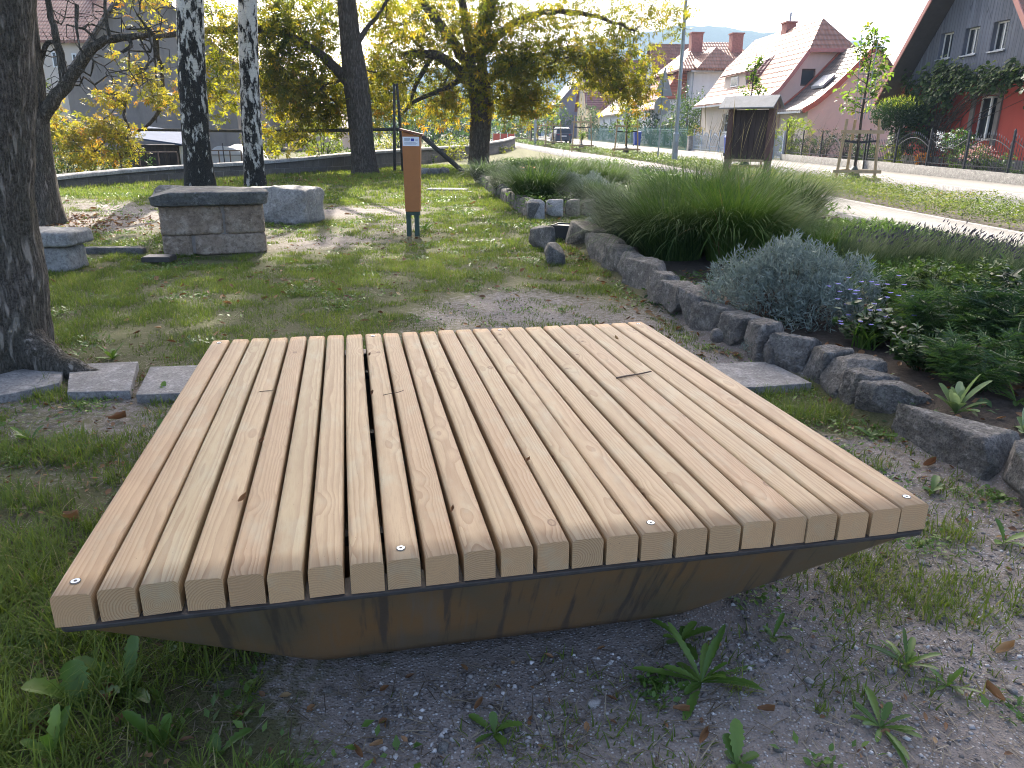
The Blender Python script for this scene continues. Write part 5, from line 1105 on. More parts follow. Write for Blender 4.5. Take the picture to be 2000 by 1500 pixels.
for a_ in [(1700, 520, 850, .34, .43, 'lavender plant directly right of the silver bush', 1), (1800, 520, 850, .34, .43, 'lavender plant in the middle of the drift, behind the violet flowers', 2), (1905, 535, 850, .34, .40, 'lavender plant behind the dark ferny plants', 3), (2000, 555, 800, .34, .40, 'lavender plant at the right edge', 4), (1750, 500, 600, .34, .28, 'back row lavender nearest the grass tuft', 5), (1880, 512, 600, .34, .26, 'back row lavender in front of the pavement edging', 6), (1985, 530, 600, .34, .26, 'back row lavender at the far right', 7)]: lavender(*a_)
# leafy perennials
FERN = []
def fern():
    V, F = [], []
    for i in range(5):
        x = .12+.17*i; w_ = .34*(1-abs(i-1.6)/4.5); 
        for s_ in (1, -1):
            n = len(V); V += [(x, 0, 0), (x+.14, s_*w_*.55, .04), (x+.24, s_*w_, -.03), (x+.09, s_*w_*.55, .0)]; F += [(n, n+1, n+2, n+3)]
    n = len(V); V += [(0, -.012, 0), (1, 0, -.1), (.93, .06, -.08), (0, .012, 0)]; F += [(n, n+1, n+2, n+3)]
    return np.array(V), F
FERNT = fern()
def perennial(px, py, n, R, Hh, leaf, label, seed, mat=DARKLEAF, tpl=FERNT, asp=1.0, cat='perennial', nm='perennial_plant', stems=26, dz=.13):
    rs = np.random.default_rng(seed); p = on(at_base(px, py, dz)); o = empty(nm, p); ch = []; P = []; D = []
    for k in range(stems):
        a = rs.random()*6.283; r = R*math.sqrt(rs.random()); h = Hh*rs.uniform(.55, 1.05)*(1-.35*(r/R)**2); tip = np.array([r*math.cos(a), r*math.sin(a), h]); b = np.array([r*.3*math.cos(a), r*.3*math.sin(a), 0]); mid = (b+tip)/2+[0, 0, .08*h]
        ch.append((np.array([b, mid, tip]), [.0045, .0035, .002], 4))
        for j in range(max(1, n//stems)):
            t = rs.uniform(.2, 1.0); q = (1-t)**2*b+2*t*(1-t)*mid+t*t*tip; P.append(q); az = rs.random()*6.283; D.append((math.cos(az)+.4*math.cos(a), math.sin(az)+.4*math.sin(a), rs.uniform(-.15, .7)))
    Vs, Fs = tubes_np(ch); npmesh('stems', Vs, [Fs], LAVSTEM, o, True)
    m_ = len(P); L = leaf*(.6+.7*rs.random(m_)); leaf_cloud('foliage', np.array(P), np.array(D), np.stack([rs.normal(size=m_)*.35, rs.normal(size=m_)*.35, np.ones(m_)], -1), L, L*asp, mat, o, tpl, np.clip(rs.random(m_)*.75+.1, 0, 1))
    return tag(o, label, cat), p, o
PEREN = m_leaf('perennial_leaf', [(0, (.014, .040, .018)), (.5, (.032, .070, .026)), (.9, (.07, .12, .036)), (1, (.13, .15, .05))], .35, .45); PEREN2 = m_leaf('light_perennial_leaf', [(0, (.04, .08, .02)), (.5, (.085, .14, .032)), (.9, (.14, .20, .05)), (1, (.2, .2, .07))], .45, .5)
for a_ in [(1900, 760, 700, .26, .34, .10, 'low dark ferny plant between the rosette and the tall ones', 8), (1800, 720, 900, .24, .30, .055, 'small dark leafy plant in front of the violet flowers', 9, DARKLEAF, LEAF6, .45), (2030, 640, 1500, .36, .60, .075, 'tall broad-leaved plant cut by the right edge', 10, PEREN, LEAF6, .5), (1720, 600, 500, .26, .38, .09, 'soft green plant behind the violet flowers', 11), (1860, 690, 900, .34, .52, .12, 'dark ferny plant behind the big-leaved rosette', 1), (1965, 700, 900, .34, .55, .13, 'tall dark ferny plant at the right edge', 2, PEREN), (1790, 650, 600, .26, .40, .11, 'feathery plant right of the violet flowers', 3, PEREN2), (1935, 610, 1300, .32, .50, .065, 'leafy green plant behind the dark ferny ones', 4, PEREN2, LEAF6, .42), (2040, 760, 700, .30, .45, .12, 'dark ferny plant cut by the right edge', 5), (1820, 590, 1100, .30, .40, .06, 'light leafy plant in front of the lavender', 6, PEREN2, LEAF6, .4)]: perennial(*a_)
g, p, go = perennial(1690, 668, 420, .24, .30, .055, 'bushy plant with small violet flowers right of the silver bush', 7, DARKLEAF, LEAF6, .9, 'flowering plant', 'violet_flower_plant', 30)
rs = np.random.default_rng(17); FP, FD = [], []
for k in range(34):
    a = rs.random()*6.283; r = .30*math.sqrt(rs.random()); q = np.array([r*math.cos(a)-.04, r*math.sin(a)-.05, rs.uniform(.16, .50)])
    for j in range(5): b = j*1.2566+rs.random()*.3; FP.append(q); FD.append((math.cos(b), math.sin(b), .35))
leaf_cloud('blossoms', np.array(FP), np.array(FD), np.tile([0, -.2, 1.0], (len(FP), 1)), .020, .017, VIOLET, go, LEAF6)
for x, y, s_, lab in [(1690, 680, 1, 'strap-leaved green tuft below the violet flowers'), (1762, 690, 2, 'strap-leaved green tuft left of the dark ferny plants'), (1740, 660, 3, 'strap-leaved tuft behind the two front ones')]:
    rs = np.random.default_rng(s_); n = 60; tag(blades('strap_leaf_plant', np.stack([rs.normal(size=n)*.03, rs.normal(size=n)*.03, np.zeros(n)], -1), .15+.1*rs.random(n), np.full(n, .014), rs.random(n)*6.283, .15+.5*rs.random(n), .5+.8*rs.random(n), REED2, 5, None, rs.random(n)*.8, on(at_base(x, y, .13)), lambda t: np.full(1, math.sin(math.pi*min(.98, t*.75+.2)))), lab, 'plant')
rosette(1866, 812, 15, .27, .062, 'pale big-leaved mullein rosette at the right of the bed', 51, (.12, .95), False, FELT, 'plant', on(at_base(1866, 806, .13)), 'mullein_plant', rndr=(.2, 1))
rosette(1990, 850, 7, .22, .06, 'pale rosette cut by the right edge', 52, (.4, 1.3), False, FELT, 'plant', on(at_base(2000, 842, .13)), 'mullein_plant', rndr=(.3, 1))
rosette(1980, 800, 8, .16, .05, 'small leafy plant above the pale rosette at the right edge', 53, (.4, 1.2), True, WEED, 'plant', on(at_base(1985, 785, .13)), 'leafy_plant')
for k, (x, y) in enumerate([(1450, 372), (1560, 445), (1035, 372)]):
    rs = np.random.default_rng(60+k); g, p, go = perennial(x, y, 160, .22, .45, .06, ['orange-flowered plant among the tall grasses', 'plant with yellow-orange blooms right of the grass tufts', 'orange-flowered plant in the dark grass of the far bed'][k], 61+k, DARKLEAF, LEAF6, .5, 'flowering plant', 'orange_flower_plant', 18)
    FP, FD = [], []
    for i in range(16):
        a = rs.random()*6.283; r = .24*math.sqrt(rs.random()); q = np.array([r*math.cos(a), r*math.sin(a), rs.uniform(.35, .58)])
        for j in range(6): b = j*1.047; FP.append(q); FD.append((math.cos(b), math.sin(b), .2))
    leaf_cloud('blossoms', np.array(FP), np.array(FD), np.tile([0, -.4, 1.0], (len(FP), 1)), .035, .02, ORANGEP, go, LEAF6)
# loose ground cover that fills the beds
def in_bed(x, y): return (poly_in(x, y, LOW_POLY) | poly_in(x, y, UP_POLY))
def bed_fill(n, reg, L, W, mat, seed, fn, name='ground_cover', upr=1.0, tpl=LEAF, hmax=.2):
    rs = np.random.default_rng(seed); x, y = scatter(n, reg, rs); k = in_bed(x, y) & view_ok(x, y, 1.6); x, y = x[k], y[k]; k = rs.random(len(x)) < fn(x, y); x, y = x[k], y[k]; m_ = len(x)
    P = np.stack([x, y, TZ(x, y)+hmax*rs.random(m_)**1.3], -1); az = rs.random(m_)*6.283; D = np.stack([np.cos(az), np.sin(az), upr*rs.random(m_)], -1); N = np.stack([rs.normal(size=m_)*.5, rs.normal(size=m_)*.5, np.ones(m_)], -1)
    l = L*(.5+rs.random(m_)); return tag(leaf_cloud(name, P, D, N, l, l*W, mat, None, tpl, np.clip(.15+.5*rs.random(m_)+.7*(n2(x, y, 1.2, seed)-.42), 0, .999)), kind='stuff')
def uof(x, y): return x*UD[0]+y*UD[1]
def vof(x, y): return x*VD[0]+y*VD[1]
bed_fill(60000, (2, 7, 3.2, 13), .06, .35, WEED, 1, lambda x, y: np.clip((y-5.6)/1.5, 0, 1)*np.clip((uof(x, y)-2.6)/1.5, 0, 1)*np.clip((n2(x, y, .9, 7)-.33)*5, .15, 1), hmax=.14)
bed_fill(26000, (1, 6, 2.2, 8), .05, .4, DARKLEAF, 2, lambda x, y: .8*np.clip((n2(x, y, 1.6, 8)-.5)*7, 0, 1), hmax=.05)
bed_fill(60000, (-1, 7, 12, 34), .10, .3, WEED, 3, lambda x, y: np.clip((n2(x, y, .7, 9)-.3)*4, .2, 1), hmax=.22)
bed_fill(2600, (.8, 6, 2, 8), .05, .7, LITTER, 4, lambda x, y: .6+0*x, 'fallen_leaves', .3, CURL, .01)
def bed_blades(n, reg, h, w, mat, seed, fn):
    rs = np.random.default_rng(seed); x, y = scatter(n, reg, rs); k = in_bed(x, y) & view_ok(x, y, 1.6); x, y = x[k], y[k]; k = rs.random(len(x)) < fn(x, y); x, y = x[k], y[k]; m_ = len(x)
    return tag(blades('grass', np.stack([x, y, TZ(x, y)], -1), h*(.5+rs.random(m_)), np.full(m_, w), rs.random(m_)*6.283, .1+.6*rs.random(m_), .3+rs.random(m_), mat, 2, None, rs.random(m_)*.8), kind='stuff')
bed_blades(60000, (3, 7.3, 5.5, 13), .16, .009, REED2, 5, lambda x, y: np.clip((uof(x, y)-3.6)/1.5, 0, 1)*.9)
# ------------------------------------------------------------------ street surfaces
def shf(v): return np.interp(v, [0, 33, 50, 67, 91, 140, 400], [0, 0, -1.2, -2.4, -3.6, -6, -22])
VR = np.concatenate([np.arange(-12, 110, 1.0), np.arange(110, 330, 8.0)])
def pv(u, v, dz=0.0):
    v = np.asarray(v, float); p = np.asarray(u)[..., None]*UD+v[..., None]*VD; z = base_z(p[..., 0], p[..., 1])+dz; p = p.copy(); p[..., 2] = z; return p
def ribbon(name, uL, uR, ztop, zbot, mat, kind='structure', sharp=True):
    a = pv(uL(VR), VR, zbot); b = pv(uL(VR), VR, ztop); c = pv(uR(VR), VR, ztop); d = pv(uR(VR), VR, zbot)
    V, F = strip_mesh([a, b, c, d]); o = npmesh(name, V, [F[:, ::-1]], mat); n = len(VR)
    uvset(o, lambda co, li: np.stack([(co[:, 0]*UD[0]+co[:, 1]*UD[1])[li], (co[:, 0]*VD[0]+co[:, 1]*VD[1])[li]], -1))
    return tag(o, kind=kind)
PAVE = m_paver('pavement_block', (.29, .275, .25), (.235, .225, .205), (.13, .125, .115), .2, .1, .9)
def m_asphalt():
    t = NT('asphalt'); p = t.pos(); f = t.noise(p, .6, 5, .6); g = t.noise(p, 90, 4, .7); u_ = t.noise(t.scale(p, (2.5, .12, 1)), 1.0, 4, .6)
    c = t.mix(t.map(f, .3, .7), (.105, .105, .108), (.15, .15, .152)); c = t.mix(t.map(g, .4, .8, 0, .5), c, (.05, .05, .052)); c = t.mix(t.map(u_, .5, .7, 0, .4), c, (.19, .188, .185))
    return t.done(t.bsdf(c, .85, t.bump(g, .3, .004), 0, .2))
KERB = m_stone('kerb_stone', (.22, .21, .20), (.26, .25, .24), (.30, .29, .28), 2, .3)
S = lambda k: (lambda v: k+shf(v))
ribbon('pavement', S(U_SW0+.10), S(U_SW1-.08), .15, -.2, PAVE); ribbon('kerb', S(U_SW0), S(U_SW0+.098), .168, -.2, KERB); ribbon('kerb', S(U_SW1-.078), S(U_SW1), .165, -.2, KERB)
ribbon('verge', S(U_SW1+.002), S(10.15), .10, -.2, m_plain('verge_soil', (.075, .06, .045), .95, .3, 5, 0, .6)); ribbon('kerb', S(10.152), S(10.28), .12, -.2, KERB)
K0 = lambda u: (lambda v: u+0*v)
ribbon('road', S(10.282), K0(13.0), .03, -.2, m_asphalt()); ribbon('kerb', K0(13.002), K0(13.16), .165, -.2, KERB); ribbon('pavement', K0(13.162), K0(15.28), .155, -.2, PAVE)
# ground cover on the verge: stuff
def verge_cover(n, v0, v1, L, seed, mat, hmax, name='ground_cover', asp=.5, fn=None, upr=.9):
    rs = np.random.default_rng(seed); v = rs.uniform(v0, v1, n); u = rs.uniform(8.15, 10.1, n)+shf(v); p = pv(u, v, .10); k = view_ok(p[:, 0], p[:, 1], .8); p, u, v = p[k], u[k], v[k]
    if fn is not None: k = rs.random(len(v)) < fn(u, v); p, u, v = p[k], u[k], v[k]
    m_ = len(v); hh = hmax*(.35+.9*fbm(np.stack([p[:, 0]*1.3, p[:, 1]*1.3, 0*u], -1), seed, 3)); P = p+np.stack([0*u, 0*u, hh*rs.random(m_)**.6], -1); az = rs.random(m_)*6.283
    D = np.stack([np.cos(az), np.sin(az), upr*rs.random(m_)], -1); N = np.stack([rs.normal(size=m_)*.5, rs.normal(size=m_)*.5, np.ones(m_)], -1); l = L*(.5+rs.random(m_))
    return tag(leaf_cloud(name, P, D, N, l, l*asp, mat, None, LEAF, np.clip(.1+.5*rs.random(m_)+.8*(fbm(np.stack([p[:, 0]*.8, p[:, 1]*.8, 0*u], -1), seed+3, 2)-.36), 0, .999)), kind='stuff')
COVER = m_leaf('verge_leaf', [(0, (.06, .10, .022)), (.5, (.115, .17, .035)), (.85, (.18, .20, .055)), (1, (.22, .15, .07))], .45, .5)
MIXC = m_leaf('spirea_leaf', [(0, (.07, .11, .03)), (.4, (.13, .175, .04)), (.68, (.21, .21, .07)), (.86, (.34, .20, .15)), (1, (.45, .30, .26))], .45, .6, spec=.15)
verge_cover(26000, 9, 21, .045, 1, MIXC, .45); verge_cover(9000, 18, 27, .05, 2, COVER, .34); verge_cover(26000, 27, 60, .08, 3, COVER, .36); verge_cover(14000, 60, 115, .13, 4, COVER, .4); verge_cover(14000, 22, 70, .08, 5, MIXC, .42, fn=lambda u, v: (np.sin(v*.9)+np.sin(v*.37) > .4)*1.0)

# ------------------------------------------------------------------ houses
def m_tiles(name, a, b, row=.30, along='v', rough=.5, wid=.24):
    t = NT(name); p = t.obj(); s = t.n('SeparateXYZ', {0: p}); u_ = s.outputs[0]; v_ = s.outputs[1]; z = s.outputs[2]
    f = t.math('FRACT', t.math('DIVIDE', z, row)); line = t.map(f, .0, .22, 1, 0); lip = t.map(f, .75, 1.0, 0, 1)
    ax = v_ if along == 'v' else u_
    wv = t.math('SINE', t.math('MULTIPLY', ax, 6.283/wid)); g = t.noise(p, 1.6, 5, .65); cell = t.n('TexWhiteNoise', {'Vector': t.n('CombineXYZ', {0: t.math('FLOOR', t.math('DIVIDE', ax, wid)), 1: t.math('FLOOR', t.math('DIVIDE', z, row)), 2: 0.0}).outputs[0]}).outputs[0]
    c = t.mix(cell, a, b); c = t.mix(t.map(g, .4, .7, 0, .5), c, tuple(x*.6 for x in a)); c = t.mix(t.math('MULTIPLY', line, .75), c, tuple(x*.22 for x in a))
    h = t.math('ADD', t.math('MULTIPLY', wv, .35), t.math('MULTIPLY', lip, .8))
    return t.done(t.bsdf(c, rough, t.bump(h, 1.0, .05), 0, .25))
def m_plaster(name, col, var=.06, dirt=.25):
    t = NT(name); p = t.obj(); f = t.noise(p, .9, 5, .6); g = t.noise(p, 28, 5, .7); d = t.noise(t.scale(p, (2.2, 2.2, .5)), 1.0, 5, .65)
    c = t.mix(t.map(f, .3, .7), tuple(x*(1-var) for x in col), tuple(min(.95, x*(1+var)) for x in col)); c = t.mix(t.map(d, .52, .75, 0, dirt), c, tuple(x*.55 for x in col)); c = t.mix(t.map(g, .5, .85, 0, .2), c, tuple(x*.7 for x in col))
    return t.done(t.bsdf(c, .9, t.bump(g, .3, .006), 0, .2))
def m_boards(name, a, b, wid=.14, ax=1, rough=.75):
    t = NT(name); p = t.obj(); s = t.n('SeparateXYZ', {0: p}); x = s.outputs[ax]; q = t.math('DIVIDE', x, wid); f = t.math('FRACT', q); gap = t.map(t.math('ABSOLUTE', t.math('SUBTRACT', f, .5)), .44, .49)
    sc = (6, 6, .7) ; g = t.noise(t.scale(p, sc), 1.0, 6, .7); k = t.noise(t.scale(p, (9, 9, 3.0)), 1.0, 2, .5); cell = t.n('TexWhiteNoise', {'W': t.math('FLOOR', q)}, noise_dimensions='1D').outputs[0]
    c = t.mix(t.map(g, .3, .7), a, b); c = t.mix(t.math('MULTIPLY', cell, .35), c, tuple(v*.6 for v in a)); c = t.mix(t.map(k, .66, .74, 0, .7), c, tuple(v*.4 for v in a)); c = t.mix(gap, c, tuple(v*.25 for v in a))
    return t.done(t.bsdf(c, rough, t.bump(t.math('ADD', t.math('MULTIPLY', gap, -1.0), t.math('MULTIPLY', g, .3)), .6, .01), 0, .3))
def m_glass(name='window_glass', tint=(.03, .035, .042)):
    t = NT(name); return t.done(t.bsdf(tint, .08, None, 0, .5))
GLASS = m_glass(); REDP = m_plaster('red_plaster', (.40, .075, .055)); PINKW = m_plaster('pink_plaster', (.62, .48, .41)); WHITEW = m_plaster('white_plaster', (.55, .56, .58)); CREAM = m_plaster('cream_plaster', (.58, .50, .42)); YELLOWW = m_plaster('yellow_plaster', (.58, .46, .28)); GREYW = m_plaster('old_grey_render', (.25, .215, .19), .15, .6); PLINTH = m_plaster('grey_plinth', (.17, .16, .165), .2, .5); BLUEGREY = m_plaster('blue_grey_render', (.20, .20, .25), .1, .3)
BOARDS = m_boards('grey_boards', (.115, .125, .155), (.20, .215, .255), .16, 1); TILER = m_tiles('red_tiles', (.23, .098, .064), (.30, .142, .096)); TILEG = m_tiles('grey_brown_tiles', (.13, .10, .088), (.18, .145, .128), .22); TILED = m_tiles('dark_tiles', (.19, .07, .065), (.26, .10, .09)); TILEU = m_tiles('red_tiles_front', (.23, .098, .064), (.30, .142, .096), .30, 'u'); TILEB = m_tiles('slate_roof', (.10, .10, .125), (.15, .15, .18), .3)
VERGE = m_plain('verge_board', (.42, .17, .14), .6, .1, 5); DARKW = m_plain('dark_timber', (.05, .045, .045), .7, .2, 6); WFRAME = m_plain('white_frame', (.74, .73, .70), .4, .04, 8); BROWNF = m_plain('brown_frame', (.09, .045, .03), .5, .1, 8); BRICK = m_plain('chimney_brick', (.33, .13, .10), .85, .25, 7, 0, .6); STONEF = m_plain('stone_surround', (.19, .165, .145), .85, .15, 7, 0, .4); GUTTER = m_plain('zinc_gutter', (.32, .34, .37), .45, .1, 6, .4)
class House:
    def __init__(s, name, u, v, label, cat='house', group=None):
        p = pv(np.array(u), np.array(v)); s.u, s.v, s.z0 = u, v, float(p[2]); s.root = empty(name, p, -TH); tag(s.root, label, cat, group)
    def L(s, u, v, z): return np.array([u-s.u, v-s.v, z-s.z0])     # street coordinates -> local
    def poly(s, name, polys, mat, parent=None, thick=None):         # polys: list of [(u,v,z)..]; thick: offset vector
        m = MB()
        for P in polys:
            q = [s.L(*p) for p in P]
            if thick is None: m.add(q, [tuple(range(len(q)))])
            else: m.prism(q, (0, 0, 0), thick)
        return m.build(name, mat, parent or s.root)
    def box(s, name, u0, u1, v0, v1, z0, z1, mat, parent=None, bevel=0):
        m = MB(); a = s.L(u0, v0, z0); b = s.L(u1, v1, z1); m.box(a[0], b[0], a[1], b[1], a[2], b[2]); return m.build(name, mat, parent or s.root, None, bevel)
    def roof(s, name, planes, mat, th=.16, parent=None):
        m = MB()
        for P in planes: m.prism([s.L(*p) for p in P], (0, 0, 0), (0, 0, th))
        return m.build(name, mat, parent or s.root)
    def face(s, name, axis, at, a0, a1, zlow, ztop, holes, mat, thick=.22, inward=1, reveal=None):
        """wall in plane u=at (axis 'u', running in v) or v=at (axis 'v', running in u); ztop(a) gives the upper edge; holes (a0,a1,z0,z1) are real openings"""
        br = sorted({a0, a1, *[h[0] for h in holes], *[h[1] for h in holes], *[b for b in (ztop.breaks if hasattr(ztop, 'breaks') else []) if a0 < b < a1]}); m = MB()
        def W(a, z, d=0.0): return s.L(at+d*inward, a, z) if axis == 'u' else s.L(a, at+d*inward, z)
        for b0, b1 in zip(br[:-1], br[1:]):
            hs = sorted([h for h in holes if h[0] <= b0+1e-6 and h[1] >= b1-1e-6], key=lambda h: h[2]); z = zlow
            for h in hs+[None]:
                if h is None: q = [(b0, z), (b1, z), (b1, ztop(b1)), (b0, ztop(b0))]
                else: q = [(b0, z), (b1, z), (b1, h[2]), (b0, h[2])]; z = h[3]
                if max(p[1] for p in q)-min(p[1] for p in q) > 1e-3: m.add([W(*p) for p in q], [(0, 1, 2, 3)])
        for h in holes:
            c = [(h[0], h[2]), (h[1], h[2]), (h[1], h[3]), (h[0], h[3])]
            for i in range(4): p, q = c[i], c[(i+1) % 4]; m.add([W(*p), W(*q), W(*q, thick), W(*p, thick)], [(0, 1, 2, 3)])
        return m.build(name, mat, s.root)
    def window(s, axis, at, a0, a1, z0, z1, frame=WFRAME, fw=.06, bars=(1, 0), depth=.14, inward=1, sill=None):
        m = MB()
        def B(b0, b1, c0, c1, d0, d1, mm):
            if axis == 'u': p, q = s.L(at+d0*inward, b0, c0), s.L(at+d1*inward, b1, c1)
            else: p, q = s.L(b0, at+d0*inward, c0), s.L(b1, at+d1*inward, c1)
            lo, hi = np.minimum(p, q), np.maximum(p, q); mm.box(lo[0], hi[0], lo[1], hi[1], lo[2], hi[2])
        e = .004
        B(a0+e, a0+fw, z0+e, z1-e, depth, depth+.06, m); B(a1-fw, a1-e, z0+e, z1-e, depth, depth+.06, m); B(a0+fw, a1-fw, z0+e, z0+fw, depth, depth+.06, m); B(a0+fw, a1-fw, z1-fw, z1-e, depth, depth+.06, m)
        for k in range(bars[0]): x = a0+(a1-a0)*(k+1)/(bars[0]+1); B(x-fw*.45, x+fw*.45, z0+fw, z1-fw, depth+.004, depth+.056, m)
        for k in range(bars[1]): x = z0+(z1-z0)*(k+1)/(bars[1]+1); B(a0+fw, a1-fw, x-fw*.3, x+fw*.3, depth+.008, depth+.052, m)
        f = m.build('window', frame, s.root); m = MB(); B(a0+fw*.5, a1-fw*.5, z0+fw*.5, z1-fw*.5, depth+.025, depth+.033, m); m.build('pane', GLASS, f)
        if sill: m = MB(); B(a0-.05, a1+.05, z0-.045, z0-.003, -.07, .03, m); m.build('sill', sill, f)
        return f
def flat(z): 
    f = lambda a: z
    return f
def gable(pts):
    xs = [p[0] for p in pts]; zs = [p[1] for p in pts]
    f = lambda a: float(np.interp(a, xs, zs)); f.breaks = xs; return f

# --- red and grey house at the right
h = House('house', 17.3, 26.2, 'house with red plastered ground floor and dark grey boarded gable at the right edge')
zg = lambda v: 8.34-1.18*abs(v-26.18)
up = [(27.78, 28.52, 4.22, 5.08), (26.37, 27.13, 4.22, 5.08), (24.94, 25.68, 4.22, 5.10)]
h.face('gable_boarding', 'u', 17.24, 22.1, 30.26, 3.42, gable([(22.1, zg(22.1)), (26.18, 8.34), (30.26, zg(30.26))]), up, BOARDS)
for w_ in up: h.window('u', 17.24, *w_, fw=.055, bars=(1, 0), sill=GUTTER)
gw = (24.82, 25.92, 1.45, 2.86)
h.face('wall', 'u', 17.32, 22.3, 30.06, .88, flat(3.42), [gw], REDP, .25)
h.box('plinth', 17.27, 17.6, 22.28, 30.1, .1, .879, PLINTH)
m = MB()
for (a, b, c, d) in [(24.62, 24.818, 1.3, 2.862), (25.922, 26.12, 1.3, 2.862)]:
    p, q = h.L(17.26, a, c), h.L(17.40, b, d); m.box(p[0], q[0], p[1], q[1], p[2], q[2])
P = [h.L(17.26, v, z) for v, z in [(24.56, 2.864), (26.18, 2.864), (26.18, 3.0), (26.0, 3.02), (25.8, 3.14), (25.37, 3.22), (24.94, 3.14), (24.74, 3.02), (24.56, 3.0)]]; m.prism(P, (0, 0, 0), (.14, 0, 0)); m.build('window_surround', STONEF, h.root)
wf = h.window('u', 17.32, *gw, fw=.07, bars=(1, 0), depth=.16)
m = MB(); a = h.L(17.44, 25.34, 1.53); b = h.L(17.20, 24.98, 1.53); m.bar(a+[0, 0, .03], b+[0, 0, .03], .04, .06); m.bar(a+[0, 0, 1.24], b+[0, 0, 1.24], .04, .06); m.bar(b, b+[0, 0, 1.28], .05); m.bar(a, a+[0, 0, 1.28], .05); sa = m.build('open_casement', WFRAME, h.root); m = MB(); m.prism([a+[0, 0, .06], b+[0, 0, .06], b+[0, 0, 1.22], a+[0, 0, 1.22]], (0, 0, 0), (.006, .004, 0)); m.build('pane', GLASS, sa)
h.box('side_wall', 17.61, 26, 30.0, 30.06, .2, 3.42, REDP); h.box('back_wall', 25.9, 26, 22.4, 29.98, .2, 3.42, REDP); h.box('near_side_wall', 17.61, 26, 22.3, 22.36, .2, 3.42, REDP)
for nm, s_ in (('roof', 1), ('roof_slope', -1)):
    v0, v1 = 26.18, 26.18+s_*4.7; h.roof('roof', [[(16.42, v0, 8.36), (16.42, v1, zg(v1)+.02), (26.6, v1, zg(v1)+.02), (26.6, v0, 8.36)]], TILER, .14)
    h.poly('barge_board', [[(16.38, v0, 8.28), (16.38, v1, zg(v1)-.06), (16.38, v1, zg(v1)+.19), (16.38, v0, 8.53)]], VERGE, None, (.035, 0, 0))
    h.poly('soffit', [[(16.42, v0-s_*.0, 8.30), (16.42, v1, zg(v1)-.04), (17.23, v1, zg(v1)-.04), (17.23, v0, 8.30)]], DARKW, None, (0, 0, .03))
# --- pink house
h = House('house', 17.6, 44, 'salmon pink house with a half-hipped red roof and a lower wing in front')
prof = [(17.0, 3.50), (17.7, 4.02), (18.3, 4.82), (19.16, 6.09)]
win = [(18.91, 19.71, 4.23, 5.12)]
gp = [(17.55, 3.85), (17.7, 3.98), (18.3, 4.78), (19.16, 6.05), (21.74, 6.05), (22.6, 4.78), (23.2, 3.98), (23.35, 3.85)]
h.face('gable_wall', 'v', 44.0, 17.55, 23.35, .3, gable(gp), win, PINKW, .2)
f = h.window('v', 44.0, *win[0], frame=BROWNF, fw=.07, bars=(0, 0), depth=.1)
fw1 = [(51.3, 52.7, 1.75, 2.95), (47.0, 48.2, 1.75, 2.95)]
h.face('front_wall', 'u', 17.58, 44.0, 57.6, .3, flat(3.75), fw1, CREAM, .2)
for w_ in fw1: h.window('u', 17.58, *w_, fw=.07, bars=(1, 1), depth=.12, sill=WFRAME)
h.box('back_wall', 23.2, 23.34, 44.05, 57.6, .3, 3.8, PINKW); h.face('far_wall', 'v', 57.6, 17.55, 23.35, .3, gable(gp), [], PINKW)
R0, R1 = 45.6, 56.0
for side in (1, -1):
    mu = lambda u: u if side == 1 else 40.9-u
    pl = []
    for (ua, za), (ub, zb2_) in zip(prof[:-1], prof[1:]): pl.append([(mu(ua), 43.82, za), (mu(ub), 43.82, zb2_), (mu(ub), 57.8, zb2_), (mu(ua), 57.8, za)])
    pl.append([(mu(19.16), 43.82, 6.09), (20.45, R0, 7.78), (20.45, R1, 7.78), (mu(19.16), 57.8, 6.09)])
    h.roof('roof', pl, TILER, .12)
h.roof('hip', [[(19.10, 43.66, 6.02), (21.80, 43.66, 6.02), (20.45, R0, 7.80)]], TILEU, .12); h.roof('hip', [[(19.16, 57.8, 6.09), (21.74, 57.8, 6.09), (20.45, R1, 7.78)]], TILEU, .12)
m = MB(); 
for q0, q1 in [((17.0, 43.78, 3.50), (17.7, 43.78, 4.02)), ((17.7, 43.78, 4.02), (18.3, 43.78, 4.82)), ((18.3, 43.78, 4.82), (19.12, 43.70, 6.06)), ((19.06, 43.62, 6.04), (21.84, 43.62, 6.04))]: m.bar(h.L(*q0), h.L(*q1), .07, .20)
m.build('verge', VERGE, h.root); h.box('gutter', 16.92, 17.04, 43.9, 57.8, 3.40, 3.50, GUTTER); h.poly('eaves_board', [[(17.02, 43.9, 3.42), (17.56, 43.9, 3.60), (17.56, 57.7, 3.60), (17.02, 57.7, 3.42)]], WFRAME, None, (0, 0, .02))
ch = h.box('chimney', 20.25, 20.85, 50.2, 51.0, 7.0, 8.25, BRICK); h.box('chimney_cap', 20.18, 20.92, 50.13, 51.07, 8.252, 8.34, BRICK, ch); m = MB(); p = h.L(20.6, 50.6, 8.34); m.tube([p, p+[0, 0, .55]], [.06, .06], 8); m.build('flue', GUTTER, ch)
dm = h.poly('dormer', [[(18.05, 50.2, 4.5), (18.05, 54.6, 4.5), (18.05, 54.4, 5.35), (18.05, 50.6, 5.35)]], CREAM, None, (.9, 0, 0)); h.roof('dormer_roof', [[(17.85, 49.9, 5.32), (17.85, 54.9, 5.32), (19.25, 54.2, 6.20), (19.25, 48.9, 6.20)]], TILER, .10, dm)
h.roof('dormer_cheek_roof', [[(17.80, 49.95, 5.34), (19.25, 48.8, 6.22), (18.6, 48.6, 5.2), (18.0, 49.5, 4.5)]], TILED, .08, dm)
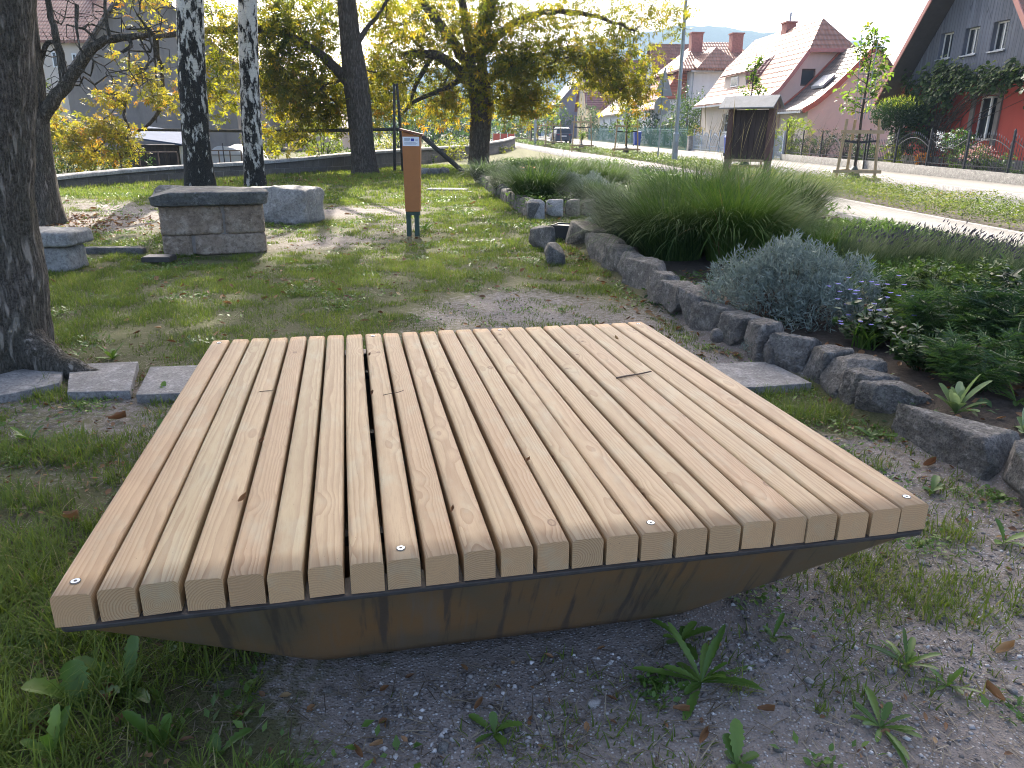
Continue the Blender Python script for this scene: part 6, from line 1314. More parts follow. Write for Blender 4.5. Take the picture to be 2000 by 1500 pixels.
m = MB(); a = h.L(18.0, 51.7, 4.62); b = h.L(18.045, 53.1, 5.24); m.box(a[0], b[0], a[1], b[1], a[2], b[2]); fz = m.build('dormer_window', WFRAME, h.root); m = MB(); m.box(a[0]-.006, a[0]-.001, a[1]+.07, b[1]-.07, a[2]+.07, b[2]-.07); m.build('pane', GLASS, fz)
ep = [(17.55, 2.78), (18.10, 3.10), (18.42, 3.34), (19.26, 4.09), (19.85, 4.70), (20.54, 5.44), (21.05, 6.0)]
pl = [[(a_[0], 40.2, a_[1]), (b_[0], 40.2, b_[1]), (b_[0], 43.98, b_[1]), (a_[0], 43.98, a_[1])] for a_, b_ in zip(ep[:-1], ep[1:])]
h.roof('wing_roof', pl, TILEG, .10); pl = [[(42.1-a_[0], 40.2, a_[1]), (42.1-b_[0], 40.2, b_[1]), (42.1-b_[0], 43.98, b_[1]), (42.1-a_[0], 43.98, a_[1])] for a_, b_ in zip(ep[:-1], ep[1:])]; h.roof('wing_roof', pl, TILEG, .10)
m = MB()
for vv in (40.14, 43.93):
    for a_, b_ in zip(ep[:-1], ep[1:]): m.bar(h.L(a_[0], vv, a_[1]+.02), h.L(b_[0], vv, b_[1]+.02), .16, .26)
m.build('wing_verge', m_plain('verge_tile', (.38, .10, .06), .6, .15, 6), h.root)
gq = [(17.95, 2.96)]+[(a_[0], a_[1]-.04) for a_ in ep[1:]]; gq = gq+[(42.1-x, z) for x, z in gq[::-1]][1:]
h.face('wing_gable', 'v', 40.4, 17.95, 24.15, .25, gable(gq), [], PINKW); h.face('wing_front_wall', 'u', 17.95, 40.4, 43.98, .25, flat(2.98), [(42.2, 43.0, .5, 2.45)], CREAM, .2); h.window('u', 17.95, 42.2, 43.0, .5, 2.45, frame=BROWNF, fw=.09, bars=(0, 0), depth=.08)
h.box('wing_gutter', 17.46, 17.58, 40.25, 43.95, 2.70, 2.80, GUTTER)
sk_ = h.poly('skylight', [[(18.95, 41.2, 3.99), (19.55, 41.2, 4.55), (19.55, 42.6, 4.55), (18.95, 42.6, 3.99)]], GUTTER, None, (-.03, 0, .13)); 
h.poly('pane', [[(18.99, 41.27, 4.17), (19.47, 41.27, 4.615), (19.47, 42.53, 4.615), (18.99, 42.53, 4.17)]], GLASS, sk_, (-.004, 0, .006))
# --- tall white and red house
h = House('house', 19, 66, 'tall white house with two brick chimneys and a red-tiled upper side wall')
wq = [(22.3, 23.3, 4.7, 5.9), (20.2, 21.2, 1.6, 3.0)]
h.face('wall', 'v', 66, 19.0, 25.2, .3, flat(6.6), wq, WHITEW); [h.window('v', 66, *w_, fw=.08, bars=(1, 0)) for w_ in wq]
h.box('side_wall', 19.0, 19.1, 66.02, 75, .3, 6.6, WHITEW)
h.face('front_wall', 'u', 17.1, 67.2, 75, .3, flat(4.45), [(69.0, 70.0, 1.7, 3.2)], WHITEW); h.window('u', 17.1, 69.0, 70.0, 1.7, 3.2, fw=.08); h.face('porch_wall', 'v', 67.2, 17.1, 18.99, .3, flat(4.45), [(17.7, 18.3, 1.9, 2.9)], WHITEW); h.window('v', 67.2, 17.7, 18.3, 1.9, 2.9, fw=.07)
h.roof('tiled_side_wall', [[(17.0, 67.1, 4.46), (18.2, 67.3, 6.6), (18.2, 75, 6.6), (17.0, 75, 4.46)], [(17.0, 67.05, 4.46), (18.99, 67.05, 4.46), (18.99, 67.25, 6.6), (18.2, 67.25, 6.6)]], m_tiles('hung_tiles', (.36, .11, .07), (.42, .15, .10), .25), .08)
h.roof('lower_roof', [[(16.3, 66.4, 3.6), (17.3, 66.6, 4.5), (17.3, 75, 4.5), (16.3, 75, 3.6)]], TILER, .1)
E0_, Rg = 6.58, 9.15
h.roof('roof', [[(17.8, 65.5, E0_), (25.6, 65.5, E0_), (23.8, 70.2, Rg), (20.4, 70.2, Rg)], [(17.8, 75, E0_), (25.6, 75, E0_), (23.8, 70.2, Rg), (20.4, 70.2, Rg)]], TILEU, .14)
h.roof('roof_hip', [[(17.8, 65.5, E0_), (17.8, 75, E0_), (20.4, 70.2, Rg)], [(25.6, 65.5, E0_), (25.6, 75, E0_), (23.8, 70.2, Rg)]], TILER, .14)
h.roof('bay_roof', [[(19.1, 64.9, E0_+.05), (23.4, 64.9, E0_+.05), (21.2, 67.0, 8.45)]], TILEU, .12); h.roof('bay_roof_side', [[(19.1, 64.9, E0_+.05), (21.2, 67.0, 8.45), (21.2, 69.6, 8.6), (19.1, 67.4, E0_+.9)], [(23.4, 64.9, E0_+.05), (21.2, 67.0, 8.45), (21.2, 69.6, 8.6), (23.4, 67.4, E0_+.9)]], TILER, .12)
h.box('gutter', 18.8, 25.4, 65.36, 65.46, 6.50, 6.62, GUTTER); m = MB(); m.tube([h.L(19.15, 65.9, 6.5), h.L(19.15, 65.9, .4)], [.05, .05], 8); m.build('downpipe', GUTTER, h.root)
for u_ in (19.5, 23.0): c_ = h.box('chimney', u_, u_+.95, 68.4, 69.3, 7.6, 9.75, BRICK); h.box('chimney_cap', u_-.07, u_+1.02, 68.33, 69.37, 9.752, 9.86, BRICK, c_)
# --- simple gabled houses further along
def gable_house(label, u0, u1, v0, v1, eave, ridge, axis, wall, roof, wins=(), over=.4, chim=None, near=(), name='house'):
    h = House(name, u0, v0, label, 'house', 'houses further along the street'); z0 = float(base_z(*uv(u0, v0)[:2]))-.1
    if axis == 'v':                                  # ridge along the street
        c_ = (u0+u1)/2; sl = (ridge-eave)/(c_-u0); h.face('front_wall', 'u', u0, v0, v1, z0, flat(eave), list(wins), wall); [h.window('u', u0, *w_, fw=.09) for w_ in wins]
        h.face('gable_wall', 'v', v0, u0, u1, z0, gable([(u0, eave), (c_, ridge), (u1, eave)]), list(near), wall); [h.window('v', v0, *w_, fw=.09) for w_ in near]
        h.box('back_wall', u1-.1, u1, v0+.02, v1, z0, eave, wall); h.face('far_wall', 'v', v1, u0, u1, z0, gable([(u0, eave), (c_, ridge), (u1, eave)]), [], wall)
        h.roof('roof', [[(u0-over, v0-.3, eave-sl*over), (c_, v0-.3, ridge), (c_, v1+.3, ridge), (u0-over, v1+.3, eave-sl*over)], [(u1+over, v0-.3, eave-sl*over), (c_, v0-.3, ridge), (c_, v1+.3, ridge), (u1+over, v1+.3, eave-sl*over)]], roof)
        rp = (c_, (v0+v1)/2)
    else:                                            # gable faces the street
        c_ = (v0+v1)/2; sl = (ridge-eave)/(c_-v0); h.face('gable_wall', 'u', u0, v0, v1, z0, gable([(v0, eave), (c_, ridge), (v1, eave)]), list(wins), wall); [h.window('u', u0, *w_, fw=.09) for w_ in wins]
        h.face('side_wall', 'v', v0, u0, u1, z0, flat(eave), list(near), wall); [h.window('v', v0, *w_, fw=.09) for w_ in near]; h.box('far_wall', u0+.02, u1, v1-.1, v1, z0, eave, wall)
        h.roof('roof', [[(u0-.4, v0-over, eave-sl*over), (u1+.4, v0-over, eave-sl*over), (u1+.4, c_, ridge), (u0-.4, c_, ridge)], [(u0-.4, v1+over, eave-sl*over), (u1+.4, v1+over, eave-sl*over), (u1+.4, c_, ridge), (u0-.4, c_, ridge)]], roof)
        rp = ((u0+u1)/2, c_)
    if chim: c2 = h.box('chimney', rp[0]-.35+chim, rp[0]+.35+chim, rp[1]-.4, rp[1]+.4, ridge-1.2, ridge+.9, BRICK); h.box('chimney_cap', rp[0]-.42+chim, rp[0]+.42+chim, rp[1]-.47, rp[1]+.47, ridge+.902, ridge+1.0, BRICK, c2)
    return h
gable_house('low white cottage with a pale tiled roof beyond the tall white house', 17.2, 25, 84, 99, 3.9, 7.2, 'v', WHITEW, TILEG, [(86, 87.2, 1.6, 3.3), (91, 92.2, 1.6, 3.3), (95.5, 96.7, 1.6, 3.3)])
gable_house('grey gabled house with a red roof half hidden by the chestnut leaves', 18.5, 26, 74.5, 82, 5.6, 9.8, 'u', WHITEW, TILEU, [(77.6, 78.8, 5.6, 7.0)], .4, .6)
gable_house('yellow house with a steep dark red roof along the street', 16.8, 27, 106, 116, 5.2, 11.2, 'u', YELLOWW, TILED, [(108.5, 109.7, 2.0, 3.8), (112, 113.2, 2.0, 3.8)], .4, 1.0)
gable_house('big blue-grey house with a slate roof furthest along the street', 15.0, 28, 122, 138, 6.4, 13.5, 'v', BLUEGREY, TILEB, [(125, 126.4, 2.2, 4.2), (131, 132.4, 2.2, 4.2)], .5, .4)
gable_house('pale house at the end of the street behind the far young trees', 8.0, 17, 165, 178, 6.0, 11.5, 'v', WHITEW, TILER, [(168, 169.5, 2.5, 4.5)], .5, .5)
gable_house('red-roofed house peeping over the wing of the pink house', 26.5, 34, 46, 56, 4.0, 7.3, 'v', CREAM, TILER, [], .4, 1.2)
# ------------------------------------------------------------------ street furniture
STAKE = m_plain('stake_wood', (.36, .26, .14), .75, .2, 12, 0, .3); STEELG = m_plain('galvanised_steel', (.30, .34, .36), .45, .12, 5, .5); BLKRUB = m_plain('black_rubber', (.02, .02, .022), .7, .2, 20); SIGNBACK = m_plain('sign_back', (.27, .28, .29), .5, .06, 6, .4)
# notice board
BRD = m_boards('brown_boards', (.042, .028, .024), (.072, .050, .042), .135, 0, .7); FELTR = m_plain('roof_felt', (.22, .22, .225), .7, .12, 8, 0, .3); POSTW = m_plain('brown_post', (.10, .048, .038), .65, .2, 9, 0, .3); RAWP = m_plain('raw_post', (.20, .155, .10), .85, .25, 10, 0, .5)
b0 = uv(7.27, 18.25); b0[2] = float(TZ(b0[0], b0[1])); b1 = at_y(1440, 330, 19.25); dvec = (b1-b0)*[1, 1, 0]; Lb = np.linalg.norm(dvec); ab = math.atan2(-dvec[1], -dvec[0])
bw = 1.02
nb = empty('notice_board', b0, ab+0); tag(nb, 'dark brown plank notice board with a small grey gabled roof on two posts', 'notice board')
zB, zT = 1.0-b0[2], 2.13-b0[2]
m = MB(); m.box(-bw+.02, -.071, -.03, .03, zB, zT); m.build('board', BRD, nb)
for x in (0, -bw-.05):
    m = MB(); m.box(x-.07, x+.07, -.075, .075, zB-.02, zT+.02); m.build('post', POSTW, nb, None, .006); m = MB(); m.box(x-.065, x+.065, -.07, .07, -.1, zB-.021); m.build('post_foot', RAWP, nb, None, .006)
m = MB()
for s_ in (-1, 1): m.prism([(-bw-.28, 0, zT+.30), (.14, 0, zT+.30), (.14, s_*.27, zT+.03), (-bw-.28, s_*.27, zT+.03)], (0, 0, 0), (0, 0, .025))
m.build('roof', FELTR, nb)
m = MB(); m.prism([(.06, -.20, zT+.04), (.06, .20, zT+.04), (.06, 0, zT+.27)], (0, 0, 0), (.03, 0, 0)); m.build('roof_gable', POSTW, nb); m = MB(); m.prism([(-bw-.2, -.20, zT+.04), (-bw-.2, .20, zT+.04), (-bw-.2, 0, zT+.27)], (0, 0, 0), (.03, 0, 0)); m.build('roof_gable', POSTW, nb)
# lamp post
p = pv(np.array(8.45), np.array(33.0), .10); p = at_y(1316, 326, 33.2); p[2] = float(base_z(p[0], p[1]))+.1; lp = empty('street_lamp', p); tag(lp, 'tall galvanised lamp post on the verge', 'street lamp')
m = MB(); m.tube([(0, 0, 0), (0, 0, 1.25)], [.125, .125], 16); m.tube([(0, 0, 1.25), (0, 0, 1.32), (0, 0, 8.2)], [.125, .085, .065], 16); m.build('pole', STEELG, lp, None, 0, False)
m = MB(); m.tube([(0, 0, 8.2), (.05, 0, 8.6), (.35, 0, 8.85), (.9, 0, 8.95)], [.05, .045, .04, .04], 10); m.build('arm', STEELG, lp, None, 0, True); m = MB(); m.hexa([(.7, -.14, 8.88), (1.5, -.12, 8.92), (1.5, .12, 8.92), (.7, .14, 8.88), (.75, -.08, 9.0), (1.4, -.07, 9.02), (1.4, .07, 9.02), (.75, .08, 9.0)]); m.build('lamp_head', SIGNBACK, lp, None, .01)
m = MB(); m.box(.052, .06, -.05, .05, .5, .9); m.box(-.05, .05, -.129, -.122, .5, .95); m.build('service_door', SIGNBACK, lp)
# road sign seen from behind: give way triangle above a round sign
p = at_y(1283, 326, 34.9); p[2] = float(base_z(p[0], p[1]))+.1; rsn = empty('road_sign', p, R_(8)); tag(rsn, 'backs of a triangular and a round road sign on one thin pole', 'road sign')
m = MB(); m.tube([(0, 0, 0), (.10, 0, 4.30-p[2])], [.032, .032], 10); m.build('pole', STEELG, rsn)
def plate(pts, th=.02): m = MB(); m.prism([(x, .05, z) for x, z in pts], (0, 0, 0), (0, th, 0)); return m
zs = 4.22-p[2]; plate([(.10-.40, zs-1.02), (.10-.37, zs-1.06), (.10+.37, zs-1.06), (.10+.40, zs-1.02), (.13, zs), (.07, zs)]).build('triangle_plate', SIGNBACK, rsn, None, .004)
plate([(.075+.36*math.cos(a), zs-1.46+.40*math.sin(a)) for a in np.arange(28)*2*math.pi/28]).build('round_plate', SIGNBACK, rsn, None, .004)
m = MB()
for z in (zs-.35, zs-.8, zs-1.3, zs-1.62): m.box(-.08, .25, .035, .049, z-.025, z+.025)
m.build('bracket', STEELG, rsn)
# young trees in wooden stake frames
YOUNG = m_leaf('young_tree_leaf', [(0, (.08, .15, .028)), (.5, (.14, .23, .04)), (.85, (.21, .28, .05)), (1, (.28, .26, .06))], .55, .5, spec=.2)
BAG = m_plain('watering_bag', (.035, .045, .035), .6, .2, 12)
def young_tree(px, py, d, hcrown, htop, rcrown, nleaf, lsize, label, seed, fr=.52, hst=2.0, cage=0, loc=None):
    rs = np.random.default_rng(seed); p = at_y(px, py, d) if loc is None else loc; p = np.array(p); p[2] = float(base_z(p[0], p[1]))+.10
    t = empty('young_tree', p, rs.uniform(-.1, .1)); tag(t, label, 'young tree', 'young street trees in stake frames')
    ht = hcrown*.7+htop*.3; m = MB(); m.tube([(0, 0, 0), (.02, .0, hcrown*.5), (0, .02, hcrown), (.03, 0, htop*.95)], [.045, .04, .032, .008], 8); m.build('trunk', BARK2, t, None, 0, True)
    ang = [R_(a) for a in (200, 340, 90)]
    tops = []
    for a in ang:
        q = np.array([fr*math.cos(a), fr*math.sin(a)*.8, 0]); m = MB(); m.tube([q*1.08-[0, 0, .1], q*.86+[0, 0, hst]], [.038, .036], 9); m.build('stake', STAKE, t)
        tops.append(q)
    for z in (.22, .42, hst*.82):
        k = 1.08-.22*z/hst; m = MB()
        for i, j in ((0, 1), (1, 2), (2, 0)):
            if z > 1 and i != 0: continue
            a, b = tops[i]*k, tops[j]*k; e = unit((b-a)[None])[0]*.12; o_ = unit(((a+b)/2*[1, 1, 0])[None])[0]*.055; m.bar(a-e+o_+[0, 0, z], b+e+o_+[0, 0, z], .028, .085)
        m.build('cross_rail', STAKE, t)
    m = MB(); z = hst*.68; k = 1.08-.22*z/hst
    for q in tops: m.bar(q*k+[0, 0, z+.02], [0, 0, z-.02], .012, .055)
    m.build('tie_band', BLKRUB, t)
    m = MB(); m.tube([(0, 0, .02), (0, 0, .2), (0, 0, .42), (0, 0, .56)], [.19, .20, .13, .05], 12); m.build('watering_bag', BAG, t, None, 0, True)
    P, D = [], []; ch = []; nb_ = max(6, nleaf//26)
    for k in range(nb_):
        f = (k+rs.random())/nb_; z0 = hcrown+(htop-hcrown)*f*.85; a = rs.random()*6.283; r = rcrown*(1-.62*f)*rs.uniform(.5, 1.1); b = np.array([0, 0, z0-.15]); tip = np.array([r*math.cos(a), r*math.sin(a), z0+rs.uniform(.05, .35)]); ch.append((np.array([b, (b+tip)/2-[0, 0, .03], tip]), [.012, .008, .004], 4))
        for j in range(26):
            s_ = rs.uniform(.25, 1.05); P.append(b*(1-s_)+tip*s_+rs.normal(size=3)*.07); D.append((math.cos(a)*.5+rs.normal()*.6, math.sin(a)*.5+rs.normal()*.6, rs.normal()*.5-.15))
    Vs, Fs = tubes_np(ch); npmesh('branches', Vs, [Fs], BARK2, t, True); P = np.array(P); L = lsize*(.6+.7*rs.random(len(P))); leaf_cloud('crown', P, np.array(D), np.stack([rs.normal(size=len(P))*.5, rs.normal(size=len(P))*.5, np.ones(len(P))], -1), L, L*.62, YOUNG, t, LEAF6, np.clip(rs.random(len(P)), 0, .999))
    if cage:
        m = MB()
        for a in (0, 1.57, 3.14, 4.71): q = np.array([math.cos(a), math.sin(a), 0]); m.tube([q*.17+[0, 0, hst], q*.30+[0, 0, hst+cage]], [.009, .009], 5)
        for f in (.25, .55, .85): r = .17+.13*f; m.tube([(r*math.cos(a), r*math.sin(a), hst+cage*f) for a in np.arange(13)*math.pi/6], [.008]*13, 5)
        m.build('wire_guard', STEELG, t)
    return t
young_tree(1662, 372, 20.6, 1.9, 4.05, .72, 620, .135, 'nearest young tree with stake frame, in front of the red house', 1, .52, 1.72, 2.0)
young_tree(1452, 335, 27.5, 1.9, 4.1, .66, 420, .14, 'young tree and stakes half hidden by the brown notice board', 2, .55, 1.75)
young_tree(1222, 303, 41.0, 1.3, 3.9, .70, 460, .15, 'young leafy tree with stakes left of the road sign', 3, .62, 1.9, 2.6)
young_tree(1135, 299, 49.0, .8, 1.2, .3, 60, .12, 'bare stake frame with a tall wire guard and almost no leaves', 4, .62, 2.2, 2.4)
young_tree(1080, 289, 60.0, 1.2, 4.6, .9, 420, .19, 'young tree beside the dark car, fourth frame along the verge', 5, .62, 2.0)
young_tree(1019, 280, 80.0, 1.4, 3.2, .8, 200, .22, 'small young tree furthest along the verge, by the wall end', 6, .75, 2.0)
young_tree(1050, 284, 70.0, 1.6, 4.0, .8, 240, .2, 'young tree between the furthest frame and the car', 7, .7, 2.0)
# wheelie bins
BINB = m_plain('blue_bin_plastic', (.022, .055, .30), .45, .1, 5); BIND = m_plain('dark_bin_plastic', (.03, .045, .09), .45, .1, 5)
def bin_(loc, mat, label, s_=1.0, rz=0):
    t = empty('wheelie_bin', loc, rz); tag(t, label, 'bin'); m = MB(); m.hexa([(-.22*s_, -.24*s_, .06), (.22*s_, -.24*s_, .06), (.22*s_, .22*s_, .06), (-.22*s_, .22*s_, .06), (-.28*s_, -.32*s_, .98*s_), (.28*s_, -.32*s_, .98*s_), (.28*s_, .28*s_, .98*s_), (-.28*s_, .28*s_, .98*s_)]); m.build('body', mat, t, None, .015)
    m = MB(); m.hexa([(-.30*s_, -.35*s_, .985*s_), (.30*s_, -.35*s_, .985*s_), (.30*s_, .32*s_, .985*s_), (-.30*s_, .32*s_, .985*s_), (-.27*s_, -.31*s_, 1.05*s_), (.27*s_, -.31*s_, 1.05*s_), (.27*s_, .28*s_, 1.07*s_), (-.27*s_, .28*s_, 1.07*s_)]); m.build('lid', mat, t, None, .012)
    for x in (-.23*s_, .23*s_): m = MB(); m.tube([(x-.03, .22*s_, .09), (x+.03, .22*s_, .09)], [.09, .09], 12); m.build('wheel', BLKRUB, t)
p = at_u(1424, 306, 14.6); p = pv(np.array(14.6), np.array(p@VD), .155); bin_(p, BINB, 'blue wheelie bin on the far pavement left of the notice board', 1.0, .1)
p = at_u(1051, 277, 14.2); p = pv(np.array(13.9), np.array(p@VD*.97), .155); bin_(p, BIND, 'dark bin on the far pavement beyond the car', 1.6)
p = pv(np.array(14.9), np.array(14.9*1460/(1231-905)), .155); bin_(p, BINB, 'violet-blue bin by the fence behind the leafy young tree', 1.1)
# dark car driving away
CARP = m_plain('dark_blue_paint', (.022, .028, .055), .42, .05, 2, .0); TYRE = BLKRUB; RIMC = m_plain('wheel_rim', (.35, .36, .38), .4, .05, 9, .8); TAILR = m_plain('tail_lamp', (.30, .015, .02), .3, .05, 9); PLATEW = m_plain('number_plate', (.72, .72, .70), .5, .03, 9)
p = at_y(1095, 279.5, 84.0); p[2] = float(base_z(p[0], p[1]))+.03; car = empty('car', p, -TH+R_(2)); tag(car, 'dark blue car driving away down the street', 'car')
sec = [(-2.1, .42, .80, .78), (-2.12, .30, .96, .84), (-1.95, .24, 1.02, .88), (-1.0, .20, 1.02, .90), (1.0, .20, .98, .90), (1.8, .24, .92, .86), (2.1, .32, .78, .78), (2.14, .42, .62, .70)]
V = []; F = []
for y, z0, z1, w_ in sec:
    for x, z in [(-w_*.96, z0), (-w_, (z0+z1)/2), (-w_*.95, z1), (w_*.95, z1), (w_, (z0+z1)/2), (w_*.96, z0)]: V.append((x, y, z))
n = len(sec)
for i in range(n-1):
    for j in range(6): F.append((i*6+j, i*6+(j+1) % 6, (i+1)*6+(j+1) % 6, (i+1)*6+j))
F += [tuple(range(6)), tuple(range((n-1)*6, n*6))[::-1]]
m = MB(); m.add(V, F)
cab = [(-2.0, 1.0, .82), (-1.75, 1.50, .66), (-.2, 1.60, .66), (.35, 1.56, .64), (1.15, .98, .80)]; V = []; F = []
for y, z, w_ in cab: V += [(-w_, y, z), (w_, y, z)]
poly = [(y, z, w_) for y, z, w_ in cab]
m.add([(-w_, y, z) for y, z, w_ in cab]+[(w_, y, z) for y, z, w_ in cab], [(0, 1, 2, 3, 4), (9, 8, 7, 6, 5)]+[(i, 5+i, 6+i, i+1) for i in range(4)]); m.build('body', CARP, car, None, .03, False)
m = MB(); m.hexa([(-.70, -2.015, 1.05), (.70, -2.015, 1.05), (.70, -2.0, 1.05), (-.70, -2.0, 1.05), (-.58, -1.80, 1.45), (.58, -1.80, 1.45), (.58, -1.78, 1.45), (-.58, -1.78, 1.45)]); m.build('rear_window', GLASS, car)
for s_ in (-1, 1):
    m = MB(); m.hexa([(s_*.50, -2.14, .80), (s_*.82, -2.10, .80), (s_*.82, -2.02, .80), (s_*.50, -2.06, .80), (s_*.50, -2.12, .94), (s_*.83, -2.08, .94), (s_*.83, -2.0, .94), (s_*.50, -2.04, .94)]); m.build('tail_light', TAILR, car)
    for y in (-1.3, 1.3):
        m = MB(); m.tube([(s_*.68, y, .32), (s_*.91, y, .32)], [.33, .33], 20); wt2 = m.build('wheel', TYRE, car, None, .02); m = MB(); m.tube([(s_*.905, y, .32), (s_*.922, y, .32)], [.2, .2], 14); m.build('rim', RIMC, wt2)
m = MB(); m.box(-.27, .27, -2.145, -2.13, .66, .77); m.build('number_plate', PLATEW, car)

# ------------------------------------------------------------------ fences on the far side
BLKIRON = m_plain('black_iron', (.028, .03, .034), .5, .15, 8, .3); BLUEIRON = m_plain('blue_grey_iron', (.26, .33, .42), .5, .1, 6, .2); GREENIRON = m_plain('green_fence', (.045, .15, .12), .5, .1, 6); RUBBLE = m_stone('rubble_base', (.13, .125, .115), (.20, .19, .175), (.27, .26, .245), 9, 1.0)
WHITETIP = m_plain('pale_spear_tip', (.20, .20, .21), .5, .1, 9)
def low_wall(label, v0, v1, h0, h1, mat=RUBBLE, u=U_FW):
    vs = np.linspace(v0, v1, 24); a = pv(u+0*vs, vs, -.1); b = pv(u+0*vs, vs, 0)+np.outer(np.interp(vs, [v0, v1], [h0, h1]), ZZ); c = pv(u+.22+0*vs, vs, 0)+np.outer(np.interp(vs, [v0, v1], [h0, h1]), ZZ); d = pv(u+.22+0*vs, vs, -.1)
    V, F = strip_mesh([a, b, c, d]); n = 24; F = np.concatenate([F[:, ::-1], [[0, n, 2*n, 3*n], [n-1, 4*n-1, 3*n-1, 2*n-1]]]); c0 = V.mean(0); o = npmesh('low_wall', V-c0, [F], mat, None, False, None, c0); return tag(o, label, 'low wall')
low_wall('rough low wall carrying the black fence of the red house', 17, 28.9, .42, .47); low_wall('rough low wall in front of the pink house wing', 29.0, 36.9, .45, .45)
low_wall('thin concrete base under the pale blue fence', 39.4, 52, .22, .22, KERB)
def fence(label, v0, v1, zb, h, panel, mat, arc=.25, step=.115, u=U_FW+.11, tips=None, bar=.012, nm='iron_fence', rails=(.1,), concave=True, post=.05):
    p0 = pv(np.array(u), np.array(v0), 0); t = empty(nm, p0, -TH); tag(t, label, 'fence'); n = max(1, int(round((v1-v0)/panel))); L = (v1-v0)/n
    for k in range(n+1):
        y = k*L; z = .0075*y; m = MB(); m.box(-post/2, post/2, y-post/2, y+post/2, z+zb-.05, z+zb+h+.12); m.tube([(0, y, z+zb+h+.118), (0, y, z+zb+h+.17)], [.034, .012], 8); m.build('post', mat, t)
    tp = MB()
    for k in range(n):
        y0, y1 = k*L+post/2, (k+1)*L-post/2; z = .0075*(y0+y1)/2; m = MB(); nb_ = int((y1-y0)/step); sgn = 1 if (k % 2 == 0 or not concave) else -1; arch = []
        for i in range(nb_+1):
            f = (i+.5)/(nb_+1); y = y0+(y1-y0)*f; zz = z+zb+h-arc*.5+sgn*arc*(math.sin(math.pi*f)-.5); m.box(-bar/2, bar/2, y-bar/2, y+bar/2, z+zb+.03, zz); arch.append((0, y, zz-.12))
            if tips: tp.tube([(0, y, zz), (0, y, zz+.035), (0, y, zz+.09)], [.006, .013, .002], 5)
        m.tube([(0, y0, arch[0][2])]+arch+[(0, y1, arch[-1][2])], [.013]*(len(arch)+2), 5)
        for r_ in rails: m.box(-.014, .014, y0, y1, z+zb+r_-.014, z+zb+r_+.014)
        m.build('panel', mat, t)
    if tips: o = tp.build('spear_tips', tips, t); o['kind'] = 'stuff'
    return t
fence('black iron fence with arched spear tops in front of the red house', 17.2, 29.0, .46, 1.0, 1.95, BLKIRON, .30, tips=WHITETIP); fence('black iron fence with arched tops in front of the pink house wing', 29.2, 36.7, .46, .92, 1.88, BLKIRON, .40, concave=False)
fence('pale blue iron gate with curved rails beside the notice board', 36.95, 39.2, .12, 1.25, 1.12, BLUEIRON, .35, .12, bar=.02, rails=(.15, .4), concave=False, nm='iron_gate', post=.09)
fence('pale blue arched iron fence in front of the pink house', 39.5, 51.8, .22, 1.15, 1.75, BLUEIRON, .38, .13, bar=.018, rails=(.12, .32), concave=False)
fence('green metal fence in front of the tall white house', 53.5, 66, .08, 1.55, 2.1, GREENIRON, .0, .14, bar=.016, rails=(.12, 1.3), concave=False, nm='metal_fence'); fence('pale green metal fence further down the street', 66.4, 96, .08, 1.5, 2.6, m_plain('pale_green_fence', (.14, .26, .24), .5, .1, 6), .0, .16, bar=.016, rails=(.12, 1.3), concave=False, nm='metal_fence')
for v_, nm_ in ((52.4, 'pale concrete gate pillar left of the blue fence'), (39.3, 'rubble gate pillar below the notice board')):
    h0_ = 1.05 if v_ > 50 else .42; p = pv(np.array(U_FW+.1), np.array(v_), 0); m = MB(); m.box(-.2, .2, -.22, .22, -.1, h0_); m.box(-.23, .23, -.25, .25, h0_, h0_+.07); o = m.build('gate_pillar', KERB, None, p, .01, False, -TH); tag(o, nm_, 'pillar')
p = pv(np.array(U_FW+.1), np.array(28.95), .40); p[2] += .0

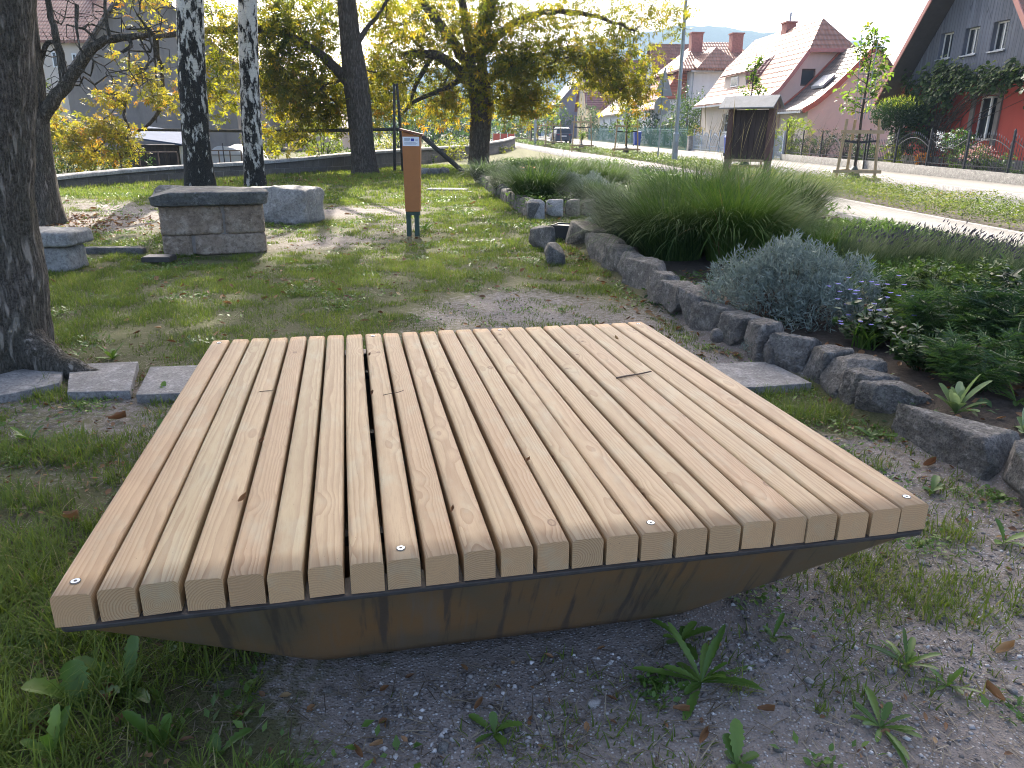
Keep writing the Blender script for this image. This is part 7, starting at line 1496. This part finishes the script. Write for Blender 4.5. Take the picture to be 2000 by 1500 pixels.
# ------------------------------------------------------------------ shrubs and plants behind the fences
BUSHG = m_leaf('bush_leaf', [(0, (.03, .065, .02)), (.5, (.055, .10, .028)), (.85, (.095, .145, .035)), (1, (.16, .18, .05))], .45, .5)
THUJA = m_leaf('thuja_leaf', [(0, (.012, .035, .014)), (.5, (.028, .062, .022)), (1, (.06, .10, .03))], .3, .55)
LIME = m_leaf('lime_leaf', [(0, (.11, .17, .022)), (.5, (.19, .25, .032)), (1, (.28, .29, .05))], .5, .5)
VINEL = m_leaf('vine_leaf', [(0, (.03, .06, .022)), (.5, (.06, .105, .034)), (.85, (.11, .16, .05)), (1, (.18, .23, .09))], .4, .5, spec=.2)
def bush(name, loc, R, n, leaf, mat, label, seed, cat='bush', group=None, lobes=None, asp=.5, stem=True, tpl=LEAF, rz=None, top=True):
    """leaf-clump shrub or tree crown: irregular lobes of leaf clusters on visible stems"""
    rs = np.random.default_rng(seed); R = np.broadcast_to(np.array(R, float), (3,)); o = empty(name, loc); tag(o, label, cat, group)
    ncl = max(8, n//22); c = unit(rs.normal(size=(ncl, 3)))*(rs.random((ncl, 1))**.38); c *= (.72+.55*fbm(unit(c)*1.9+seed, seed, 3))[:, None]*1.08; c = c*R+[0, 0, R[2]*.98]; c[:, 2] = np.maximum(c[:, 2], leaf*.5)
    k = np.repeat(np.arange(ncl), 22); P = c[k]+rs.normal(size=(len(k), 3))*R.min()*.13; D = unit(c[k]-[0, 0, R[2]*.7])*.7+rs.normal(size=P.shape)*.7; N = rs.normal(size=P.shape)*.6+[0, 0, .9]
    L = leaf*(.6+.7*rs.random(len(k))); leaf_cloud('foliage', P, D, N, L, L*asp, mat, o, tpl, np.clip(.5*rs.random(ncl)[k]+.5*rs.random(len(k)), 0, .999))
    if stem:
        ch = [(np.array([(rs.normal()*.06*R[0], rs.normal()*.06*R[1], -.05), q*[.45, .45, .55], q]), np.array([.022, .014, .005])*max(.4, min(2.5, R[2])), 4) for q in c[rs.choice(ncl, min(ncl, 26), replace=False)]]
        Vs, Fs = tubes_np(ch); npmesh('stems', Vs, [Fs], BARK2, o, True)
    return o
def gz(u, v, dz=.2): return pv(np.array(u), np.array(v), dz)
# ball-crowned clipped tree
q = gz(16.6, 27.4, .3); q = at_u(1741, 318, 16.3); q[2] = .45; t = empty('clipped_tree', q); tag(t, 'clipped evergreen tree with a flat round crown beside the red house', 'tree'); m = MB(); m.tube([(0, 0, 0), (.03, 0, .7), (0, .02, 1.3)], [.075, .06, .05], 9); m.tube([(.1, .1, 0), (.1, .08, .8), (.04, .04, 1.4)], [.05, .045, .04], 8); m.build('trunk', BARK2, t, None, 0, True)
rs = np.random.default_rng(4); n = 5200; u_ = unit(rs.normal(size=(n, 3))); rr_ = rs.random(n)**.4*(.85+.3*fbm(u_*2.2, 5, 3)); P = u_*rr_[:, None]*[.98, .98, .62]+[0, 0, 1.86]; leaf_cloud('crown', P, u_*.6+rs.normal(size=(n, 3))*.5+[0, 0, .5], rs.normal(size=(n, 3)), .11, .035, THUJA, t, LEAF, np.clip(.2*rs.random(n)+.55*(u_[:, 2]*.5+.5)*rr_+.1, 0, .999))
leaf_cloud('new_shoots', P[u_[:, 2] > .35][:900]+[0, 0, .08], rs.normal(size=(len(P[u_[:, 2] > .35][:900]), 3))*.5+[0, 0, .8], rs.normal(size=(len(P[u_[:, 2] > .35][:900]), 3)), .12, .03, LIME, t)
for i, (u_, v_, R, n, leaf, mat, lab) in enumerate([(16.1, 37.6, (.85, .85, .95), 900, .22, LIME, 'feathery pale sumac shrub behind the black fence of the pink wing'), (16.4, 34.6, (.42, .42, .75), 900, .07, THUJA, 'dark conical evergreen right of the feathery shrub'), (16.5, 33.0, (.40, .40, .68), 800, .07, THUJA, 'small dark conifer in front of the pink wing'), (16.5, 31.8, (.40, .40, .66), 800, .07, THUJA, 'small dark conifer behind the nearest young tree'),
        (16.3, 36.0, (.8, .6, .45), 900, .09, BUSHG, 'low dark hedge plant behind the black fence'), (16.1, 30.2, (.6, .6, .42), 700, .09, BUSHG, 'low green bush at the foot of the clipped tree'), (15.95, 28.2, (.32, .32, .36), 400, .10, LIME, 'yellow-green bush under the clipped tree'), (16.2, 24.2, (.75, .6, .42), 900, .08, BUSHG, 'grey-green bush behind the black fence below the trellises'), (16.1, 22.6, (.45, .45, .40), 500, .08, BUSHG, 'dense green bush right of the pink roses'), (15.9, 20.9, (.26, .26, .22), 500, .05, THUJA, 'clipped round box ball on the right edge'), (15.85, 21.3, (.28, .28, .14), 420, .05, BUSHG, 'low clipped box cushion beside the box ball'),
        (15.9, 42.6, (.5, .5, .5), 500, .10, BUSHG, 'shrub behind the pale blue gate'), (16.4, 46, (.45, .45, .62), 420, .10, BUSHG, 'small bush behind the pale blue fence'), (16.3, 54.5, (.7, .7, .75), 700, .12, MIXC, 'shrub with withered pink flower heads beside the gate pillar'), (17.5, 60.5, (1.7, 1.7, 2.05), 2600, .20, BUSHG, 'large rounded bush between the pink and the white house'), (16.4, 57.0, (.5, .5, .5), 400, .12, BUSHG, 'small bush in front of the large rounded one'),
        (16.4, 63.5, (.8, .8, 1.2), 900, .15, BUSHG, 'leafy shrub in front of the porch of the white house'), (16.6, 69, (1.4, 1.4, 1.5), 1100, .2, THUJA, 'dark shrub by the porch of the white house'), (16.3, 80, (1.2, 1.2, 1.1), 800, .2, BUSHG, 'rounded bush before the low white cottage'), (16.3, 75, (1.0, 1.0, 1.0), 600, .2, LIME, 'yellowish bush left of the white house'), (16.2, 90, (1.5, 1.5, .9), 800, .22, THUJA, 'dark hedge bush before the cottage end'), (16.2, 100, (1.6, 1.6, 1.9), 900, .25, BUSHG, 'tall bush before the yellow house'),
        (14.2, 118, (2.2, 2.2, 2.4), 900, .35, BUSHG, 'green tree clump before the blue-grey house'), (12.0, 135, (2.8, 2.8, 3.0), 900, .4, BUSHG, 'hazy tree clump by the far end of the street'), (8.5, 150, (3.0, 3.0, 3.2), 900, .45, LIME, 'pale tree clump closing the view of the street')]):
    bush('bush', gz(u_, v_, .28), R, n, leaf, mat, lab, 200+i, 'bush', None, None, .22 if (mat is LIME and i == 0) else .5)
p = gz(16.0, 26.4, .45); o = bush('flower_pot_plant', p, (.24, .24, .2), 260, .07, ORANGEP, 'orange-leaved potted plant on the low wall of the red house', 301, 'potted plant'); 
for a_ in [(16.0, 23.3, .45, .5, .34, 'pink flowering rose bush behind the black fence')]:
    o = bush('rose_bush', gz(a_[0], a_[1], .3), (a_[3], a_[3], a_[4]*1.3), 700, .06, BUSHG, a_[5], 302, 'rose bush'); rs = np.random.default_rng(9); n = 240; u_ = unit(rs.normal(size=(n, 3))); u_[:, 2] = np.abs(u_[:, 2]); leaf_cloud('blossoms', u_*[a_[3], a_[3], a_[4]*1.35]*rs.uniform(.7, 1.1, (n, 1))+[0, 0, a_[4]*1.2], rs.normal(size=(n, 3)), rs.normal(size=(n, 3)), .07, .06, PINKP, o, LEAF6)
q = gz(16.75, 25.3, 1.28); bx = empty('hydrangea_bush', gz(16.5, 25.3, .3)); tag(bx, 'bush with white and pale blue flower heads under the window of the red house', 'bush')
rs = np.random.default_rng(10); n = 700; u_ = unit(rs.normal(size=(n, 3)))*rs.random((n, 1))**.4; leaf_cloud('foliage', u_*[.5, .75, .42]+[0, -.1, .92], rs.normal(size=(n, 3))+[-.3, 0, .3], rs.normal(size=(n, 3))+[0, 0, 1], .11, .06, DARKLEAF, bx); n = 420; cc = rs.normal(size=(14, 3))*[.15, .35, .16]+[-.3, .32, .98]; k = np.repeat(np.arange(14), 30); leaf_cloud('blossoms', cc[k]+rs.normal(size=(n, 3))*.045, rs.normal(size=(n, 3)), rs.normal(size=(n, 3)), .035, .03, m_leaf('white_blossom', [(0, (.50, .55, .62)), (1, (.72, .74, .76))], .3, .6, (1, 1, 1)), bx, LEAF6)
Vs, Fs = tubes_np([(np.array([(rs.normal()*.1, rs.normal()*.2, 0), (rs.normal()*.2, rs.normal()*.3, .8)]), [.012, .008], 5) for _ in range(12)]); npmesh('stems', Vs, [Fs], BARK2, bx)
# climbing vine on the red house
vn = empty('climbing_vine', gz(17.0, 28.4, .3)); tag(vn, 'lush climbing vine sprawling over the front of the red house', 'climbing plant'); vo = np.array(vn.location)
rs = np.random.default_rng(12); vb = [(29.2, 2.1, .9, .7, 1.2), (28.8, 2.8, 1.0, .7, 1.3), (28.1, 3.3, 1.0, .6, 1.2), (27.3, 3.2, .9, .6, 1.1), (28.2, 2.3, .8, .7, 1.0), (26.7, 3.5, .7, .45, .8), (26.0, 3.45, .8, .35, .7), (25.2, 3.5, .6, .38, .6), (24.5, 3.3, .6, .35, .6), (23.6, 3.25, .7, .38, .7), (22.9, 3.0, .5, .5, .5), (29.4, 1.4, .7, .3, .5), (28.9, 1.25, .5, .22, .35), (29.6, 3.35, .35, .6, .35), (27.6, 3.75, .5, .4, .4), (29.9, 1.05, .4, .2, .25)]
P, D, ch = [], [], []
for (v, z, rv, rz_, wt) in vb:
    k = int(360*wt)
    for _ in range(max(3, int(9*wt))):
        a = rs.random()*6.283; r = math.sqrt(rs.random()); cl = np.array([v+rv*r*math.cos(a), z+rz_*r*math.sin(a)]); out = rs.uniform(.10, .45); m_ = 52
        q = pv(np.full(m_, 17.25)-out-rs.random(m_)*.12, cl[0]+rs.normal(size=m_)*.17, 0); q[:, 2] = cl[1]+rs.normal(size=m_)*.15; P.append(q); D.append(np.stack([-.5+rs.normal(size=m_)*.35, rs.normal(size=m_)*.6, -.5+rs.normal(size=m_)*.35], -1))
        s0 = pv(np.array(17.18), np.array(28.0+rs.normal()*.15), 0); s0[2] = .4+rs.random()*1.6; e = pv(np.array(17.2-out), np.array(cl[0]), 0); e[2] = cl[1]; ch.append((np.array([s0, (s0+e)/2+[0, 0, .25], e]), [.016, .012, .006], 5))
P = np.concatenate(P); D = np.concatenate(D); L = .17*(.6+.6*rs.random(len(P))); leaf_cloud('foliage', P-vo, D, np.stack([-.8+rs.normal(size=len(P))*.4, rs.normal(size=len(P))*.4, .7+0*L], -1), L, L*.85, VINEL, vn, LEAF6, rs.random(len(P))*.98)
ch.append((np.array([pv(np.array(17.2), np.array(28.0+.05*k), 0)*[1, 1, 0]+[0, 0, .25+.5*k] for k in range(6)]), [.05, .045, .04, .04, .03, .02], 7)); Vs, Fs = tubes_np(ch); npmesh('stems', Vs-vo, [Fs], BARK2, vn, True)
TREL = m_plain('dark_red_trellis', (.13, .03, .03), .6, .15, 9)
for k, v_ in enumerate((27.5, 26.75)):
    p = gz(17.22, v_, 0); t = empty('trellis', p, -TH); tag(t, ['dark red lattice trellis leaning on the wall, left of two', 'dark red lattice trellis beside the window surround'][k], 'trellis'); m = MB()
    for y in (-.27, .27): m.bar((0, y, .35), (.02, y, 2.0), .035)
    for z in (.4, .75, 1.4, 1.65, 1.9, 1.98): m.bar((.018, -.27, z), (.018, .27, z), .028)
    for z in (.75, 1.07): m.bar((-.012, -.27, z), (-.012, .27, z+.32), .02); m.bar((-.034, .27, z), (-.034, -.27, z+.32), .02)
    m.build('lattice', TREL, t)

# ------------------------------------------------------------------ buildings and gardens beyond the stone wall on the left
def yhouse(label, d, apex, el, er, zbase, wall, roof, depth, wins=(), name='house', over=.35, roofside=0):
    """gable wall facing the park at distance d; apex/eaves given as picture corners on that wall"""
    A, L_, Rr = at_y(*apex, d), at_y(*el, d), at_y(*er, d); o = np.array([L_[0], d, zbase]); t = empty(name, o); tag(t, label, 'house', 'old houses beyond the stone wall'); f = lambda p, dy=0.0: np.array([p[0]-o[0], dy, p[2]-o[2]])
    m = MB(); x0, x1 = 0, Rr[0]-o[0]; holes = []
    ztop = lambda x: float(np.interp(x, [0, A[0]-o[0], x1], [L_[2]-o[2], A[2]-o[2], Rr[2]-o[2]]))
    for (a, b) in wins: p, q = at_y(*a, d), at_y(*b, d); holes.append((p[0]-o[0], q[0]-o[0], q[2]-o[2], p[2]-o[2]))
    br = sorted({x0, x1, A[0]-o[0], *[h_[0] for h_ in holes], *[h_[1] for h_ in holes]})
    for b0, b1 in zip(br[:-1], br[1:]):
        z = 0
        for h_ in sorted([h_ for h_ in holes if h_[0] <= b0+1e-6 and h_[1] >= b1-1e-6], key=lambda h_: h_[2])+[None]:
            if h_ is None: P = [(b0, 0, z), (b1, 0, z), (b1, 0, ztop(b1)), (b0, 0, ztop(b0))]
            else: P = [(b0, 0, z), (b1, 0, z), (b1, 0, h_[2]), (b0, 0, h_[2])]; z = h_[3]
            m.add(P, [(0, 1, 2, 3)])
    for h_ in holes:
        c = [(h_[0], h_[2]), (h_[1], h_[2]), (h_[1], h_[3]), (h_[0], h_[3])]
        for i in range(4): p, q = c[i], c[(i+1) % 4]; m.add([(p[0], 0, p[1]), (q[0], 0, q[1]), (q[0], .25, q[1]), (p[0], .25, p[1])], [(0, 1, 2, 3)])
    m.build('gable_wall', wall, t); m = MB(); m.box(0, .12, .02, depth, 0, L_[2]-o[2]-.02); m.build('side_wall', wall, t); m = MB(); m.box(x1-.12, x1, .02, depth, 0, Rr[2]-o[2]-.02); m.build('side_wall', wall, t)
    for h_ in holes:
        m = MB(); e = .06
        for q in [(h_[0]+.003, h_[0]+e, h_[2], h_[3]), (h_[1]-e, h_[1]-.003, h_[2], h_[3]), (h_[0]+e, h_[1]-e, h_[2]+.003, h_[2]+e), (h_[0]+e, h_[1]-e, h_[3]-e, h_[3]-.003)]: m.box(q[0], q[1], .15, .21, q[2], q[3])
        w_ = m.build('window', WFRAME, t); m = MB(); m.box(h_[0]+.02, h_[1]-.02, .175, .183, h_[2]+.02, h_[3]-.02); m.build('pane', GLASS, w_)
    ax, az_ = A[0]-o[0], A[2]-o[2]; sl1 = (az_-(L_[2]-o[2]))/ax; sl2 = (az_-(Rr[2]-o[2]))/(x1-ax)
    for P in ([(-over, -over, L_[2]-o[2]-sl1*over), (ax, -over, az_), (ax, depth, az_), (-over, depth, L_[2]-o[2]-sl1*over)], [(x1+over, -over, Rr[2]-o[2]-sl2*over), (ax, -over, az_), (ax, depth, az_), (x1+over, depth, Rr[2]-o[2]-sl2*over)]):
        m = MB(); m.prism([(p[0], p[1], p[2]+.03) for p in P], (0, 0, 0), (0, 0, .16)); m.build('roof', roof, t)
    return t
yhouse('big old grey house with a broad windowed gable behind the birches', 44, (268, -48), (128, 160), (452, 118), -.6, GREYW, TILEG, 16, [((252, 118), (278, 140)), ((228, 195), (246, 210)), ((300, 170), (318, 196))])
d = 60; a, b, e = at_y(20, 78, d), at_y(168, 150, d), at_y(40, 320, d); t = empty('house', [a[0], d, -.6]); tag(t, 'house with a pale tiled roof at the upper left behind the bare twigs', 'house', 'old houses beyond the stone wall'); w_ = at_y(330, 100, d)[0]-a[0]; ez = at_y(120, 82, d)[2]+.6; rz_ = at_y(120, -30, d)[2]+.6
m = MB(); m.box(0, w_, 0, 10, 0, ez); m.build('wall', CREAM, t); m = MB(); m.prism([(-.4, -.5, ez-.1), (w_+.4, -.5, ez-.1), (w_+.4, 5, rz_), (-.4, 5, rz_)], (0, 0, 0), (0, 0, .16)); m.prism([(-.4, 10.5, ez-.1), (w_+.4, 10.5, ez-.1), (w_+.4, 5, rz_), (-.4, 5, rz_)], (0, 0, 0), (0, 0, .16)); m.build('roof', TILEU, t); m = MB()
m.prism([(0, .05, ez), (0, 9.95, ez), (0, 5, rz_-.1)], (0, 0, 0), (.1, 0, 0)); m.prism([(w_, .05, ez), (w_, 9.95, ez), (w_, 5, rz_-.1)], (-.1, 0, 0), (0, 0, 0)); m.build('gable', CREAM, t)
for p0, p1 in [((100, 100), (116, 132)), ((140, 104), (154, 134))]:
    p, q = at_y(*p0, d), at_y(*p1, d); m = MB(); m.box(p[0]-a[0], q[0]-a[0], -.06, -.002, q[2]+.6, p[2]+.6); w2 = m.build('window', WFRAME, t); m = MB(); m.box(p[0]-a[0]+.1, q[0]-a[0]-.1, -.075, -.061, q[2]+.7, p[2]+.5); m.build('pane', GLASS, w2)
m = MB(); m.box(w_*.32, w_*.32+.8, 4.5, 5.4, rz_-.8, rz_+1.2); m.build('chimney', BRICK, t)
yhouse('pale pink low house with a bright roof right of the slim birch', 52, (470, 120), (405, 225), (640, 246), -.6, PINKW, TILEG, 10, [((545, 240), (562, 268)), ((585, 250), (600, 274))])
SLATS = m_boards('dark_shed_boards', (.035, .027, .022), (.06, .045, .036), .12, 0)
p = at_y(300, 335, 30); p[2] = 0; sh = empty('shed', p); tag(sh, 'black board shed with a blue-grey sheet roof behind the stone wall', 'shed'); q0, q1 = at_y(246, 330, 30), at_y(346, 286, 30); w_ = (q1[0]-q0[0])
m = MB(); m.box(-w_/2, w_/2, 0, 2.4, -.3, 1.02); m.build('wall', SLATS, sh); m = MB(); m.prism([(-w_/2-.1, -.25, 1.33), (w_/2+.25, -.25, 1.03), (w_/2+.25, 2.6, 1.36), (-w_/2-.1, 2.6, 1.66)], (0, 0, 0), (0, 0, .06)); m.build('roof', m_plain('blue_sheet_roof', (.06, .08, .13), .95, .15, 3), sh)
m = MB(); m.box(w_/2+.01, w_/2+.30, .1, 2.2, -.3, 1.0); m.build('white_side_panel', WFRAME, sh)
SHEET = m_plain('white_plastic_sheet', (.45, .45, .44), .7, .08, 4)
p = at_y(440, 325, 31); p[2] = 0; gh = empty('plastic_tunnel', p); tag(gh, 'white plastic sheet stretched on hoops between the two birches', 'garden tunnel'); V = []; xs = np.linspace(-.75, .85, 13); ys_ = np.linspace(0, 3, 7); rs = np.random.default_rng(3)
for y in ys_:
    for x in xs: V.append((x, y+.02*rs.normal(), .02+.98*math.sqrt(max(.0, 1-((x-.05)/.86)**2))*(1-.06*math.sin(4*x+3*y))))
V2_ = [(x, -.0, 0) for x in xs]; F = [(j*13+i, j*13+i+1, (j+1)*13+i+1, (j+1)*13+i) for j in range(6) for i in range(12)]; n = len(V); F += [(n+i, n+i+1, i+1, i) for i in range(12)]
npmesh('sheet', np.array(V+V2_), [np.array(F)], SHEET, gh, True)
m = MB()
for x in (-.7, .0, .8): m.bar((x, -.03, -.2), (x, -.03, 1.12), .03)
m.bar((-.8, -.03, .66), (.9, -.03, .66), .025); m.build('frame', DARKW, gh)
RAILM = m_plain('rusty_rail', (.10, .065, .05), .7, .25, 9)
for k, (x0, x1, y, d, lab) in enumerate([(232, 345, 297, 25.5, 'thin metal railing in front of the black shed'), (404, 470, 294, 27.5, 'thin metal railing in front of the white plastic sheet')]):
    a, b = at_y(x0, y, d), at_y(x1, y, d); t = empty('railing', [a[0], d, 0]); tag(t, lab, 'railing'); m = MB(); L_ = b[0]-a[0]; m.bar((0, 0, a[2]), (L_, 0, b[2]), .035); m.build('rail', RAILM, t)
    for f in np.linspace(0, 1, 4): m = MB(); m.bar((L_*f, .03, 0), (L_*f, .03, a[2]-.01), .035); m.build('post', RAILM, t)
YG = m_leaf('yellow_green_leaf', [(0, (.09, .12, .022)), (.5, (.18, .20, .03)), (1, (.30, .25, .04))], .5, .5)
def gy(px, d, z=0.0): q = at_y(px, 330, d); q[2] = z; return q
for i, (px, d, R, n, leaf, mat, lab) in enumerate([(120, 26, (1.2, .9, .7), 1200, .10, BUSHG, 'dark bush behind the wall next to the leaning tree'), (185, 27, (1.1, .9, .62), 1200, .10, THUJA, 'dense dark bush under the yellow leaves'), (262, 26.5, (.9, .8, .50), 900, .09, BUSHG, 'low bush left of the black shed'), (630, 34, (.85, .8, 1.3), 1600, .12, LIME, 'tall bright green shrub left of the stub-limbed chestnut'), (600, 33, (.55, .5, .45), 500, .09, THUJA, 'dark low shrub beside the bright green one'), (553, 32, (.45, .4, .35), 400, .09, THUJA, 'small dark shrub right of the slim birch'),
        (660, 36, (.6, .5, .7), 600, .12, BUSHG, 'green shrub hidden by the chestnut trunk'), (755, 34, (.9, .8, .85), 900, .12, YG, 'yellow-green shrub between chestnut and pole rack'), (820, 36, (1.0, .9, .65), 900, .12, BUSHG, 'grey-green bush behind the orange post'), (870, 38, (1.4, 1.1, .85), 1300, .13, YG, 'sunlit bush behind the leaning brace'), (905, 42, (1.2, 1.0, .8), 900, .14, BUSHG, 'bush directly behind the largest chestnut trunk'), (965, 50, (1.6, 1.4, .62), 900, .15, YG, 'low sunlit bush behind the end of the wall'),
        (60, 36, (2.0, 1.8, 2.2), 1600, .22, LIME, 'sunny green tree behind the left trunks'), (100, 40, (1.6, 1.4, 1.3), 900, .2, BUSHG, 'dark bush at the corner of the old grey house'), (520, 38, (1.2, 1, .9), 700, .16, YG, 'yellowish shrub in front of the pink house'), (690, 70, (3.0, 2.4, 3.6), 1600, .35, YG, 'hazy yellow tree far behind the chestnut'), (790, 62, (2.4, 2, 2.6), 1300, .3, BUSHG, 'grey-green tree behind the pole rack'), (845, 80, (3.2, 2.6, 3.0), 1300, .4, BUSHG, 'hazy round tree left of the largest chestnut'), (890, 95, (3.4, 2.6, 3.6), 1200, .45, THUJA, 'dark hazy tree behind the largest chestnut'), (985, 88, (3.0, 2.6, 2.2), 1000, .4, BUSHG, 'hazy tree above the end of the wall'), (1015, 120, (4.0, 3.0, 3.6), 1000, .5, BUSHG, 'hazy tree clump where the street bends'), (740, 110, (5, 4, 5), 1100, .6, THUJA, 'dark hazy tree group far beyond the wall')]):
    bush('tree' if R[2] > 2 else 'bush', gy(px, d, -.25), R, n, leaf, mat, lab, 400+i, 'tree' if R[2] > 2 else 'bush')
# red barrier by the end of the wall
p = at_y(984, 275, 75); t = empty('road_barrier', [p[0], 75, float(base_z(p[0], 75))]); tag(t, 'red and white plastic road barrier beyond the end of the wall', 'barrier'); m = MB(); z0 = .5
for k in range(3): m.box(-1.0+.7*k, -.32+.7*k, -.05, .05, .25, 1.0)
m.build('panel', m_plain('red_plastic', (.55, .08, .04), .5, .1, 6), t); m = MB()
for k in range(4): m.box(-1.05+.7*k-.03, -1.05+.7*k+.03, -.06, .06, 0, 1.1)
m.build('foot_post', WFRAME, t)
# poles on the far verge
for k, (px, d, hh, lab) in enumerate([(1045, 66, 6.5, 'pale street pole near the dark bin'), (1037, 74, 5.2, 'thin dark pole beside the pale street pole'), (1019, 90, 5.0, 'dark pole by the furthest young tree')]):
    p = at_y(px, 285, d); p[2] = float(base_z(p[0], p[1])); m = MB(); m.tube([(0, 0, 0), (0, 0, hh)], [.12 if k == 0 else .07, .09 if k == 0 else .06], 10); tag(m.build('pole', STEELG if k == 0 else DARKW, None, p), lab, 'pole')

# ------------------------------------------------------------------ hills and air
def m_hill():
    t = NT('wooded_hill'); p = t.pos(); f = t.noise(p, .012, 6, .65); g = t.noise(p, .16, 5, .75)
    c = t.mix(t.map(f, .35, .65), (.020, .036, .020), (.045, .062, .028)); c = t.mix(t.map(g, .4, .7, 0, .7), c, (.012, .022, .013)); return t.done(t.bsdf(c, 1.0, t.bump(g, 1.0, 3.0), 0, .0))
HILLM = m_hill()
def hill(dist, prof, depth, seed, rough):
    px = [p[0] for p in prof]; n = 240; xs = np.linspace(px[0], px[-1], n); top = np.interp(xs, px, [p[1] for p in prof]); rows = []
    for f in (0, .25, .5, .75, .9, 1.0, 1.15):
        d = dist+depth*f*.6; P = np.array([at_y(x, y, dist) for x, y in zip(xs, top)]); z = np.maximum(P[:, 2], 2); hgt = math.sin(min(f, 1)*math.pi/2) if f <= 1 else .6
        q = np.stack([P[:, 0]*(d/dist), np.full(n, d), z*hgt*(d/dist if f < 1.1 else 1)], -1); q[:, 2] += rough*(fbm(np.stack([q[:, 0]*.08, q[:, 1]*.05, 0*z], -1), seed, 5)-.47)*hgt; q[:, 2] -= 2*(f == 0); rows.append(q)
    rows = [r if i > 0 else r-[0, 0, 3] for i, r in enumerate(rows)]
    V, F = strip_mesh(rows); return tag(npmesh('hill', V, [F], HILLM, None, True), kind='structure')
hill(1150, [(-900, 190), (-300, 150), (200, 150), (600, 160), (900, 130), (1150, 85), (1270, 62), (1340, 51), (1400, 53), (1500, 64), (1650, 77), (1720, 92), (1800, 118), (2000, 150), (2500, 190), (3000, 215)], 500, 3, 14)
hill(430, [(-900, 230), (300, 205), (700, 186), (850, 178), (960, 190), (1080, 205), (1300, 235), (1700, 248), (2400, 250)], 200, 5, 7)
hz = MB(); hz.box(-1500, 1800, -60, 1650, -3.2, 260); ho = hz.build('haze')
t = NT('haze_air'); vol = t.n('VolumePrincipled', {'Color': (.25, .35, .46), 'Density': .0007, 'Anisotropy': .2}); t.t.links.new(vol.outputs[0], t.out.inputs['Volume']); ho.data.materials.append(t.m); tag(ho, kind='stuff')
